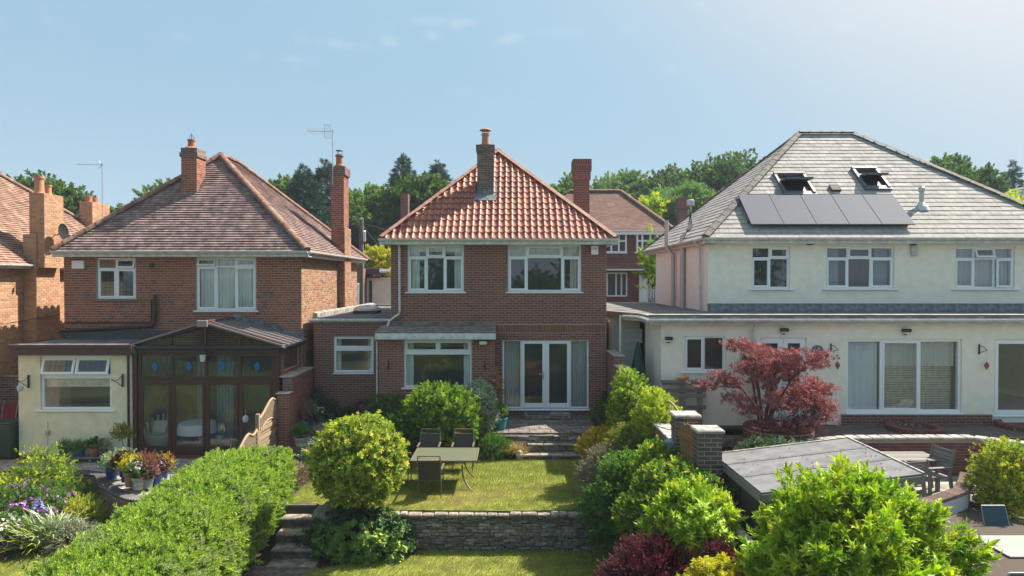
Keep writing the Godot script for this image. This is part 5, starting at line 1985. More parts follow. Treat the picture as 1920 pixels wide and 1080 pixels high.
	for a in [[1558, 662, "iron bracket with hanging rust ornament left of the wide patio door"], [1836, 663, "iron bracket with hanging rust ornament right of the wide patio door"]]:
		var p = Vector3((a[0] - 960) * .015, 4 - (a[1] - 525) * .015, -19.19)
		var br = thing("hanging_bracket", a[2], "bracket", p)
		var bm = MB.new()
		bm.soft(p.x - .012, p.x + .012, p.y - .02, p.y + .27, 19.15, 19.198, .004)
		bm.tube([p + Vector3(0, .22, .03), p + Vector3(.08, .2, .06), p + Vector3(.16, .1, .12)], .009, 5)
		bm.tube([p + Vector3(0, .02, .03), p + Vector3(.1, .08, .08), p + Vector3(.16, .1, .12)], .009, 5)
		part(br, "bracket", bm, M.black)
		var om = MB.new()
		om.tube([p + Vector3(.14, .1, .12), p + Vector3(.14, -.24, .12)], .003, 4)
		om.lathe(p + Vector3(.14, -.4, .12), [[0, -.05], [.03, 0], [.065, .07], [.05, .12], [.015, .17], [0, .18]], 10)
		part(br, "ornament", om, M.rust)
	var ab = thing("alarm_box", "small cream alarm box between the cream house's upstairs windows", "alarm", Vector3(12.849, 4.77, -21.9))
	var am = MB.new()
	am.soft(12.822, 13.028, 4.773, 5.1, 21.9, 21.99, .02)
	part(ab, "case", am, M.soffit)
	# green folded parasol in the passage
	var pa = thing("folded_parasol", "folded parasol under a dark green cover in the side passage", "parasol", Vector3(3.743, -.1, -20.3), "", true)
	var pm = MB.new()
	pm.lathe(Vector3(0, .5, 0), [[.24, 0], [.27, .3], [.2, .9], [.1, 1.5], [.03, 1.75], [0, 1.78]], 12)
	part(pa, "cover", pm, M.cover_green)
	var pp = MB.new()
	pp.tube([Vector3(0, 0, 0), Vector3(0, .6, 0)], .03, 8)
	pp.lathe(Vector3(0, -.0, 0), [[.25, 0], [.25, .06], [.05, .1]], 12)
	part(pa, "pole", pp, M.dark_metal)


# ---------- buildings behind ----------
func houses_behind():
	var h = thing("brick_house", "brown roofed brick house standing behind between the middle and cream houses", "house", Vector3(7, 2.4, -52))
	var f = facing(50)
	var xl = 1.0
	var xr = 11.4
	var top = 7.477
	var wa = [6.641, 8.398, 5.992, 7.438]
	var wb = [9.062, 11.016, 5.992, 7.438]
	var dr = [6.914, 8.438, 2.789, 4.547]
	wall_body(h, "wall", f, xl, xr, 1.8, top, [], .3, M.brick_red.mats[0])
	bricks(h, f, xl, xr, 3.2, top, [wa, wb, dr], M.brick_red, {"len": .46, "h": .15})
	window(h, f, [wa[0], 7.266, 7.812, wa[1]], [wa[2], 6.852, wa[3]], {"z": .06, "fw": .12, "glass": M.black})
	window(h, f, [wb[0], 9.492, 10.078, 10.625, wb[1]], [wb[2], 6.852, wb[3]], {"z": .3, "deep": .3, "fw": .12, "glass": M.black})
	window(h, f, [dr[0], 7.617, 8.008, dr[1]], [dr[2], dr[3]], {"z": .06, "fw": .1, "glass": M.black, "sill": false})
	var gd = MB.new()
	gd.box(9.297, 10.938, 2.4, 4.391, 49.9, 50)
	part(h, "garage_door", gd, M.upvc)
	var pr = MB.new()
	pr.prism([Vector2(xl, 4.682), Vector2(xr + .5, 4.682), Vector2(xr + .5, 4.796), Vector2(xl, 4.796)], 48.5, 48.7)
	part(h, "fascia", pr, M.upvc)
	slope(h, Vector3(xl, 4.796, -48.5), Vector3(xr + .5, 4.796, -48.5), Vector3(xl, 5.68, -50), Vector3(xr + .5, 5.68, -50), S.far_tile, .6, .22, M.brick_red, {"long": .3, "deck_name": "porch_roof"})
	var e = top + .1
	var A = Vector3(.2, e, -49.5)
	var B = Vector3(11.756, e, -49.5)
	var ra = Vector3(4.6, 10.919, -54)
	var rb = Vector3(8.564, 10.919, -54)
	slope(h, A, B, ra, rb, S.far_tile, .3, .15, M.roof_brown, {"bond": true, "long": .3, "tilt": .02})
	slope(h, B, Vector3(B.x, e, -58.5), rb, rb, S.far_tile, .3, .15, M.roof_brown, {"long": .3})
	ridge(h, B + UP * .1, rb + UP * .1, .2, .5, M.roof_brown)
	ridge(h, ra + UP * .1, rb + UP * .1, .2, .5, M.roof_brown, "ridge_tile")
	gutter(h, Vector3(A.x, e, -49.5), Vector3(B.x, e, -49.5), Vector3.BACK, M.upvc, M.upvc, .3)
	# chimneys
	var c = thing("brick_chimney", "tall red brick chimney with corbelled top behind the red roof", "chimney", Vector3(3.07, 4.8, -30))
	brick_stack(c, 2.754, 3.398, 4.8, 8.4, 30, 30.7, M.brick_red, M.mortar_dark, {"singles": 120, "body": "stack"})
	brick_stack(c, 2.707, 3.445, 8.4, 8.78, 29.95, 30.75, M.brick_red, M.mortar_dark, {"singles": 20, "body": "corbel", "len": .11})
	brick_stack(c, 2.672, 3.48, 8.78, 9.3, 29.9, 30.8, M.brick_red, M.mortar_grey, {"singles": 20, "body": "cap", "len": .075, "h": .26})
	var c2 = thing("brick_chimney", "slim dark brick chimney rising behind the left hip of the red roof", "chimney", Vector3(-5.997, 6.523, -38))
	brick_stack(c2, -6.205, -5.789, 5, 8.8, 38, 38.6, M.brick_red, M.mortar_dark, {"body": "stack", "singles": 40})
	var c3 = thing("brick_chimney", "round topped red chimney beyond the cream house's left roof slope", "chimney", Vector3(11.285, 7.34, -45))
	brick_stack(c3, 11.004, 11.566, 5, 8.7, 45, 45.6, M.brick_red, M.mortar_dark, {"body": "stack", "singles": 40})
	brick_stack(c3, 10.934, 11.637, 8.7, 9.4, 44.9, 45.7, M.brick_red, M.mortar_dark, {"body": "cap", "singles": 10})
	# grey roofed house beyond the cream house
	var g = thing("slate_roofed_house", "grey roofed house at the right edge behind the cream house", "house", Vector3(27, 0, -36))
	var gb = MB.new()
	gb.box(25, 36, 0, 6.1, 33, 42)
	part(g, "wall", gb, M.cream)
	slope(g, Vector3(24.2, 6.1, -32.6), Vector3(37, 6.1, -32.6), Vector3(27.5, 9.0, -36.5), Vector3(34, 9.0, -36.5), S.slate, .33, .3, M.slate, {"bond": true, "long": .4})
	slope(g, Vector3(24.2, 6.1, -42), Vector3(24.2, 6.1, -32.6), Vector3(27.5, 9.0, -37.5), Vector3(27.5, 9.0, -36.5), S.slate, .33, .3, M.slate, {"bond": true, "long": .4})
	ridge(g, Vector3(24.2, 6.15, -32.6), Vector3(27.5, 9.05, -36.5), .15, .45, M.ridge_slate, "hip_tile", true)
	# garages at the end of the side passage
	var k = thing("lock_up_garage", "grey flat roofed garage with dim wall seen down the gap between houses", "garage", Vector3(-8.3, .2, -42))
	var km = MB.new()
	km.box(-8.841, -7.111, 0, 4.16, 41, 43)
	part(k, "wall", km, M.cream)
	var kr = MB.new()
	kr.soft(-8.84, -7.886, 4.318, 4.7, 40.7, 43, .02)
	part(k, "flat_roof", kr, M.felt_dark)
	var kf = MB.new()
	kf.soft(-7.781, -6.875, 4.469, 4.594, 40, 43, .02)
	part(k, "fascia", kf, M.upvc)
	var kd = MB.new()
	kd.soft(-8.797, -7.905, 4.128, 4.223, 40.75, 40.95, .01)
	kd.soft(-8.797, -8.75, 1.0, 4.191, 40.75, 40.95, .01)
	part(k, "door_frame", kd, M.dark_metal)
	var k2 = thing("lock_up_garage", "brick garage with white door behind the left house's eaves", "garage", Vector3(-9.5, .2, -40))
	var k2m = MB.new()
	k2m.box(-9.75, -8.714, 0, 4.67, 39, 45)
	part(k2, "wall", k2m, M.brick_mid.mats[0])
	var k2d = MB.new()
	k2d.soft(-9.269, -8.722, 1.2, 3.818, 38.9, 39.0, .02)
	part(k2, "door", k2d, M.upvc)
	var tp = thing("blue_tarpaulin", "bright blue tarpaulin heap seen over the side building's flat roof", "tarpaulin", Vector3(-6.909, 2.943, -33))
	var tq = MB.new()
	tq.lathe(Vector3(-6.858, 2.376, -33), [[.5, 0], [.46, .3], [.34, .42], [.3, .5], [.08, .52], [0, .5]], 7, Vector3(.9, 1, .7))
	tq.tube([Vector3(-6.909, 2.066, -33), Vector3(-6.909, 1.035, -33)], .5, 8)
	part(tp, "sheet", tq, mat(lin(.02, .05, .35), .5))
	var db = thing("side_door", "dark door in the pale garage wall down the gap", "door", Vector3(-8.6, .5, -40.9))
	var dq = MB.new()
	dq.soft(-8.563, -8.404, .5, 3.968, 40.92, 40.99, .01)
	part(db, "leaf", dq, M.dark_metal)
	# utility pole with wires
	var p = thing("utility_pole", "weathered wooden utility pole with wires between left and middle houses", "pole", Vector3(-7.931, .3, -36), "", true)
	var pm = MB.new()
	pm.tube([Vector3(0, 0, 0), Vector3(0, 7.178 - .3, 0)], [.15, .11], 10)
	part(p, "post", pm, M.pole_wood)
	var pt = MB.new()
	pt.soft(.05, .22, 5.7, 6.3, -.1, .1, .04)
	pt.lathe(Vector3(0, 6.85, 0), [[.1, 0], [.12, .1], [.0, .14]], 10)
	part(p, "terminal_box", pt, M.metal)
	for q in [[Vector3(-1.6, 5.6, -2), "wire"], [Vector3(6.2, 5.6, 2), "wire"], [Vector3(3.6, 4.4, 9), "wire"], [Vector3(5.0, 6.0, 3), "wire"]]:
		var wm = MB.new()
		var pts = []
		for s in 9: pts.push_back(Vector3(0, 6.7, 0).lerp(q[0], s / 8.0) - UP * sin(PI * s / 8.0) * .25)
		wm.tube(pts, .012, 4)
		part(p, "wire", wm, M.lead)


# ---------- garden helpers ----------
func pot(called, label, at_: Vector3, r, high, m, shape = "tub"):
	var t = thing(called, label, "pot", at_, "", true)
	var mb = MB.new()
	var prof = [[0, 0], [r * .72, 0], [r * .98, high * .86], [r * 1.06, high * .87], [r * 1.06, high], [r * .92, high], [r * .88, high * .85], [0, high * .85]]
	if shape == "urn": prof = [[0, 0], [r * .6, 0], [r * .95, high * .45], [r, high * .7], [r * .85, high * .9], [r * 1.0, high], [r * .85, high], [r * .75, high * .85], [0, high * .85]]
	mb.lathe(Vector3.ZERO, prof, 18)
	part(t, "container", mb, m)
	var sm = MB.new()
	sm.lathe(Vector3(0, high * .86, 0), [[r * .9, 0], [0, .01]], 14)
	part(t, "compost", sm, M.soil)
	return t


func planted(t, y, r: Vector3, mesh, m, pal, count, size = 1.0, called = "plant"):
	var pts = body_points(Vector3(0, y, 0), r, count, {"lump": .3, "inner": .7, "lowest": -.5})
	return grow(t, called, pts, mesh, m, pal, {"size": size, "rise": .8})


func curved_coping(par, pts, y, w, h, fam, step, called = "coping_brick"):
	# bricks on edge across a wall that follows pts (x, depth)
	var curve = Curve2D.new()
	for p in pts: curve.add_point(p)
	var smooth_ = Curve2D.new()
	for k in pts.size():
		var a: Vector2 = pts[maxi(k - 1, 0)]
		var b: Vector2 = pts[mini(k + 1, pts.size() - 1)]
		smooth_.add_point(pts[k], (a - b) * .18, (b - a) * .18)
	var length = smooth_.get_baked_length()
	var s = 0.0
	var mesh = MB.new()
	mesh.soft_obb(Vector3.ZERO, Vector3.RIGHT, Vector3.UP, Vector3.BACK, Vector3((step - .012) * .5, h * .5, w * .5), .02)
	var shared = mesh.mesh()
	while s < length:
		var q = smooth_.sample_baked(s)
		var q2 = smooth_.sample_baked(minf(s + .05, length))
		var q1 = smooth_.sample_baked(maxf(s - .05, 0))
		var t = (q2 - q1).normalized()
		var o = part(par, called, shared, fam.mats[rng.randi() % fam.mats.size()])
		var ax = Vector3(t.x, 0, -t.y)
		o.transform = Transform3D(Basis(ax, UP, ax.cross(UP)), Vector3(q.x, y - h * .5, -q.y) + o.position)
		s += step
	return smooth_


func curved_wall(par, curve, y0, y1, thick, fam, mortar, singles = 0, both = true):
	var length: float = curve.get_baked_length()
	var mb = MB.new()
	var n = int(length / .2) + 1
	var prev = null
	for k in n + 1:
		var q: Vector2 = curve.sample_baked(length * k / n)
		var q2: Vector2 = curve.sample_baked(minf(length * k / n + .05, length))
		var q1: Vector2 = curve.sample_baked(maxf(length * k / n - .05, 0))
		var t = (q2 - q1).normalized()
		var nn = Vector2(t.y, -t.x) * thick * .5
		var cur = [q + nn, q - nn]
		if prev:
			for s in 2:
				var a: Vector2 = prev[s]
				var b: Vector2 = cur[s]
				var qa = Vector3(a.x, y0, -a.y)
				var qb = Vector3(b.x, y0, -b.y)
				var up = UP * (y1 - y0)
				if s == 0: mb.quad(qa, qb, qb + up, qa + up)
				else: mb.quad(qb, qa, qa + up, qb + up)
			mb.quad(Vector3(prev[0].x, y1, -prev[0].y), Vector3(cur[0].x, y1, -cur[0].y), Vector3(cur[1].x, y1, -cur[1].y), Vector3(prev[1].x, y1, -prev[1].y))
		prev = cur
	part(par, "wall_core", mb, mortar)
	if fam == null: return
	var xf = []
	var cols = []
	var rows = int((y1 - y0) / .075)
	var left = singles
	for r in rows:
		var s = .06 if r % 2 else .17
		while s < length - .1:
			for side in ([-1, 1] if both else [1]):
				var q: Vector2 = curve.sample_baked(s)
				var t: Vector2 = (curve.sample_baked(s + .05) - curve.sample_baked(s - .05)).normalized()
				var nn: Vector2 = Vector2(t.y, -t.x) * side
				var ax = Vector3(t.x, 0, -t.y) * side
				var out = Vector3(nn.x, 0, -nn.y)
				var c = Vector3(q.x, y0 + (r + .5) * .075, -q.y) + out * (thick * .5 - .01)
				var tr = Transform3D(Basis(ax * .213, UP * .063, ax.cross(UP) * .04), c)
				var tone = rng.randi() % fam.tones.size()
				if left > 0 and r >= rows - 4:
					left -= 1
					var o = part(par, "brick", S.brick, fam.mats[tone])
					tr.origin += o.position
					o.transform = tr
				else:
					xf.push_back(tr)
					cols.push_back(fam.tones[tone] * rng.randf_range(.85, 1.15))
			s += .225
	many(par, "joined_bricks", S.brick, fam.vc, xf, cols)


func board(mb, p, q, w, h, up = Vector3.UP): mb.bar(p, q, w, h, up)


# ---------- the middle garden ----------
func middle_garden():
	var ly = -.92
	# patio and steps
	slabs("patio", -2.5, 2.95, 19.2, 21.48, -.3, .6, .46, M.slab)
	var wall_ = thing("patio_wall", "low dark stone wall holding up the patio behind the lawn steps", "wall", Vector3(0, -.95, -19.2))
	var pw = MB.new()
	pw.box(-2.5, 2.95, -1.0, -.36, 19.12, 19.24)
	part(wall_, "core", pw, M.step_dark)
	rubble(wall_, facing(19.12), -.6, 2.2, -.95, -.36, .26, .1, 80)
	var st = thing("garden_steps", "two wide stone steps from patio down to lawn", "steps", Vector3(.9, -.95, -18.9))
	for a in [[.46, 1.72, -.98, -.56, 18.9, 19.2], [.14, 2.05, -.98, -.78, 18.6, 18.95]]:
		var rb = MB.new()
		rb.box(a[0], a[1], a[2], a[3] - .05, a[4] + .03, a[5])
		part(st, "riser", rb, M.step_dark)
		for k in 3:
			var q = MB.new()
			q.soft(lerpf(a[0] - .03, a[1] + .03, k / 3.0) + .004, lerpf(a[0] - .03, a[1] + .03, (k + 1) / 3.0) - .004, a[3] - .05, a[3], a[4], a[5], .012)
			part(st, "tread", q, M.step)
	var ds = thing("door_step", "stone door step with dark mat below the white french doors", "step", Vector3(1.1, -.3, -21.2))
	var dm = MB.new()
	dm.soft(0.377, 1.821, -.3, -.16, 20.95, 21.45, .015)
	part(ds, "stone", dm, M.stone)
	var mt = thing("door_mat", "dark door mat on the stone door step", "mat", Vector3(.7, -.16, -21.2))
	var mm = MB.new()
	mm.soft(0.476, 1.165, -.158, -.142, 21.0, 21.4, .005)
	part(mt, "mat", mm, M.felt_dark)
	var mt2 = thing("door_mat", "pale stone slab beside the mat on the door step", "slab", Vector3(1.4, -.16, -21.2))
	var m3 = MB.new()
	m3.soft(1.198, 1.755, -.158, -.13, 20.98, 21.35, .008)
	part(mt2, "slab", m3, M.step)

	# upper lawn and lower lawn
	lawn([Vector2(-4.95, 15.0), Vector2(-4.3, 15.0), Vector2(-3.9, 14.55), Vector2(-2.2, 14.55), Vector2(0, 14.5), Vector2(2.1, 14.6), Vector2(2.2, 18.58), Vector2(-3.6, 18.58), Vector2(-5.0, 17.4)], ly, 5, [[-1.0, 15.3, .9, .75], [-.2, 15.6, .5, .55], [.45, 15.8, .6, .5], [-4.7, 15.4, .4, .5], [-1.6, 14.8, .8, .35]], .042, "mown upper lawn grass between patio and stone retaining wall")
	lawn([Vector2(-4.0, 12.2), Vector2(2.6, 12.2), Vector2(2.6, 14.3), Vector2(-2.2, 14.3), Vector2(-3.2, 13.75), Vector2(-4.0, 13.3)], -1.71, 8, [[-1.6, 13.3, .5, .5], [-.8, 12.9, .6, .3]], .042, "mown lower lawn grass in front of the stone retaining wall")
	# stone retaining wall
	var rw = thing("retaining_wall", "long grey rubble stone retaining wall below the upper lawn", "wall", Vector3(0, -1.75, -14.4))
	var core = MB.new()
	core.slab([Vector2(-4.0, 14.46), Vector2(2.9, 14.46), Vector2(2.9, 14.75), Vector2(-4.0, 14.75)], -1.8, -.99)
	part(rw, "core", core, M.step_dark)
	rubble(rw, facing(14.46), -3.2, 2.6, -1.78, -1.0, .2, .062, 290)
	var x = -3.2
	while x < 2.5:
		var w = rng.randf_range(.16, .34)
		var q = MB.new()
		q.soft(x, x + w - .01, -1.01, -.95 + rng.randf_range(-.015, .02), 14.36 + rng.randf_range(-.02, .02), 14.58, .02)
		part(rw, "coping_stone", q, M.coping.mats[rng.randi() % 3])
		x += w
	# steps at the left
	var gs = thing("garden_steps", "dark stone steps descending beside the privet hedge", "steps", Vector3(-4.5, -1.7, -14.2))
	for k in 5:
		var y = -.92 - .195 * k
		var d0 = 15.0 - .36 * k
		var q = MB.new()
		var x0 = -5.0 + .02 * k
		var x1 = -4.05 + .03 * k
		q.soft(x0, x1, y - .07, y - .01, d0 - .03, d0 + .4, .02)
		part(gs, "tread", q, M.step)
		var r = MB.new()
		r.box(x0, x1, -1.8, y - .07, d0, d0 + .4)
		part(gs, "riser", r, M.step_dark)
	var gp = MB.new()
	gp.slab([Vector2(-5.2, 12.0), Vector2(-3.7, 12.0), Vector2(-3.7, 13.4), Vector2(-4.0, 13.6), Vector2(-5.2, 13.6)], -1.78, -1.72)
	structure("path", gp, M.step_dark)
	var bd = thing("boulder", "weathered grey boulder at the top of the garden steps", "boulder", Vector3(-4.0, -1.0, -14.5))
	var bm = MB.new()
	for k in 5:
		bm.lathe(Vector3(-4.05 + k * .16, -1.1 - .04 * absf(k - 2), -14.45 + .06 * (k % 2)), [[.2, 0], [.22, .15], [.15, .3 + .06 * (k % 3)], [.05, .38 + .06 * (k % 3)], [0, .4 + .06 * (k % 3)]], 7)
	part(bd, "rock", bm, M.stone)
	# side path with steps
	slabs("path", -6.2, -3.4, 19.75, 21.7, -.35, .6, .6, M.slab)
	slabs("path", -6.2, -4.6, 18.8, 19.75, -.62, .6, .6, M.slab)
	# boundary wall beside the conservatory
	var bw = thing("boundary_wall", "stepped brick boundary wall between conservatory and side path", "wall", Vector3(-6.4, -1, -20))
	brick_stack(bw, -6.53, -6.26, -1.2, 1.22, 19.4, 21.4, M.brick_old, M.mortar_grey, {"body": "wall", "singles": 30})
	bricks(bw, facing_right(-6.26), 19.4, 21.4, -1.2, 1.2, [], M.brick_mid, {"singles": 150, "proud": .012})
	brick_stack(bw, -6.55, -6.24, -1.2, .8, 19.05, 19.4, M.brick_mid, M.mortar_dark, {"body": "pier", "singles": 60, "side_singles": 20})
	var cp = MB.new()
	cp.soft(-6.6, -6.22, 1.22, 1.28, 19.35, 21.42, .015)
	cp.soft(-6.6, -6.2, .8, .85, 19.0, 19.38, .015)
	part(bw, "coping", cp, M.concrete)
	trellis()
	furniture()
	plants_middle()


# uneven stones laid in rough courses
func rubble(par, f, x0, x1, y0, y1, long, high, singles):
	var y = y0
	var xf = []
	var cols = []
	var left = singles
	var mesh = MB.new()
	mesh.soft_obb(Vector3.ZERO, Vector3.RIGHT, Vector3.UP, Vector3.BACK, Vector3.ONE * .5, .14)
	var shared = mesh.mesh()
	while y < y1 - .03:
		var hh = minf(high * rng.randf_range(.55, 1.3), y1 - y)
		var x = x0 - rng.randf() * long
		while x < x1:
			var w = long * rng.randf_range(.45, 1.7)
			var a = maxf(x, x0)
			var b = minf(x + w, x1)
			if b - a > .05:
				var z = rng.randf_range(.005, .07)
				var cut = rng.randf_range(.7, 1.05)
				var tr = Transform3D(Basis(f.u * (b - a - .008), UP * hh * cut, f.n * (.08 + z)).rotated(f.n, rng.randf_range(-.07, .07)).rotated(UP, rng.randf_range(-.12, .12)), at(f, (a + b) * .5, y + hh * .5 + rng.randf_range(-.012, .012), (z - .08) * .5))
				var t = rng.randi() % M.rubble.tones.size()
				if left > 0:
					left -= 1
					var o = part(par, "stone", shared, M.rubble.mats[t])
					tr.origin += o.position
					o.transform = tr
				else:
					xf.push_back(tr)
					cols.push_back(M.rubble.tones[t] * rng.randf_range(.8, 1.2))
			x += w
		y += hh
	many(par, "joined_stones", shared, M.rubble.vc, xf, cols)


func trellis():
	# arched lattice fence that runs away from the viewer beside the hedge
	for a in [[17.7, 19.35, -1.1, .36, .72, "tall arched lattice fence panel with horizontal slats by the conservatory"], [16.1, 17.6, -1.5, -.22, .12, "lower arched lattice fence panel half hidden by the hedge"]]:
		var t = thing("fence_panel", a[5], "fence", Vector3(-6.6, a[2], -(a[0] + a[1]) * .5))
		var d0 = a[0]
		var d1 = a[1]
		for d in [d0, d1]:
			var pm = MB.new()
			pm.soft(-6.66, -6.56, a[2], a[3] + (.33 if d == d1 else .16), d - .05, d + .05, .01)
			part(t, "post", pm, M.tan_wood.mats[0])
		var curve = func(q): return a[3] + .02 + (a[4] - a[3]) * (.5 - .5 * cos(PI * clampf(q * 1.5, 0, 1))) * 1.0 - (.1 * sin(PI * clampf((q - .67) * 3, 0, 1)))
		var split = a[3] - .4
		var tm = MB.new()
		var pts = []
		for k in 15: pts.push_back(Vector3(-6.6, curve.call(k / 14.0), -lerpf(d0, d1, k / 14.0)))
		tm.tube(pts, .035, 6)
		var pts2 = []
		for k in 15: pts2.push_back(Vector3(-6.6, split + .3 * sin(PI * k / 14.0) * .9, -lerpf(d0, d1, k / 14.0)))
		tm.tube(pts2, .03, 6)
		part(t, "arched_rail", tm, M.tan_wood.mats[1])
		var lm = MB.new()
		for s in [-1, 1]:
			var c = -2.0
			while c < 3.5:
				# a lattice strip, cut to stay between the two rails
				var prev = null
				for k in 41:
					var q = k / 40.0
					var dd = lerpf(d0, d1, q)
					var y = split + c + s * (dd - d0)
					var inside: bool = y < curve.call(q) and y > split + .27 * sin(PI * q)
					var p = Vector3(-6.6 + .008 * s, y, -dd)
					if inside and prev: lm.bar(prev, p, .012, .022, Vector3.RIGHT)
					prev = p if inside else null
				c += .105
		part(t, "lattice", lm, M.tan_wood.mats[2])
		var y = a[2] + .1
		var r = 0
		while y < split + .27:
			var q0 = 0.0
			var q1 = 1.0
			if y > split:
				q0 = asin(clampf((y - split) / .27, 0, 1)) / PI
				q1 = 1 - q0
			if q1 - q0 > .1:
				var sm = MB.new()
				sm.soft(-6.6 - .012 + (.016 if r % 2 else -.012), -6.6 + .012 + (.016 if r % 2 else -.012), y, y + .105, lerpf(d0, d1, q0) + .03, lerpf(d0, d1, q1) - .03, .004)
				part(t, "slat", sm, M.tan_wood.mats[r % 3])
			y += .112
			r += 1


func furniture():
	var ly = -.92
	# patio table
	var t = thing("garden_table", "rectangular glass topped garden table on curved brown legs", "table", Vector3(-1.6, ly, -16.45), "", true)
	var top = MB.new()
	top.soft(-.76, .76, .7, .715, -.58, .58, .005)
	part(t, "table_top", top, M.table_glass)
	var rim = MB.new()
	for s in [[-.78, .78, -.62, -.575], [-.78, .78, .575, .62]]: rim.soft(s[0], s[1], .685, .722, s[2], s[3], .01)
	for s in [[-.785, -.745], [.745, .785]]: rim.soft(s[0], s[1], .686, .721, -.575, .575, .01)
	part(t, "rim", rim, M.frame_brown)
	for sx in [-1, 1]:
		for sz in [-1, 1]:
			var lg = MB.new()
			var pts = []
			for k in 9:
				var q = k / 8.0
				pts.push_back(Vector3(sx * (.42 + .22 * pow(absf(q - .35) * 1.5, 2)), .7 * (1 - q) + .015, sz * (.4 + .16 * pow(absf(q - .35) * 1.5, 2))))
			lg.tube(pts, .02, 8)
			part(t, "leg", lg, M.frame_brown)
	# chairs
	var c = thing("garden_chair", "brown sling garden chair seen from behind in front of the table", "chair", Vector3(-1.86, ly, -15.55), "sling chairs round the garden table", true)
	var fr = MB.new()
	for s in [-1, 1]:
		fr.tube([Vector3(.26 * s, 0, .22), Vector3(.26 * s, .4, .2), Vector3(.26 * s, .62, .24), Vector3(.25 * s, .98, .34)], .014, 6)
		fr.tube([Vector3(.26 * s, 0, -.26), Vector3(.26 * s, .62, -.28), Vector3(.28 * s, .65, -.2), Vector3(.27 * s, .64, .25)], .014, 6)
	fr.tube([Vector3(-.25, .98, .34), Vector3(.25, .98, .34)], .014, 6)
	fr.tube([Vector3(-.25, .87, .315), Vector3(.25, .87, .315)], .01, 6)
	fr.tube([Vector3(-.26, .4, .2), Vector3(.26, .4, .2)], .012, 6)
	fr.tube([Vector3(-.26, .4, -.27), Vector3(.26, .4, -.27)], .012, 6)
	part(c, "frame", fr, M.frame_brown)
	var sc = MB.new()
	for k in 4:
		var x0 = -.2 + k * .125
		var arc = []
		for q in 7: arc.push_back(Vector3(x0 + .12 * q / 6.0 - .04, .88 + sin(PI * q / 6.0 + k) * .04 + .04, .328))
		sc.tube(arc, .005, 4)
	part(c, "scroll", sc, M.frame_brown)
	var back = MB.new()
	back.soft_obb(Vector3(0, .64, .262), Vector3(1, 0, 0), Vector3(0, .97, .24), Vector3(0, -.24, .97), Vector3(.245, .24, .008), .005)
	part(c, "backrest", back, M.sling_brown)
	var se = MB.new()
	se.soft_obb(Vector3(0, .41, -.03), Vector3(1, 0, 0), Vector3(0, 1, 0), Vector3(0, 0, 1), Vector3(.245, .008, .23), .005)
	part(c, "seat", se, M.sling_brown)
	for s in [-1, 1]:
		var am = MB.new()
		am.soft(.27 * s - .025, .27 * s + .025, .645, .67, -.24, .26, .01)
		part(c, "armrest", am, M.frame_brown)
	copy(c, Vector3(-2.15, ly, -17.65), PI, "dark sling garden chair behind the table on its left side")
	copy(c, Vector3(-1.27, ly, -17.65), PI, "dark sling garden chair behind the table on its right side")
	copy(c, Vector3(-2.75, ly, -16.5), -PI / 2, "sling garden chair at the table's left end behind the round tree")
	# ornaments
	var bb = thing("bird_bath", "round stone bird bath bowl at the patio's right corner", "bird bath", Vector3(2.23, -.95, -18.9), "", true)
	var bm = MB.new()
	bm.lathe(Vector3.ZERO, [[0, 0], [.17, 0], [.15, .05], [.07, .1], [.065, .5], [.12, .54], [.27, .6], [.3, .67], [.27, .67], [.2, .62], [0, .61]], 18)
	part(bb, "bowl", bm, M.stone)
	var sq = thing("stone_statue", "small weathered stone animal statue at the steps' right end", "statue", Vector3(1.816, -.78, -18.75), "", true)
	var sm = MB.new()
	sm.soft(-.09, .09, 0, .06, -.08, .08, .015)
	sm.lathe(Vector3(0, .05, 0), [[.075, 0], [.085, .08], [.06, .16], [.04, .2]], 10)
	sm.lathe(Vector3(0, .22, .015), [[0, 0], [.045, .02], [.058, .06], [.045, .1], [0, .12]], 10)
	for s in [-1, 1]: sm.lathe(Vector3(.035 * s, .31, .0), [[.018, 0], [.014, .04], [0, .06]], 6)
	for s in [-1, 1]: sm.lathe(Vector3(.045 * s, .05, .06), [[.03, 0], [.025, .1], [.0, .12]], 6)
	part(sq, "figure", sm, M.stone)
	var rk = thing("white_stone", "rounded white stone at the left end of lawn steps", "stone", Vector3(0.205, -.92, -18.7), "", true)
	var rm = MB.new()
	rm.lathe(Vector3.ZERO, [[0, 0], [.1, .02], [.12, .12], [.08, .22], [0, .27]], 9)
	part(rk, "rock", rm, M.white_glaze)
	var hr = thing("hose_reel", "black hose reel on the wall at the patio's right", "hose reel", Vector3(2.898, .05, -21.3), "", true)
	var hm = MB.new()
	for k in 5:
		var ring = []
		for s in 17: ring.push_back(Vector3(.02 * k - .04, cos(TAU * s / 16) * (.13 + .012 * (k % 2)), sin(TAU * s / 16) * (.13 + .012 * (k % 2))) + Vector3(0, .3, 0))
		hm.tube(ring, .014, 5)
	hm.tube([Vector3(0, .15, .1), Vector3(-.1, 0, .15), Vector3(-.3, -.25, .1)], .014, 5)
	part(hr, "hose", hm, M.black)
	var hb = MB.new()
	hb.soft(-.42, -.2, -.38, -.22, -.2, -.05, .02)
	part(hr, "tap_box", hb, M.grey_glaze)


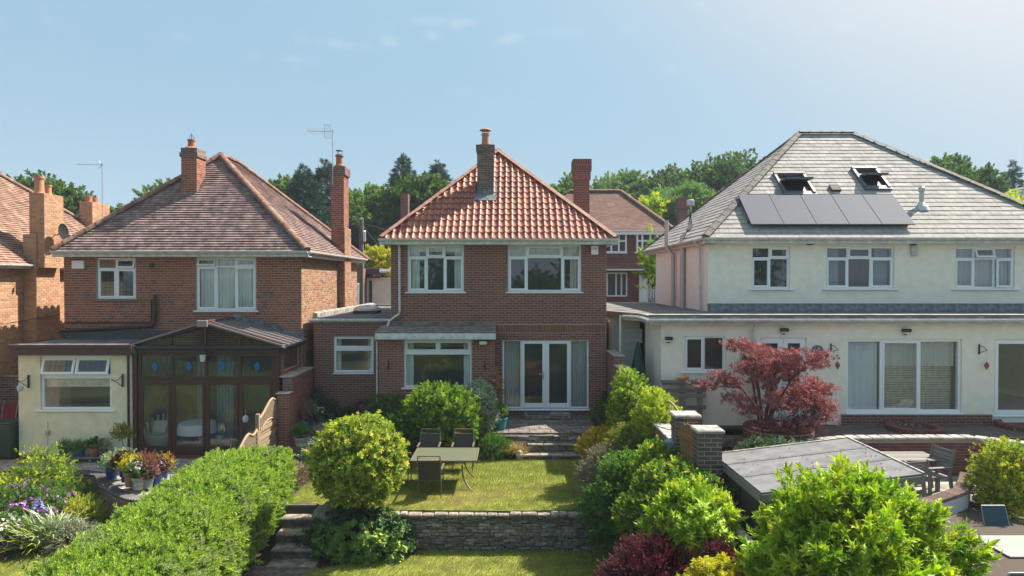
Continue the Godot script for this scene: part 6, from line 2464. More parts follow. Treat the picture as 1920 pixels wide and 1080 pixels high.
func plants_middle():
	# round clipped standard tree
	var rt = thing("standard_tree", "round clipped standard tree with yellow green leaves beside the steps", "tree", Vector3(-3.22, -.98, -14.35))
	var tm = MB.new()
	tm.tube([Vector3(-3.1, -1.05, -14.35), Vector3(-3.12, -.75, -14.33), Vector3(-3.2, -.3, -14.3), Vector3(-3.22, .3, -14.3)], [.085, .06, .055, .03], 9)
	for k in 12:
		var a = k * 2.4
		tm.tube([Vector3(-3.2, -.45 + k * .03, -14.3), Vector3(-3.22 + cos(a) * .45, -.1 + k * .05, -14.3 + sin(a) * .45), Vector3(-3.22 + cos(a) * .8, .1 + k * .05, -14.3 + sin(a) * .8)], [.025, .016, .006], 5)
	part(rt, "trunk", tm, M.bark)
	grow(rt, "crown", body_points(Vector3(-3.22, .2, -14.3), Vector3(.9, .86, .9), 5600, {"lump": .1, "inner": .45, "lowest": -.85, "lump_freq": 2.0}), S.round, M.leaf_gloss, L.pal_varieg, {"rise": .25, "stray": .02, "patch": L.pal_lime, "patch_at": .25})
	# ivy mound over the wall corner
	var iv = thing("ivy_mound", "dark ivy cascading over the wall corner under the round tree", "ivy", Vector3(-3.1, -1.75, -14.0))
	var ip = body_points(Vector3(-3.15, -1.42, -14.15), Vector3(1.05, .62, .55), 1500, {"lump": .2, "inner": .4, "lowest": -.95, "floor": -1.74})
	ip.sort_custom(func(a, b): return a[0].z > b[0].z)
	for q in ip.slice(0, 280):
		var o = part(iv, "leaf_spray", S.ivy, L.pal_ivy_mats[rng.randi() % 4])
		o.transform = Transform3D(turned((q[1] + Vector3.BACK * .3).normalized(), .35, rng.randf_range(.7, 1.1)), q[0] + o.position)
	grow(iv, "foliage", ip.slice(280), S.ivy, M.leaf_gloss, L.pal_ivy, {"rise": .0, "size": .9})
	var ic = MB.new()
	for k in 6: ic.tube([Vector3(-3.8 + k * .25, -1.0, -14.4), Vector3(-3.8 + k * .27, -1.2, -14.0), Vector3(-3.8 + k * .27, -1.7, -13.8)], .012, 5)
	part(iv, "stem", ic, M.bark)
	# shrubs against the house
	shrub("laurel_shrub", "dense dark green shrub below the big downstairs window", "shrub", Vector3(-1.95, .12, -19.0), Vector3(1.0, .86, .7), S.laurel, M.leaf_gloss, L.pal_mid + L.pal_laurel, 1900, {"lump": .1, "size": .75, "square": 2.6, "base": -.95})
	shrub("silver_shrub", "narrow grey green variegated shrub left of the french doors", "shrub", Vector3(-.9, .25, -19.4), Vector3(.46, .82, .46), S.box, M.leaf_dull, L.pal_grey, 2200, {"lump": .12, "base": -.9})
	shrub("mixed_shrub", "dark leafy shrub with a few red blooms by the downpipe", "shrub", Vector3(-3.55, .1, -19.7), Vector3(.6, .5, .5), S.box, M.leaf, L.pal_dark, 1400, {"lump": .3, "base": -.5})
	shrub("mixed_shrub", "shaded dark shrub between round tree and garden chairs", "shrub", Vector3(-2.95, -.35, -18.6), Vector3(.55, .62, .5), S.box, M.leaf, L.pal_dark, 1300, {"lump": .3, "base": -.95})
	shrub("low_shrub", "low dark green shrub beside the steps behind the table", "shrub", Vector3(-.6, -.66, -18.85), Vector3(.5, .34, .35), S.heath, M.leaf, L.pal_dark + L.pal_mid, 1100, {"lump": .2, "base": -.95})
	var st = thing("straw_grass", "clump of straw coloured ornamental grass by the steps", "grass clump", Vector3(.08, -.92, -18.8))
	grow(st, "blades", body_points(Vector3(.08, -.82, -18.8), Vector3(.2, .12, .18), 70, {"lowest": -.1}), S.blade, M.grass, tones([[.45, .33, .13], [.38, .27, .1], [.5, .38, .18]]), {"size": .55, "jitter": .5})
	var fl = thing("flowering_climber", "thin climber with pink blooms on the bay's right corner", "climber", Vector3(-0.46, -.3, -20.3))
	grow(fl, "foliage", body_points(Vector3(-0.444, .55, -20.3), Vector3(.12, .75, .12), 160, {"lump": .3}), S.box, M.leaf, L.pal_heath + L.pal_orange, {})
	grow(fl, "bloom", body_points(Vector3(-0.444, 1.0, -20.25), Vector3(.1, .25, .1), 14, {}), S.flower, M.petal, tones([[.6, .06, .14], [.65, .3, .3]]), {"size": 2.0})
	# pots by the side path
	var p = pot("plant_pot", "turquoise glazed pot standing left of the french doors", Vector3(-0.337, -.3, -19.6), .2, .34, M.teal_glaze)
	planted(p, .5, Vector3(.18, .25, .18), S.box, M.leaf, L.pal_mid, 120)
	p = pot("plant_pot", "pale ribbed stone pot with low green plant on the path steps", Vector3(-5.85, -.62, -18.95), .21, .26, M.white_glaze)
	planted(p, .4, Vector3(.26, .2, .26), S.box, M.leaf, L.pal_mid, 240)
	p = pot("plant_pot", "dark blue pot with small shrub beside the boundary wall", Vector3(-5.95, -.35, -19.95), .13, .25, M.blue_glaze)
	planted(p, .5, Vector3(.22, .28, .22), S.box, M.leaf, L.pal_heath, 160)
	p = pot("plant_pot", "black pot with white flowers further up the side path", Vector3(-5.9, -.35, -20.9), .14, .2, M.slate_pot)
	planted(p, .28, Vector3(.2, .14, .2), S.box, M.leaf, L.pal_dark, 120)
	planted(p, .36, Vector3(.18, .08, .18), S.flower, M.petal, tones([[.7, .7, .68]]), 30, 1.4, "bloom")
	p = pot("plant_pot", "dark bowl with trailing plant against the side building", Vector3(-5.691, -.35, -21.3), .18, .2, M.slate_pot)
	planted(p, .34, Vector3(.24, .2, .2), S.box, M.leaf, L.pal_dark, 200)
	shrub("small_conifer", "small upright blue green conifer beside the dark passage", "shrub", Vector3(-6.095, .15, -21.2), Vector3(.17, .45, .17), S.heath, M.leaf_dull, L.pal_pine, 420, {"base": -.35})
	var bl = 0
	for a in [[682, 768, .4, "magenta flowers in a planter under the side building's window"], [655, 780, .35, "dark leafy planter plant under the side building's window"]]:
		var sp = shrub("flower_planter", a[3], "planter", Vector3((a[0] - 960) * 21.2 / 1280.0, 4 - (a[1] - 525) * 21.2 / 1280.0, -21.2), Vector3(a[2], .22, .25), S.box, M.leaf, L.pal_dark, 380, {"base": -.35})
		if bl == 0: grow(sp, "bloom", body_points(Vector3(-4.6, .05, -21.15), Vector3(.35, .18, .25), 50, {"lowest": .0}), S.flower, M.petal, tones([[.4, .02, .2], [.5, .05, .3]]), {"size": 1.6})
		bl += 1
	shrub("grey_shrub", "small grey leaved shrub where the hedge meets the path", "shrub", Vector3(-5.0, -.62, -17.7), Vector3(.42, .42, .4), S.box, M.leaf_dull, L.pal_grey + L.pal_mid, 800, {"base": -1})
	shrub("pink_heather", "pinkish low heather along the soil strip by the hedge", "shrub", Vector3(-5.15, -.8, -16.6), Vector3(.2, .22, .5), S.heath, M.leaf_dull, tones([[.3, .2, .17], [.35, .25, .2], [.22, .17, .12]]), 500, {"base": -1})
	shrub("patio_fern", "dark fern like plant at the patio's right end by the wall", "shrub", Vector3(2.781, .0, -20), Vector3(.4, .4, .35), S.heath, M.leaf, L.pal_dark, 600, {"base": -.3})
	# privet hedge
	var hd = thing("privet_hedge", "broad bright green clipped privet hedge filling the lower left", "hedge", Vector3(-6.15, -1.9, -12.9))
	var hs = MB.new()
	for k in 40: hs.tube([Vector3(-6.2 + rng.randf_range(-.5, .5), -2, -9.4 - k * .18), Vector3(-6.2 + rng.randf_range(-.7, .7), -.3, -9.4 - k * .18)], [.03, .01], 5)
	part(hd, "stem", hs, M.bark)
	var pts = []
	var nz = FastNoiseLite.new()
	nz.seed = 21
	nz.frequency = .55
	nz.fractal_octaves = 3
	while pts.size() < 30000:
		var d = rng.randf_range(9.0, 16.6)
		var a = rng.randf_range(-.28, PI + .28)
		var end = clampf(minf((16.7 - d) / .7, 1.0), .0, 1.0)
		var cx = -6.12 - .02 * (d - 13)
		var hw = 1.02 * (.55 + .45 * sqrt(end))
		var ty = .02 - .045 * absf(d - 13.8) - .25 * (1 - sqrt(end))
		var by = -2.0
		var ca = cos(a)
		var sa = sin(a)
		var k = 1.0 / pow(pow(absf(ca), 3.2) + pow(absf(sa), 3.2), 1 / 3.2)
		var lump = 1.0 + nz.get_noise_3d(d * 2.0, a * 2.0, 3) * .14 + nz.get_noise_3d(d * 7, a * 7, 9) * .06
		var dep = 1.0 - .22 * pow(rng.randf(), 2.0)
		var q = Vector3(cx + ca * hw * k * lump * dep, -1.1 + sa * (ty + 1.1) * k * lump * dep, -d)
		if q.y < by: q.y = rng.randf_range(-2.0, -1.2)
		pts.push_back([q, Vector3(ca, sa, .25 if d < 9.6 else 0.0).normalized()])
	for k in 2500:
		var q = Vector3(-6.15 + rng.randf_range(-.75, .75), rng.randf_range(-1.8, -.2), -16.55 - rng.randf() * .15)
		pts.push_back([q, Vector3(0, .2, -1)])
	grow(hd, "foliage", pts, S.privet, M.leaf, L.pal_privet, {"rise": .5, "stray": .035, "patch": L.pal_pale, "patch_at": .3})


# ---------- the left garden ----------
func left_garden():
	var py = -1.1
	slabs("patio", -16, -6.7, 17.9, 19.45, py, .9, .6, {"mats": [M.concrete, M.pale_coping.mats[1], M.pale_coping.mats[0]]}, .04, .003)
	var ex = MB.new()
	ex.slab([Vector2(-10.75, 17.9), Vector2(-6.7, 17.9), Vector2(-6.7, 16.0), Vector2(-8.3, 15.7), Vector2(-8.9, 15.98), Vector2(-9.5, 16.45), Vector2(-10.0, 16.9), Vector2(-10.35, 17.4)], -1.4, py - .008)
	structure("patio", ex, M.concrete)
	var w = thing("curved_wall", "curved brick garden wall with dark blue brick coping edging left patio", "wall", Vector3(-12, -2, -17.8))
	var pts = [Vector2(-16, 18.0), Vector2(-14, 17.85), Vector2(-12.2, 17.95), Vector2(-11.25, 17.95), Vector2(-10.75, 17.75), Vector2(-10.4, 17.3), Vector2(-10.05, 16.8), Vector2(-9.55, 16.35), Vector2(-8.9, 15.85), Vector2(-8.2, 15.55)]
	var cv = curved_coping(w, pts, py + .06, .3, .09, M.brick_blue, .085)
	curved_wall(w, cv, -2.05, py - .02, .24, M.brick_old, M.mortar_grey, 200)
	lawn([Vector2(-13, 11.5), Vector2(-7.3, 11.5), Vector2(-7.3, 14.3), Vector2(-9.3, 14.9), Vector2(-13, 14.7)], -1.95, 14, [], .05, "mown lawn grass in the lower left corner")
	# wheelie bin
	var b = thing("wheelie_bin", "dark green wheelie bin at the left edge by the yellow wall", "bin", Vector3(-14.429, py - .0, -19.5), "", true)
	var bm = MB.new()
	bm.quad(Vector3(-.24, .1, .26), Vector3(.24, .1, .26), Vector3(.29, 1.0, .34), Vector3(-.29, 1.0, .34))
	bm.quad(Vector3(.24, .1, .26), Vector3(.24, .1, -.26), Vector3(.29, 1.0, -.34), Vector3(.29, 1.0, .34))
	bm.quad(Vector3(-.24, .1, -.26), Vector3(-.24, .1, .26), Vector3(-.29, 1.0, .34), Vector3(-.29, 1.0, -.34))
	bm.quad(Vector3(.24, .1, -.26), Vector3(-.24, .1, -.26), Vector3(-.29, 1.0, -.34), Vector3(.29, 1.0, -.34))
	bm.soft(-.31, .31, .96, 1.02, -.36, .36, .015)
	part(b, "body", bm, M.green_plastic)
	var bl = MB.new()
	bl.soft(-.3, .3, 1.02, 1.08, -.35, .35, .025)
	bl.tube([Vector3(-.25, 1.02, -.4), Vector3(.25, 1.02, -.4)], .02, 8)
	part(b, "lid", bl, M.green_plastic)
	for s in [-1, 1]:
		var wm = MB.new()
		wm.tube([Vector3(.3 * s, .12, -.2), Vector3(.25 * s, .12, -.2)], .12, 14)
		part(b, "wheel", wm, M.black)
	# low wall and clutter at the left edge
	var lw = thing("garden_wall", "dark brick garden wall beyond the wheelie bin", "wall", Vector3(-15.2, py, -21))
	brick_stack(lw, -16, -14.15, py - .05, 1.0, 21.2, 21.45, M.brick_old, M.mortar_dark, {"singles": 40, "body": "wall"})
	var rd = thing("folded_chair", "folded red garden chair against the dark wall at left edge", "chair", Vector3(-15.353, py, -20.6), "", true)
	var rm = MB.new()
	rm.soft_obb(Vector3(0, .95, -.2), Vector3(1, 0, 0), Vector3(0, .97, -.24), Vector3(0, .24, .97), Vector3(.22, .4, .02), .01)
	part(rd, "seat", rm, mat(lin(.22, .02, .025), .7))
	var rf = MB.new()
	for s in [-1, 1]: rf.tube([Vector3(.2 * s, 0, .05), Vector3(.22 * s, 1.4, -.3)], .014, 6)
	part(rd, "frame", rf, M.metal)
	# wall brackets on the yellow wall
	for a in [[51, 720, -1, "iron basket bracket left of the yellow wall's window"], [228, 718, -1, "iron basket bracket right of the yellow wall's window"]]:
		var p = Vector3((a[0] - 960) * 19.4 / 1280.0, 4 - (a[1] - 525) * 19.4 / 1280.0, -19.42)
		var br = thing("hanging_bracket", a[3], "bracket", p)
		var bk = MB.new()
		bk.soft(p.x - .012, p.x + .012, p.y - .12, p.y + .25, 19.38, 19.448, .004)
		bk.tube([p + Vector3(0, .2, .02), p + Vector3(-.1, .08, .1), p + Vector3(-.22, .12, .2)], .01, 5)
		bk.tube([p + Vector3(0, -.1, .02), p + Vector3(-.1, .02, .1), p + Vector3(-.22, .12, .2)], .01, 5)
		part(br, "bracket", bk, M.black)
	for a in [[36, 727, "blue and white china lantern hanging by the yellow wall's left end"], [459, 785, "blue and white china lantern hanging in the right conservatory door"]]:
		var p = Vector3((a[0] - 960) * 19.2 / 1280.0, 4 - (a[1] - 525) * 19.2 / 1280.0, -19.2)
		var hg = thing("hanging_ornament", a[2], "ornament", p)
		var hm = MB.new()
		hm.lathe(p + Vector3(0, -.12, 0), [[0, 0], [.06, .02], [.085, .1], [.07, .17], [.02, .2], [0, .21]], 12)
		hm.tube([p + Vector3(0, .08, 0), p + Vector3(0, .24, -.02)], .004, 4)
		part(hg, "china", hm, M.sheer)
	var tp = thing("outdoor_tap", "small white tap and pipe on the yellow wall", "tap", Vector3(-13.26, -0.354, -19.42))
	var tpm = MB.new()
	tpm.tube([Vector3(-13.252, -0.023, -19.43), Vector3(-13.252, -0.357, -19.43)], .008, 5)
	tpm.soft(-13.292, -13.186, -0.41, -0.289, 19.37, 19.448, .01)
	tpm.tube([Vector3(-13.26, -0.4, -19.42), Vector3(-13.26, -0.688, -19.42)], .007, 5)
	part(tp, "pipe", tpm, M.metal)
	# pallet shelf with five pots
	var ps = thing("low_bench", "low blue painted plank bench below the yellow wall", "bench", Vector3(-12.1, py, -19.15))
	for k in 3:
		var q = MB.new()
		q.soft(-12.792, -10.802, py + .12, py + .145, 18.95 + k * .14, 19.07 + k * .14, .006)
		part(ps, "plank", q, M.pallet_blue)
	for px in [108, 173, 234]:
		var q = MB.new()
		var x = (px - 960) * 19.15 / 1280.0
		q.soft(x - .03, x + .03, py, py + .12, 18.97, 19.35, .006)
		part(ps, "leg", q, M.pallet_blue)
	var by = py + .146
	var list = [[117, .13, .24, M.slate_pot, "tub", "dark grey pot with grassy tuft, first on the blue bench", L.pal_mid, S.blade, .35], [133, .1, .19, M.white_glaze, "tub", "pale grey pot with grassy tuft, second on the blue bench", L.pal_mid, S.blade, .4], [147, .14, .23, M.blue_pot, "tub", "blue glazed pot with grassy tuft, third on the blue bench", L.pal_mid, S.blade, .35], [175, .15, .27, M.pot, "urn", "round terracotta pot with dark leaves on the blue bench", L.pal_dark, S.box, 1.0], [191, .12, .19, M.slate_pot, "tub", "grey green pot with trailing leaves, last on the blue bench", L.pal_grey, S.heath, 1.0]]
	for a in list:
		var p = pot("plant_pot", a[5], Vector3((a[0] - 960) * 19.12 / 1280.0, by, -19.12), a[1], a[2], a[3], a[4])
		if a[7] == S.blade: planted(p, a[2], Vector3(.09, .08, .09), S.blade, M.grass, L.pal_mid, 30, .5)
		else: planted(p, a[2] + .08, Vector3(.17, .13, .15), a[7], M.leaf, a[6], 130)
	# little standard with yellow leaves
	var ls = pot("potted_standard", "small potted standard with pale yellow head on the left patio", Vector3(-10.58, py, -18.5), .13, .25, M.slate_pot)
	var lm = MB.new()
	lm.tube([Vector3(0, .2, 0), Vector3(.02, .55, 0), Vector3(-.02, .8, 0)], [.015, .012, .008], 6)
	part(ls, "stem", lm, M.bark)
	planted(ls, .9, Vector3(.24, .27, .22), S.box, M.leaf, tones([[.36, .32, .08], [.42, .36, .1], [.22, .22, .07]]), 240, 1.0, "crown")
	# pots on the curved wall
	var white = tones([[.7, .66, .68], [.66, .5, .56]])
	var pot_list = [[207, 905, .15, .27, M.blue_glaze, L.pal_grey, "bright blue square pot with grey leaves on the curved wall", 0], [228, 900, .1, .3, M.slate_pot, L.pal_grey, "thin brown pot behind the blue pot on the wall", 0], [232, 910, .11, .36, M.blue_glaze, L.pal_purple, "tall cobalt blue pot with purple leaves on the patio", 0], [243, 918, .16, .34, M.pot_pale, L.pal_yellow, "terracotta pot with yellow leaves among the patio pots", 0], [257, 924, .15, .3, M.white_glaze, L.pal_mid, "white pot with pink white daisies among patio pots", 1], [274, 921, .15, .24, M.grey_glaze, L.pal_acer, "grey blue bowl with red foliage plant on the patio", 2], [291, 914, .14, .26, M.blue_glaze, L.pal_purple, "cobalt blue pot with lilac flowers near the hedge", 3], [303, 908, .13, .26, M.blue_glaze, L.pal_heath + L.pal_orange, "blue pot with orange leaved plant against the hedge", 0]]
	for a in pot_list:
		var d = 5.1 * 1280 / (a[1] - 525.0)
		var p = pot("plant_pot", a[6], Vector3((a[0] - 960) * d / 1280.0, py + .07, -d), a[2], a[3], a[4])
		planted(p, a[3] + .14, Vector3(.24, .22, .22), S.acer if a[7] == 2 else S.box, M.leaf, a[5], 220, 1.0)
		if a[7] == 2: planted(p, a[3] + .32, Vector3(.16, .24, .16), S.heath, M.leaf, tones([[.3, .09, .09], [.36, .17, .14]]), 160, 1.0, "shoot")
		if a[7] == 1: planted(p, a[3] + .24, Vector3(.24, .14, .22), S.flower, M.petal, white, 70, 1.3, "bloom")
		if a[7] == 3: planted(p, a[3] + .2, Vector3(.24, .14, .22), S.flower, M.petal, tones([[.45, .38, .55], [.6, .55, .62]]), 80, 1.2, "bloom")
	# outdoor seats by the conservatory
	var sc = thing("slatted_chair", "dark slatted folding chair outside the conservatory doors", "chair", Vector3(-7.123, py, -17.6), "", true)
	for k in 6:
		var q = MB.new()
		q.soft_obb(Vector3(-.18 + k * .072, .66, -.12), Vector3(1, 0, 0), Vector3(0, .95, -.3), Vector3(0, .3, .95), Vector3(.024, .27, .01), .006)
		part(sc, "back_slat", q, M.shed_wood.mats[0])
	for k in 5:
		var q = MB.new()
		q.soft(-.22, .22, .43, .45, -.2 + k * .09, -.13 + k * .09, .005)
		part(sc, "seat_slat", q, M.shed_wood.mats[0])
	var sf = MB.new()
	for s in [-1, 1]:
		sf.tube([Vector3(.23 * s, 0, .25), Vector3(.23 * s, .45, -.05), Vector3(.23 * s, .95, -.25)], .016, 6)
		sf.tube([Vector3(.23 * s, 0, -.25), Vector3(.23 * s, .45, .2)], .016, 6)
	part(sc, "frame", sf, M.shed_wood.mats[1])
	# flower border
	shrub("border_shrub", "tall pale flowered shrub in front of the blue bench", "shrub", Vector3(-11.645, -1.15, -16.9), Vector3(.65, .85, .55), S.box, M.leaf, L.pal_mid + L.pal_lime, 1600, {"base": -1.95, "lump": .35})
	shrub("border_shrub", "loose lime green shrub at the left edge of the border", "shrub", Vector3(-12.069, -1.35, -16.4), Vector3(.75, .6, .6), S.box, M.leaf, L.pal_lime, 1400, {"base": -1.95, "lump": .35})
	var pf = shrub("flowering_perennial", "bushy perennial covered in small purple flowers in the left border", "flowers", Vector3(-11.279, -1.45, -15.9), Vector3(.95, .6, .6), S.box, M.leaf, L.pal_mid, 1900, {"base": -1.95, "lump": .3})
	grow(pf, "bloom", body_points(Vector3(-11.208, -1.38, -15.8), Vector3(1.0, .62, .65), 190, {"inner": .15, "lump": .3}), S.flower, M.petal, tones([[.32, .08, .4], [.42, .16, .5], [.5, .28, .55]]), {"size": 1.9})
	var ir = thing("blue_iris", "pale blue iris blooms above grey blades in the left border", "flowers", Vector3(-10.59, -1.95, -15.3))
	grow(ir, "bloom", body_points(Vector3(-10.626, -1.17, -15.3), Vector3(.13, .26, .13), 22, {}), S.flower, M.petal, tones([[.22, .22, .62], [.38, .4, .72], [.16, .14, .5]]), {"size": 2.0})
	grow(ir, "blade_fan", body_points(Vector3(-10.312, -1.8, -15.0), Vector3(.2, .1, .15), 40, {}), S.blade, M.leaf_dull, L.pal_grey, {"size": 1.35, "jitter": .15, "rise": 2.0})
	var ib = thing("sword_leaf_clump", "clump of bright green sword leaves at the lawn edge", "plant", Vector3(-10.453, -1.95, -14.9))
	grow(ib, "blade_fan", body_points(Vector3(-10.477, -1.85, -14.9), Vector3(.3, .1, .15), 60, {}), S.blade, M.leaf, L.pal_lime, {"size": 1.15, "jitter": .2, "rise": 2.0})
	shrub("border_shrub", "golden bronze low shrub in the middle of the left border", "shrub", Vector3(-10.434, -1.6, -15.9), Vector3(.6, .4, .5), S.box, M.leaf, L.pal_heath + L.pal_yellow, 1000, {"base": -1.95, "lump": .35})
	shrub("border_shrub", "yellow green feathery shrub beside the curved wall's shade", "shrub", Vector3(-10.1, -1.6, -16.0), Vector3(.4, .42, .4), S.heath, M.leaf, L.pal_lime, 800, {"base": -1.95})
	var wf = shrub("flowering_perennial", "white flowered perennial at the left edge above the lawn", "flowers", Vector3(-11.119, -1.6, -14.95), Vector3(.4, .4, .35), S.box, M.leaf, L.pal_mid, 600, {"base": -1.95})
	grow(wf, "bloom", body_points(Vector3(-11.082, -1.55, -14.9), Vector3(.42, .42, .38), 170, {"inner": .1}), S.flower, M.petal, tones([[.72, .72, .62]]), {"size": 1.5})
	var yf = shrub("flowering_perennial", "low plant with orange yellow flowers in the left border", "flowers", Vector3(-11.285, -1.62, -15.4), Vector3(.35, .28, .3), S.box, M.leaf, L.pal_dark, 400, {"base": -1.95})
	grow(yf, "bloom", body_points(Vector3(-11.212, -1.58, -15.3), Vector3(.34, .26, .3), 60, {"inner": .1}), S.flower, M.petal, tones([[.7, .4, .02], [.7, .5, .05]]), {"size": 1.7})
	shrub("border_shrub", "dusky purple sage like shrub at the border's front", "shrub", Vector3(-10.91, -1.8, -14.7), Vector3(.4, .22, .3), S.heath, M.leaf_dull, tones([[.1, .08, .09], [.14, .11, .12], [.08, .09, .07]]), 500, {"base": -1.95})
	shrub("border_shrub", "grey brown low shrub where border meets hedge", "shrub", Vector3(-9.75, -1.72, -15.0), Vector3(.5, .3, .4), S.heath, M.leaf_dull, L.pal_heath + L.pal_grey, 700, {"base": -1.95})
	shrub("border_shrub", "dark green low shrub behind the sword leaves", "shrub", Vector3(-10.339, -1.75, -15.3), Vector3(.6, .3, .4), S.box, M.leaf, L.pal_mid, 700, {"base": -1.95})
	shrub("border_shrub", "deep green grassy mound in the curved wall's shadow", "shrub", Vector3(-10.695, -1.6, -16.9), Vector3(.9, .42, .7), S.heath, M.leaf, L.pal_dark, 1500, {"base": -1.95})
	var tw = thing("orange_trowel", "orange garden toy lying by the yellow wall's foot", "toy", Vector3(-13.643, -1.065, -18.9))
	var tmm = MB.new()
	tmm.tube([Vector3(-13.762, -1.094, -18.9), Vector3(-13.643, -1.05, -18.9), Vector3(-13.511, -1.079, -18.9)], [.02, .05, .025], 8)
	part(tw, "body", tmm, M.orange_plastic)


# ---------- the right garden ----------
func right_garden():
	# boundary wall stepping down towards the viewer
	var w = thing("boundary_wall", "brick boundary wall stepping down beside the middle house's patio", "wall", Vector3(3.15, -1, -18))
	for a in [[19.9, 21.45, 1.75], [18.3, 19.9, 1.5], [16.9, 18.3, 1.25], [12.9, 16.9, .95]]:
		var mb = MB.new()
		mb.box(3.0, 3.24, -1.8, a[2], a[0], a[1])
		part(w, "wall", mb, M.mortar_dark)
		bricks(w, facing_left(3.0), -a[1], -a[0], -1.0, a[2], [], M.brick_mid, {"singles": 70})
		bricks(w, facing(a[0]), 3.0, 3.24, maxf(-1.0, a[2] - .5), a[2], [], M.brick_mid, {"singles": 8})
		bricks(w, facing_right(3.24), a[0], a[1], -.1, a[2], [], M.brick_mid, {})
		var c = MB.new()
		c.soft(2.96, 3.3, a[2], a[2] + .05, a[0] - .03, a[1], .015)
		part(w, "coping", c, M.pale_coping.mats[0])
	# taller lit wall in the passage
	var bwall = thing("timber_fence", "tall orange brown timber boards in the passage beside the middle house", "fence", Vector3(3.1, -.1, -22))
	for k in 8:
		var q = MB.new()
		q.soft(3.06 + .03 * (k % 2), 3.09 + .03 * (k % 2), 0, 2.7, 21.5 + k * .12, 21.62 + k * .12, .005)
		part(bwall, "board", q, M.gate_wood.mats[k % 3])
	# gate piers and gate
	var p1 = thing("gate_pier", "brick gate pier with flat cap behind the wooden gate", "pier", Vector3(3.25, -.9, -12.75))
	brick_stack(p1, 3.03, 3.44, -1.0, 1.44, 12.6, 12.95, M.brick_pier, M.mortar_warm, {"singles": 40, "side_singles": 40})
	var c1 = MB.new()
	c1.soft(2.99, 3.5, 1.44, 1.51, 12.54, 13.0, .02)
	part(p1, "cap", c1, M.pale_coping.mats[2])
	var p2 = thing("gate_pier", "dark brick gate pier with pale flat cap nearest the grey shelter", "pier", Vector3(3.35, -.9, -11.8))
	brick_stack(p2, 3.17, 3.58, -1.8, 1.38, 11.6, 11.95, M.brick_pier, M.mortar_warm, {"singles": 150, "side_singles": 60})
	var c2 = MB.new()
	c2.soft(3.13, 3.62, 1.38, 1.45, 11.55, 12.0, .02)
	part(p2, "cap", c2, M.pale_coping.mats[0])
	var g = thing("wooden_gate", "honey coloured wooden gate with arched top between the brick piers", "gate", Vector3(3.2, -.9, -12.3))
	var g0 = Vector3(3.27, 0, -12.0)
	var g1 = Vector3(3.1, 0, -12.58)
	var gd = (g1 - g0).normalized()
	var gn = gd.cross(UP)
	for k in 5:
		var q = MB.new()
		var hi = 1.28 + .12 * sin(PI * (k + .5) / 5.0)
		q.soft_obb(g0.lerp(g1, (k + .5) / 5.0) + UP * (hi - .85) * .5, gd, UP, gn, Vector3(.056, (hi + .85) * .5, .011), .004)
		part(g, "board", q, M.gate_wood.mats[k % 3])
	for y in [.35, 1.12]:
		var q = MB.new()
		q.soft_obb((g0 + g1) * .5 + UP * (y + .05) - gn * .035, gd, UP, gn, Vector3(.3, .05, .02), .006)
		part(g, "rail", q, M.gate_wood.mats[0])
	var mbx = thing("post_box", "small grey box fixed to the far gate pier", "box", Vector3(2.95, .6, -12.8))
	var mm = MB.new()
	mm.soft(2.86, 3.02, .75, 1.0, 12.6, 12.85, .02)
	part(mbx, "case", mm, M.grey_glaze)
	var arch = thing("arched_panel", "thin arched wooden trellis edge beyond the gate pier", "trellis", Vector3(3.3, .9, -13.3))
	var am = MB.new()
	var apts = []
	for k in 9: apts.push_back(Vector3(3.3 + .02 * k, 1.0 + .45 * cos(PI * k / 16.0), -14.3 + .12 * k))
	am.tube(apts, .025, 6)
	for k in 8: am.tube([apts[k] - UP * .0, Vector3(apts[k].x, .6, apts[k].z)], .008, 4)
	part(arch, "frame", am, M.tan_wood.mats[1])
	# fence below the laurels
	var fe = thing("board_fence", "weathered close board fence with grey rail between the laurels", "fence", Vector3(3.35, -1.7, -9.5))
	for k in 28:
		var q = MB.new()
		var d = 7.9 + k * .12
		q.soft(3.36, 3.385, -1.75, .26 + .0, d, d + .112, .004)
		part(fe, "board", q, M.grey_wood.mats[k % 3])
	var fr = MB.new()
	fr.soft(3.3, 3.44, .26, .3, 7.9, 11.28, .008)
	part(fe, "cap_rail", fr, M.pale_coping.mats[0])

	# garden shelter with grey felt roof
	var s = thing("garden_shelter", "garden shelter with broad grey felt roof and dark boarded sides", "shed", Vector3(4.85, -1, -11.1))
	var r = MB.new()
	var a0 = Vector3(3.6, .9, -12.12)
	var a1 = Vector3(6.07, 1.15, -12.3)
	var a2 = Vector3(6.07, 1.15, -10.02)
	var a3 = Vector3(3.64, .9, -9.92)
	var dn = Vector3(0, -.03, 0)
	r.quad(a3, a2, a1, a0)
	r.quad(a0 + dn, a1 + dn, a2 + dn, a3 + dn)
	for e in [[a3, a2], [a2, a1], [a1, a0], [a0, a3]]: r.quad(e[0] + dn, e[1] + dn, e[1], e[0])
	part(s, "roof", r, M.shelter_felt)
	for t in [.3, .63]:
		var sm = MB.new()
		sm.bar(a0.lerp(a3, t) + UP * .004, a1.lerp(a2, t) + UP * .004, .09, .006)
		part(s, "felt_lap", sm, M.shelter_lap)
	var lx = []
	var lc = []
	for k in 70:
		var q0 = a0.lerp(a3, rng.randf()).lerp(a1.lerp(a2, rng.randf()), pow(rng.randf(), .7)) + UP * .006
		lx.push_back(Transform3D(turned(UP, .1, rng.randf_range(.3, .7)), q0))
		lc.push_back(Color(.12, .09, .05) * rng.randf_range(.6, 1.4))
	many(s, "leaf_litter", S.flower, M.petal, lx, lc)
	var se = MB.new()
	for e in [[a3, a2], [a2, a1], [a1, a0], [a0, a3]]: se.bar(e[0] - UP * .09, e[1] - UP * .09, .04, .12)
	part(s, "fascia", se, M.grey_wood.mats[0])
	var et = MB.new()
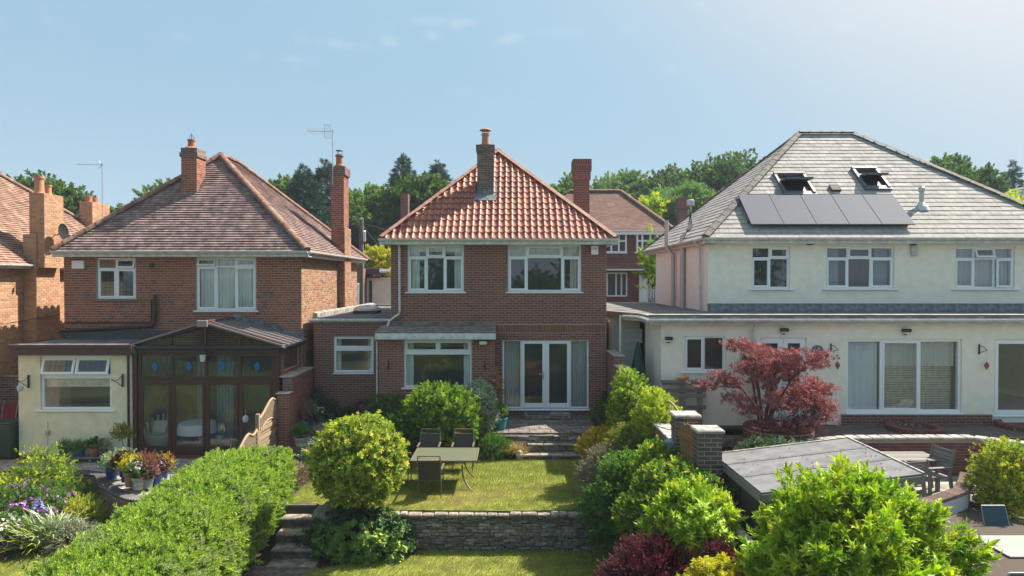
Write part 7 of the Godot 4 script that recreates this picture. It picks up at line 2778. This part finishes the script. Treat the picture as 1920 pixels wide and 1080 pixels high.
	for e in [[a2, a1], [a1, a0]]: et.bar(e[0] + UP * .008, e[1] + UP * .008, .03, .02)
	part(s, "roof_trim", et, M.pale_coping.mats[2])
	var y = -1.0
	var k2 = 0
	while y < .78:
		for q2 in [[9.98, 11.0], [11.03, 12.06]]:
			var q = MB.new()
			q.soft_obb(Vector3(3.7, y + .06, -(q2[0] + q2[1]) * .5), Vector3(1, .12, 0).normalized(), Vector3(-.12, 1, 0).normalized(), Vector3(0, 0, 1), Vector3(.01, .064, (q2[1] - q2[0]) * .5), .004)
			part(s, "board", q, M.shed_wood.mats[k2 % 3])
		var q3 = MB.new()
		q3.soft(3.74, 6.0, y, y + .118, 12.02, 12.04, .004)
		part(s, "board", q3, M.shed_wood.mats[(k2 + 1) % 3])
		y += .12
		k2 += 1
	for q4 in [[3.74, 9.98], [5.95, 10.1], [5.95, 12.1], [3.74, 12.0], [3.69, 11.015]]:
		var pm = MB.new()
		pm.soft(q4[0] - .04, q4[0] + .04, -1.75, .82, q4[1] - .04, q4[1] + .04, .008)
		part(s, "post", pm, M.shed_wood.mats[0])
	var sfl = MB.new()
	sfl.box(3.6, 6.1, -1.02, -1.0, 9.9, 12.2)
	part(s, "floor", sfl, M.concrete)

	# block paved terrace in front of the cream house
	var tb = MB.new()
	tb.slab([Vector2(3.3, 17.55), Vector2(17, 17.5), Vector2(17, 19.2), Vector2(3.3, 22.4)], -.3, -.1)
	var terr = structure("terrace", tb, M.step_dark)
	var xf = []
	var cols = []
	var left = 280
	var dd = 17.5
	var row = 0
	while dd < 19.1:
		var x = 6.6 + (.1 if row % 2 else 0.0)
		while x < 15.5:
			var tone = rng.randi() % 4
			var tr = Transform3D(Basis(Vector3(.195, 0, 0), Vector3(0, .06, 0), Vector3(0, 0, .095)), Vector3(x, -.085 + rng.randf_range(-.004, .004), -dd - .05))
			if left > 0 and x > 7 and x < 14:
				left -= 1
				var o = part(terr, "paving_block", S.brick, M.paver.mats[tone])
				o.transform = tr
			else:
				xf.push_back(tr)
				cols.push_back(M.paver.tones[tone] * rng.randf_range(.85, 1.15))
			x += .2
		dd += .1
		row += 1
	many(terr, "joined_paving_blocks", S.brick, M.paver.vc, xf, cols)

	# sunken patio: retaining wall with pale coping behind, curved low wall in front
	var sb = thing("sunken_patio_wall", "brick retaining wall with pale coping behind the sunken patio", "wall", Vector3(9.5, -1, -17.3))
	var bp = [Vector2(6.0, 15.6), Vector2(7.0, 16.8), Vector2(8.6, 17.35), Vector2(10.4, 17.4), Vector2(11.7, 17.4), Vector2(12.6, 16.7), Vector2(13.2, 15.8)]
	var cv = curved_coping(sb, bp, .02, .34, .08, M.pale_coping, .3, "coping_slab")
	curved_wall(sb, cv, -1.1, -.06, .26, M.brick_red, M.mortar_dark, 200)
	var fw = thing("curved_wall", "low curved wall with brick coping and white painted outer face", "wall", Vector3(9.6, -1.6, -14.6))
	var fp = [Vector2(6.9, 13.3), Vector2(7.8, 13.75), Vector2(8.9, 14.35), Vector2(9.9, 15.0), Vector2(10.5, 15.75), Vector2(10.9, 16.3)]
	var cv2 = curved_coping(fw, fp, -.6, .3, .1, M.brick_old, .085)
	curved_wall(fw, cv2, -1.8, -.7, .24, null, M.white_paint)
	var sp = MB.new()
	sp.slab([Vector2(3.7, 12.2), Vector2(6.2, 12.6), Vector2(7.4, 13.5), Vector2(9.0, 14.4), Vector2(10.4, 15.6), Vector2(12.5, 16.6), Vector2(11.6, 17.3), Vector2(8.6, 17.3), Vector2(6.2, 15.6), Vector2(3.7, 15.0)], -1.1, -.98)
	structure("sunken_patio", sp, M.concrete)
	var lp = MB.new()
	lp.slab([Vector2(6.2, 9), Vector2(16, 9), Vector2(16, 15.2), Vector2(10.3, 15.2), Vector2(8.8, 14.2), Vector2(7.4, 13.4), Vector2(6.2, 12.4)], -1.76, -1.7)
	structure("lower_patio", lp, M.felt_pale)
	var pl = thing("brick_planter", "round red brick raised planter under the red maple", "planter", Vector3(7.3, -.1, -17.7))
	var pcv = curved_coping(pl, ring_points(Vector2(6.95, 17.8), .78), .2, .2, .08, M.brick_red, .08)
	curved_wall(pl, pcv, -.12, .14, .18, M.brick_red, M.mortar_dark, 60)
	var ps = MB.new()
	ps.lathe(Vector3(6.95, .02, -17.8), [[.7, 0], [0, .02]], 20)
	part(pl, "soil", ps, M.soil)
	for a in [[10.85, 18.35, .6, "low round brick planter in front of the wide patio door"], [14.3, 18.7, .8, "low curved brick planter in front of the right glazed door"]]:
		var pp = thing("brick_planter", a[3], "planter", Vector3(a[0], -.1, -a[1]))
		var c3 = curved_coping(pp, ring_points(Vector2(a[0], a[1]), a[2]), .08, .2, .08, M.brick_red, .08)
		curved_wall(pp, c3, -.12, .03, .18, M.brick_red, M.mortar_dark, 40)
		var p3 = MB.new()
		p3.lathe(Vector3(a[0], -.02, -a[1]), [[a[2] - .05, 0], [0, .02]], 20)
		part(pp, "soil", p3, M.soil)

	# pallet planter against the cream wall, with a toy boat on top
	var pk = thing("pallet_planter", "grey weathered wooden pallet standing against the cream wall", "pallet", Vector3(4.8, -.1, -18.95))
	for q5 in [1.106, 0.899, 0.752, 0.427]:
		var q = MB.new()
		q.soft(4.164, 5.389, q5 - .02, q5 + .09, 18.9, 18.925, .006)
		part(pk, "slat", q, M.grey_wood.mats[rng.randi() % 3])
	for px in [1283, 1316]:
		var q = MB.new()
		q.soft((px - 960) * 18.9 / 1280.0 - .1, (px - 960) * 18.9 / 1280.0 + .04, -.1, 1.14, 18.93, 19.0, .006)
		part(pk, "upright", q, M.grey_wood.mats[1])
	var qt = MB.new()
	qt.soft(4.164, 5.389, 1.14, 1.2, 18.86, 19.1, .006)
	part(pk, "shelf", qt, M.grey_wood.mats[0])
	var tb2 = thing("toy_boat", "bright orange toy boat on top of the grey pallet", "toy", Vector3(4.75, 1.2, -18.97), "", true)
	var bm = MB.new()
	bm.lathe(Vector3.ZERO, [[.06, 0], [.12, .07], [.125, .085], [0, .085]], 14, Vector3(1.6, 1, .6))
	part(tb2, "hull", bm, M.orange_plastic)
	var bc = MB.new()
	bc.soft(.06, .16, .085, .15, -.04, .04, .01)
	part(tb2, "cabin", bc, M.orange_plastic)

	# wooden table and chair in the sunken patio
	var wt = thing("wooden_table", "weathered slatted wooden table in the sunken patio", "table", Vector3(9.353, -.98, -16.4), "", true)
	for k in 7:
		var q = MB.new()
		q.soft(-.8, .8, .72, .745, -.42 + k * .122, -.31 + k * .122, .005)
		part(wt, "slat", q, M.grey_wood.mats[k % 3])
	for sx in [-1, 1]:
		for sz in [-1, 1]:
			var q = MB.new()
			q.soft(.68 * sx - .04, .68 * sx + .04, 0, .72, .36 * sz - .04, .36 * sz + .04, .006)
			part(wt, "leg", q, M.grey_wood.mats[0])
	var wc = thing("wooden_armchair", "weathered grey wooden armchair standing at the sunken patio table", "chair", Vector3(9.788, -.98, -15.95), "wooden chairs in the sunken patio", true)
	wc.rotation.y = PI * .56
	for k in 6:
		var q = MB.new()
		q.soft_obb(Vector3(0, .6 + k * .078, .27 + k * .022), Vector3(1, 0, 0), Vector3(0, .96, .27), Vector3(0, -.27, .96), Vector3(.3, .036, .012), .006)
		part(wc, "back_slat", q, M.grey_wood.mats[k % 3])
	for k in 5:
		var q = MB.new()
		q.soft(-.3, .3, .42, .445, -.27 + k * .105, -.18 + k * .105, .006)
		part(wc, "seat_slat", q, M.grey_wood.mats[k % 3])
	for s2 in [-1, 1]:
		var q = MB.new()
		q.bar(Vector3(.3 * s2, 0, -.26), Vector3(.3 * s2, .64, -.26), .06, .06)
		part(wc, "leg", q, M.grey_wood.mats[0])
		var q6 = MB.new()
		q6.bar(Vector3(.3 * s2, 0, .34), Vector3(.3 * s2, .55, .26), .06, .06)
		q6.bar(Vector3(.3 * s2, .55, .26), Vector3(.3 * s2, 1.05, .39), .05, .06)
		part(wc, "leg", q6, M.grey_wood.mats[0])
		var q7 = MB.new()
		q7.soft(.3 * s2 - .045, .3 * s2 + .045, .64, .67, -.31, .31, .01)
		part(wc, "armrest", q7, M.grey_wood.mats[1])
	var wc2 = copy(wc, Vector3(8.726, -.98, -15.2), 0.25, "weathered wooden armchair half hidden by the shelter roof")

	# blue sling chairs and pale table at the lower right
	var bc2 = thing("sling_chair", "blue sling garden chair facing the pale table at lower right", "chair", Vector3(9.911, -1.7, -13.6), "blue sling chairs at the lower right", true)
	var bf = MB.new()
	for s2 in [-1, 1]:
		bf.tube([Vector3(.27 * s2, 0, .3), Vector3(.27 * s2, .6, .25), Vector3(.28 * s2, .64, .15), Vector3(.28 * s2, .6, -.25)], .014, 6)
		bf.tube([Vector3(.26 * s2, 0, -.35), Vector3(.26 * s2, .4, -.2), Vector3(.24 * s2, 1.05, -.42)], .014, 6)
	bf.tube([Vector3(-.24, 1.05, -.42), Vector3(.24, 1.05, -.42)], .014, 6)
	part(bc2, "frame", bf, M.frame_pale)
	var bb = MB.new()
	bb.soft_obb(Vector3(0, .73, -.31), Vector3(1, 0, 0), Vector3(0, .95, -.32), Vector3(0, .32, .95), Vector3(.245, .34, .01), .006)
	part(bc2, "backrest", bb, M.sling_blue)
	var bs = MB.new()
	bs.soft(-.25, .25, .4, .42, -.25, .22, .006)
	part(bc2, "seat", bs, M.sling_blue)
	copy(bc2, Vector3(8.137, -1.7, -11.2), PI, "blue sling garden chair in the bottom right corner seen from behind")
	var pt = thing("patio_table", "pale glass topped patio table at the lower right", "table", Vector3(9.75, -1.7, -12.75), "", true)
	var ptm = MB.new()
	ptm.soft(-.75, .75, .7, .715, -.48, .48, .005)
	part(pt, "table_top", ptm, M.table_pale)
	var ptr = MB.new()
	for e in [[-.78, .78, -.51, -.475], [-.78, .78, .475, .51]]: ptr.soft(e[0], e[1], .685, .722, e[2], e[3], .01)
	for e in [[-.785, -.745], [.745, .785]]: ptr.soft(e[0], e[1], .686, .721, -.475, .475, .01)
	part(pt, "rim", ptr, M.frame_pale)
	for sx in [-1, 1]:
		for sz in [-1, 1]:
			var q = MB.new()
			q.tube([Vector3(.7 * sx, 0, .43 * sz), Vector3(.68 * sx, .69, .42 * sz)], .02, 7)
			part(pt, "leg", q, M.frame_pale)
	plants_right()


func ring_points(c: Vector2, r):
	var out = []
	for k in 17: out.push_back(c + Vector2(cos(TAU * k / 16), sin(TAU * k / 16)) * r)
	return out


func plants_right():
	# along the lawn's right side, from the house towards the viewer
	shrub("climbing_shrub", "upright bright green climber with white flowers on the boundary wall", "shrub", Vector3(2.85, .72, -16.6), Vector3(.38, .95, .6), S.box, M.leaf, L.pal_lime + L.pal_mid, 2600, {"base": -.95, "lump": .25, "square": 2.6})
	shrub("climbing_shrub", "rounder light green climber nearer the gate pier on the wall", "shrub", Vector3(3.15, .78, -14.9), Vector3(.42, .75, .6), S.box, M.leaf, L.pal_lime, 2600, {"base": -.95, "lump": .25})
	shrub("golden_shrub", "golden yellow and orange low shrub at the lawn's far right corner", "shrub", Vector3(2.2, .02, -16.2), Vector3(.55, .42, .45), S.box, M.leaf, L.pal_orange + L.pal_yellow, 1800, {"base": -.95, "lump": .2})
	shrub("lime_shrub", "pale yellow green shrub behind the grey heath by the lawn", "shrub", Vector3(2.7, .15, -15.0), Vector3(.6, .6, .6), S.box, M.leaf, tones([[.24, .25, .06], [.3, .3, .09], [.2, .22, .05]]), 2200, {"base": -.95, "lump": .25})
	shrub("grey_heath", "grey brown feathery shrub leaning over the lawn", "shrub", Vector3(2.05, -.22, -14.6), Vector3(.45, .5, .55), S.heath, M.leaf_dull, L.pal_heath, 2000, {"base": -1.0, "lump": .3, "size": 1.2})
	shrub("green_shrub", "loose mid green shrub spilling over the retaining wall's end", "shrub", Vector3(2.3, -.45, -13.2), Vector3(.75, .95, .75), S.box, M.leaf, L.pal_mid + tones([[.13, .2, .06]]), 4200, {"base": -1.8, "lump": .25, "size": 1.25})
	shrub("green_shrub", "soft light green shrub between the loose shrub and gate pier", "shrub", Vector3(2.72, .3, -12.7), Vector3(.45, .6, .5), S.box, M.leaf, L.pal_lime + L.pal_mid, 2200, {"base": -.95, "lump": .2})
	shrub("box_shrub", "large rounded yellow green shrub in front of the gate pier", "shrub", Vector3(2.75, -.02, -11.4), Vector3(.85, .88, .75), S.box, M.leaf_gloss, L.pal_lime + L.pal_mid + L.pal_dark, 6500, {"base": -1.8, "lump": .18})
	shrub("laurel_bush", "smaller glossy bright green laurel bush left of the board fence", "bush", Vector3(2.74, .2, -10.3), Vector3(.56, .55, .5), S.laurel, M.leaf_gloss, L.pal_laurel, 1500, {"size": .8, "base": -1.8, "lump": .2, "singles": 180, "leaf_mats": "pal_laurel_mats", "shoots": 12, "tall": .18, "patch": L.pal_lime})
	shrub("purple_barberry", "dark purple barberry shrub below the smaller laurel", "shrub", Vector3(2.0, -.3, -9.7), Vector3(.55, .5, .4), S.heath, M.leaf_red, L.pal_purple, 2600, {"base": -1.8, "lump": .35})
	shrub("purple_barberry", "reddish purple barberry shoots beside the board fence", "shrub", Vector3(2.95, -.3, -9.5), Vector3(.3, .5, .35), S.heath, M.leaf_red, L.pal_purple, 1200, {"base": -1.8, "lump": .35})
	shrub("yellow_shrub", "bright yellow leaved shrub at the bottom edge by the fence", "shrub", Vector3(2.72, -.12, -8.8), Vector3(.5, .42, .35), S.round, M.leaf, L.pal_yellow, 1100, {"base": -1.8, "lump": .25})
	shrub("laurel_bush", "huge glossy bright green laurel bush filling the lower right", "bush", Vector3(4.22, -.1, -8.4), Vector3(1.15, 1.5, 1.0), S.laurel, M.leaf_gloss, L.pal_laurel, 6500, {"base": -1.8, "lump": .2, "singles": 130, "leaf_mats": "pal_laurel_mats", "size": .85, "shoots": 40, "tall": .34, "stray": .05, "patch": L.pal_lime})
	# variegated ground cover and shrubs near the terrace
	shrub("variegated_shrub", "low variegated cream green shrub under the maple", "shrub", Vector3(6.1, -.25, -15.9), Vector3(.95, .5, .6), S.box, M.leaf_dull, L.pal_grey + L.pal_mid, 2400, {"base": -1, "lump": .2})
	shrub("golden_shrub", "yellow green golden shrub beside the right end of the curved wall", "shrub", Vector3(10.95, -.5, -15.0), Vector3(.62, .85, .6), S.box, M.leaf, L.pal_yellow + L.pal_lime + L.pal_mid, 3200, {"base": -1.7, "lump": .3})
	# red maple
	var m = thing("red_maple", "spreading dark red japanese maple in front of the cream house", "tree", Vector3(6.55, .0, -17.75))
	var tm = MB.new()
	var base = Vector3(6.55, .0, -17.75)
	var tips = []
	for k in 9:
		var a = TAU * k / 9.0 + .3
		var reach = rng.randf_range(.7, 1.4)
		var tip = Vector3(6.75 + cos(a) * reach * .88, rng.randf_range(.75, 2.2), -17.6 + sin(a) * reach * .75)
		tm.tube([base + Vector3(cos(a) * .05, -.05, sin(a) * .05), base + Vector3(.05 + cos(a) * .2, .6, sin(a) * .2), base.lerp(tip, .6) + Vector3(0, .35, 0), tip], [.045, .035, .022, .008], 7)
		tips.push_back(tip)
		for q in 3:
			var t2 = tip + Vector3(rng.randf_range(-.5, .5), rng.randf_range(-.15, .3), rng.randf_range(-.4, .4))
			tm.tube([base.lerp(tip, .65) + Vector3(0, .33, 0), t2], [.014, .005], 5)
			tips.push_back(t2)
	part(m, "trunk", tm, M.bark)
	var pts = []
	for t in tips:
		pts.append_array(body_points(t, Vector3(.36, .1, .3), 52, {"seed": rng.randi() % 99, "inner": .8, "lump": .35, "lowest": -.9}))
	for t in [Vector3(7.9, .75, -17.3), Vector3(7.75, .55, -17.1), Vector3(7.55, 1.0, -17.0), Vector3(7.2, .5, -17.0), Vector3(6.9, .85, -17.0), Vector3(7.9, 1.2, -17.3), Vector3(7.3, 1.25, -17.2), Vector3(5.7, 1.0, -17.3), Vector3(6.3, 1.5, -17.2), Vector3(7.0, 1.75, -17.3), Vector3(6.5, .45, -16.95), Vector3(6.9, .35, -16.95), Vector3(7.4, .4, -17.0), Vector3(6.0, .75, -17.1), Vector3(6.45, 1.0, -17.0), Vector3(7.1, .95, -16.95), Vector3(6.7, 2.1, -17.4)]:
		pts.append_array(body_points(t, Vector3(.42, .13, .36), 85, {"seed": rng.randi() % 99, "inner": .8, "lump": .35, "lowest": -.9}))
	grow(m, "crown", pts, S.acer, M.leaf_red, L.pal_acer, {"rise": .5, "jitter": .35})


# ---------- trees behind ----------
func trees():
	var g = "trees on the skyline behind the houses"
	var oak = func(label, px, py, d, r, pal, count = 1500, mesh = S.broad, size = 1.0):
		var base_y = height(0, d)
		var top = 4 - (py - 525) * d / 1280.0
		return tree("broadleaf_tree", label, Vector3((px - 960) * d / 1280.0, base_y, -d), top - base_y, r, mesh, M.leaf, L[pal], count * 2, {"group": g, "lobes": 14, "size": size, "low": .22})
	var fir = func(label, px, py, d, r, count = 1800):
		var base_y = height(0, d)
		var top = 4 - (py - 525) * d / 1280.0
		return conifer("conifer_tree", label, Vector3((px - 960) * d / 1280.0, base_y, -d), top - base_y, r, S.needle, M.leaf_dull, L.pal_pine, count, {"group": g})
	# left
	oak.call("leafy tree behind the orange house's chimney at far left", 45, 330, 52, 3.2, "pal_oak")
	oak.call("leafy tree right of the far left chimney stack", 108, 362, 52, 2.4, "pal_oak")
	oak.call("small pale tree top behind the left house's lower hip", 215, 388, 55, 2.0, "pal_ash", 800)
	oak.call("pale green tree peeping over the left house's hip near its chimney", 308, 334, 60, 2.3, "pal_ash", 900)
	oak.call("light green tree behind the left house's right roof slope", 520, 333, 62, 2.6, "pal_ash")
	fir.call("broad dark blue green conifer left of the tall chimney", 572, 312, 50, 2.9, 2600)
	fir.call("dark conifer directly behind the tall chimney", 612, 300, 54, 2.7, 2200)
	oak.call("bright green tree between the tall chimney and utility pole", 676, 352, 60, 2.9, "pal_ash", 1900)
	oak.call("dark green tree behind the utility pole wires", 700, 372, 58, 2.6, "pal_oak", 1900)
	fir.call("tall conifer with a narrow pointed tip above the garage gap", 757, 292, 62, 3.2, 2600)
	fir.call("conifer with bushy top left of the red roof", 822, 302, 58, 3.0, 2400)
	oak.call("green tree in front of the pointed conifer", 778, 338, 56, 3.2, "pal_oak", 2200)
	oak.call("shady green tree low behind the garage gap", 728, 400, 55, 2.5, "pal_oak", 1500)
	oak.call("dark tree filling the gap beside the left house eaves", 652, 400, 55, 2.2, "pal_oak", 1300)
	# right of the middle roof
	oak.call("pale green tree left of the corbelled chimney", 1045, 332, 75, 3.6, "pal_ash", 1900)
	oak.call("rounded pale tree right of the corbelled chimney", 1150, 318, 85, 4.2, "pal_ash", 2000)
	oak.call("dark oak behind the brown roof's ridge", 1228, 318, 82, 4.0, "pal_oak", 2000)
	oak.call("large dark oak, highest of the trees left of the slate roof", 1345, 292, 80, 5.2, "pal_oak", 2800)
	oak.call("dark oak between the brown house and the large oak", 1290, 318, 78, 3.8, "pal_oak", 2000)
	oak.call("dark oak touching the slate roof's left slope", 1412, 300, 78, 3.6, "pal_oak", 2000)
	oak.call("grey green willow behind the round topped chimney", 1268, 350, 62, 2.8, "pal_willow", 2200, S.willow)
	oak.call("bright lime tree behind the brown roof's right hip", 1205, 368, 60, 1.8, "pal_lime", 900)
	oak.call("mid green tree just right of the willow", 1325, 365, 62, 2.6, "pal_ash", 1600)
	# far right
	oak.call("dark oak behind the slate roof's right hip", 1742, 288, 70, 3.6, "pal_oak", 2000)
	oak.call("lower oak further down the slate roof's right hip", 1808, 318, 70, 3.2, "pal_oak", 2000)
	fir.call("dark conifer at the right edge above the grey roof", 1898, 300, 72, 2.2, 1600)
	fir.call("second dark conifer left of the right edge conifer", 1868, 335, 74, 1.6, 1200)
	var sp = shrub("garden_shrub", "yellow green leafy shoots in front of the grey roof at right edge", "shrub", Vector3(19.934, 6.3, -27), Vector3(.6, .8, .5), S.laurel, M.leaf, L.pal_lime, 260, {"base": 0.0, "lump": .5, "size": 1.8})
	# gap between left and middle house
	shrub("golden_conifer", "rounded golden yellow shrub in the gap behind the garages", "shrub", Vector3(-8.781, 5.045, -44.6), Vector3(1.1, .95, 1.0), S.broad, M.leaf, L.pal_yellow, 900, {"base": 1.5, "size": .45, "lump": .2})
	shrub("garden_shrub", "light green branches beside the cream house's left corner", "shrub", Vector3(7.369, 4.562, -36), Vector3(.42, 1.5, .4), S.laurel, M.leaf, L.pal_lime + L.pal_mid, 130, {"base": .0, "size": 1.9, "lump": .5, "inner": .9})
	# planting below the picture's lower edge, which the ground floor windows mirror
	shrub("rounded_shrub", "rounded lime shrub on the lower lawn below the picture", "shrub", Vector3(-1.6, -1.1, -8.6), Vector3(1.0, .85, .9), S.box, M.leaf, L.pal_lime, 2200, {"base": -1.75, "group": "shrubs mirrored in the windows"})
	shrub("rounded_shrub", "rounded dark shrub on the lower lawn below the picture", "shrub", Vector3(-3.2, -1.0, -7.6), Vector3(1.2, .9, 1.0), S.box, M.leaf, L.pal_mid, 2200, {"base": -1.75, "group": "shrubs mirrored in the windows"})
	shrub("rounded_shrub", "rounded golden shrub on the lower lawn below the picture", "shrub", Vector3(.9, -1.05, -8.4), Vector3(.7, .85, .7), S.box, M.leaf, L.pal_orange, 1600, {"base": -1.75, "group": "shrubs mirrored in the windows"})
	shrub("rounded_shrub", "tall dark shrub far below the picture's lower edge", "shrub", Vector3(.2, -.6, -5.0), Vector3(1.3, 1.2, 1.1), S.box, M.leaf, L.pal_dark, 2400, {"base": -1.75, "group": "shrubs mirrored in the windows"})
	shrub("rounded_shrub", "broad mid green shrub far below the picture's lower edge", "shrub", Vector3(-4.6, -.6, -4.6), Vector3(1.6, 1.2, 1.2), S.box, M.leaf, L.pal_mid, 2600, {"base": -1.75, "group": "shrubs mirrored in the windows"})
	shrub("rounded_shrub", "golden shrub in the left garden outside the picture", "shrub", Vector3(-13.0, -1.1, -12.6), Vector3(1.2, 1.1, 1.1), S.box, M.leaf, L.pal_lime + L.pal_yellow, 2400, {"base": -1.98, "group": "shrubs mirrored in the windows"})
	shrub("rounded_shrub", "mid green shrub in the left garden outside the picture", "shrub", Vector3(-14.8, -.8, -10.6), Vector3(1.4, 1.4, 1.3), S.box, M.leaf, L.pal_mid, 2400, {"base": -1.98, "group": "shrubs mirrored in the windows"})
	shrub("rounded_shrub", "lime shrub farther forward in the left garden outside the picture", "shrub", Vector3(-12.0, -1.0, -9.4), Vector3(1.3, 1.2, 1.2), S.box, M.leaf, L.pal_privet, 2400, {"base": -1.98, "group": "shrubs mirrored in the windows"})
	# gardens behind the viewer, which the windows mirror
	var back = [[-14, 26, 9, 4.5], [-6, 30, 8, 4.2], [2, 24, 6, 3.2], [9, 30, 9, 4.6], [17, 27, 8, 4.2], [-22, 30, 10, 5], [25, 32, 10, 5]]
	var names = ["oak in the gardens behind, far to the left", "oak in the gardens behind, left of centre", "small oak in the gardens straight behind", "oak in the gardens behind, right of centre", "oak in the gardens behind, well to the right", "oak in the gardens behind, farthest left", "oak in the gardens behind, farthest right"]
	for k in back.size():
		var a = back[k]
		tree("broadleaf_tree", names[k], Vector3(a[0], -1.8, a[1]), a[2], a[3], S.broad, M.leaf, L.pal_oak, 1300, {"group": "trees behind the viewer", "lobes": 12, "low": .15})
	var near = null
	for q in [[-9, 6], [-4, 9], [3, 7], [9, 5], [14, 9], [-15, 5], [-20, 10], [-10, 14], [0, 15], [8, 14], [20, 6], [-16, 17], [16, 18], [-5, 19], [5, 20]]:
		var spot = Vector3(q[0], -1.8, q[1])
		if near == null: near = tree("garden_tree", "bushy garden tree in the gardens behind the viewer", spot, 4.2, 2.3, S.broad, M.leaf, L.pal_oak + L.pal_ash, 1500, {"group": "garden trees behind the viewer", "lobes": 9, "low": .12, "size": .8})
		else: copy(near, spot, rng.randf() * TAU, "", rng.randf_range(.7, 1.2))
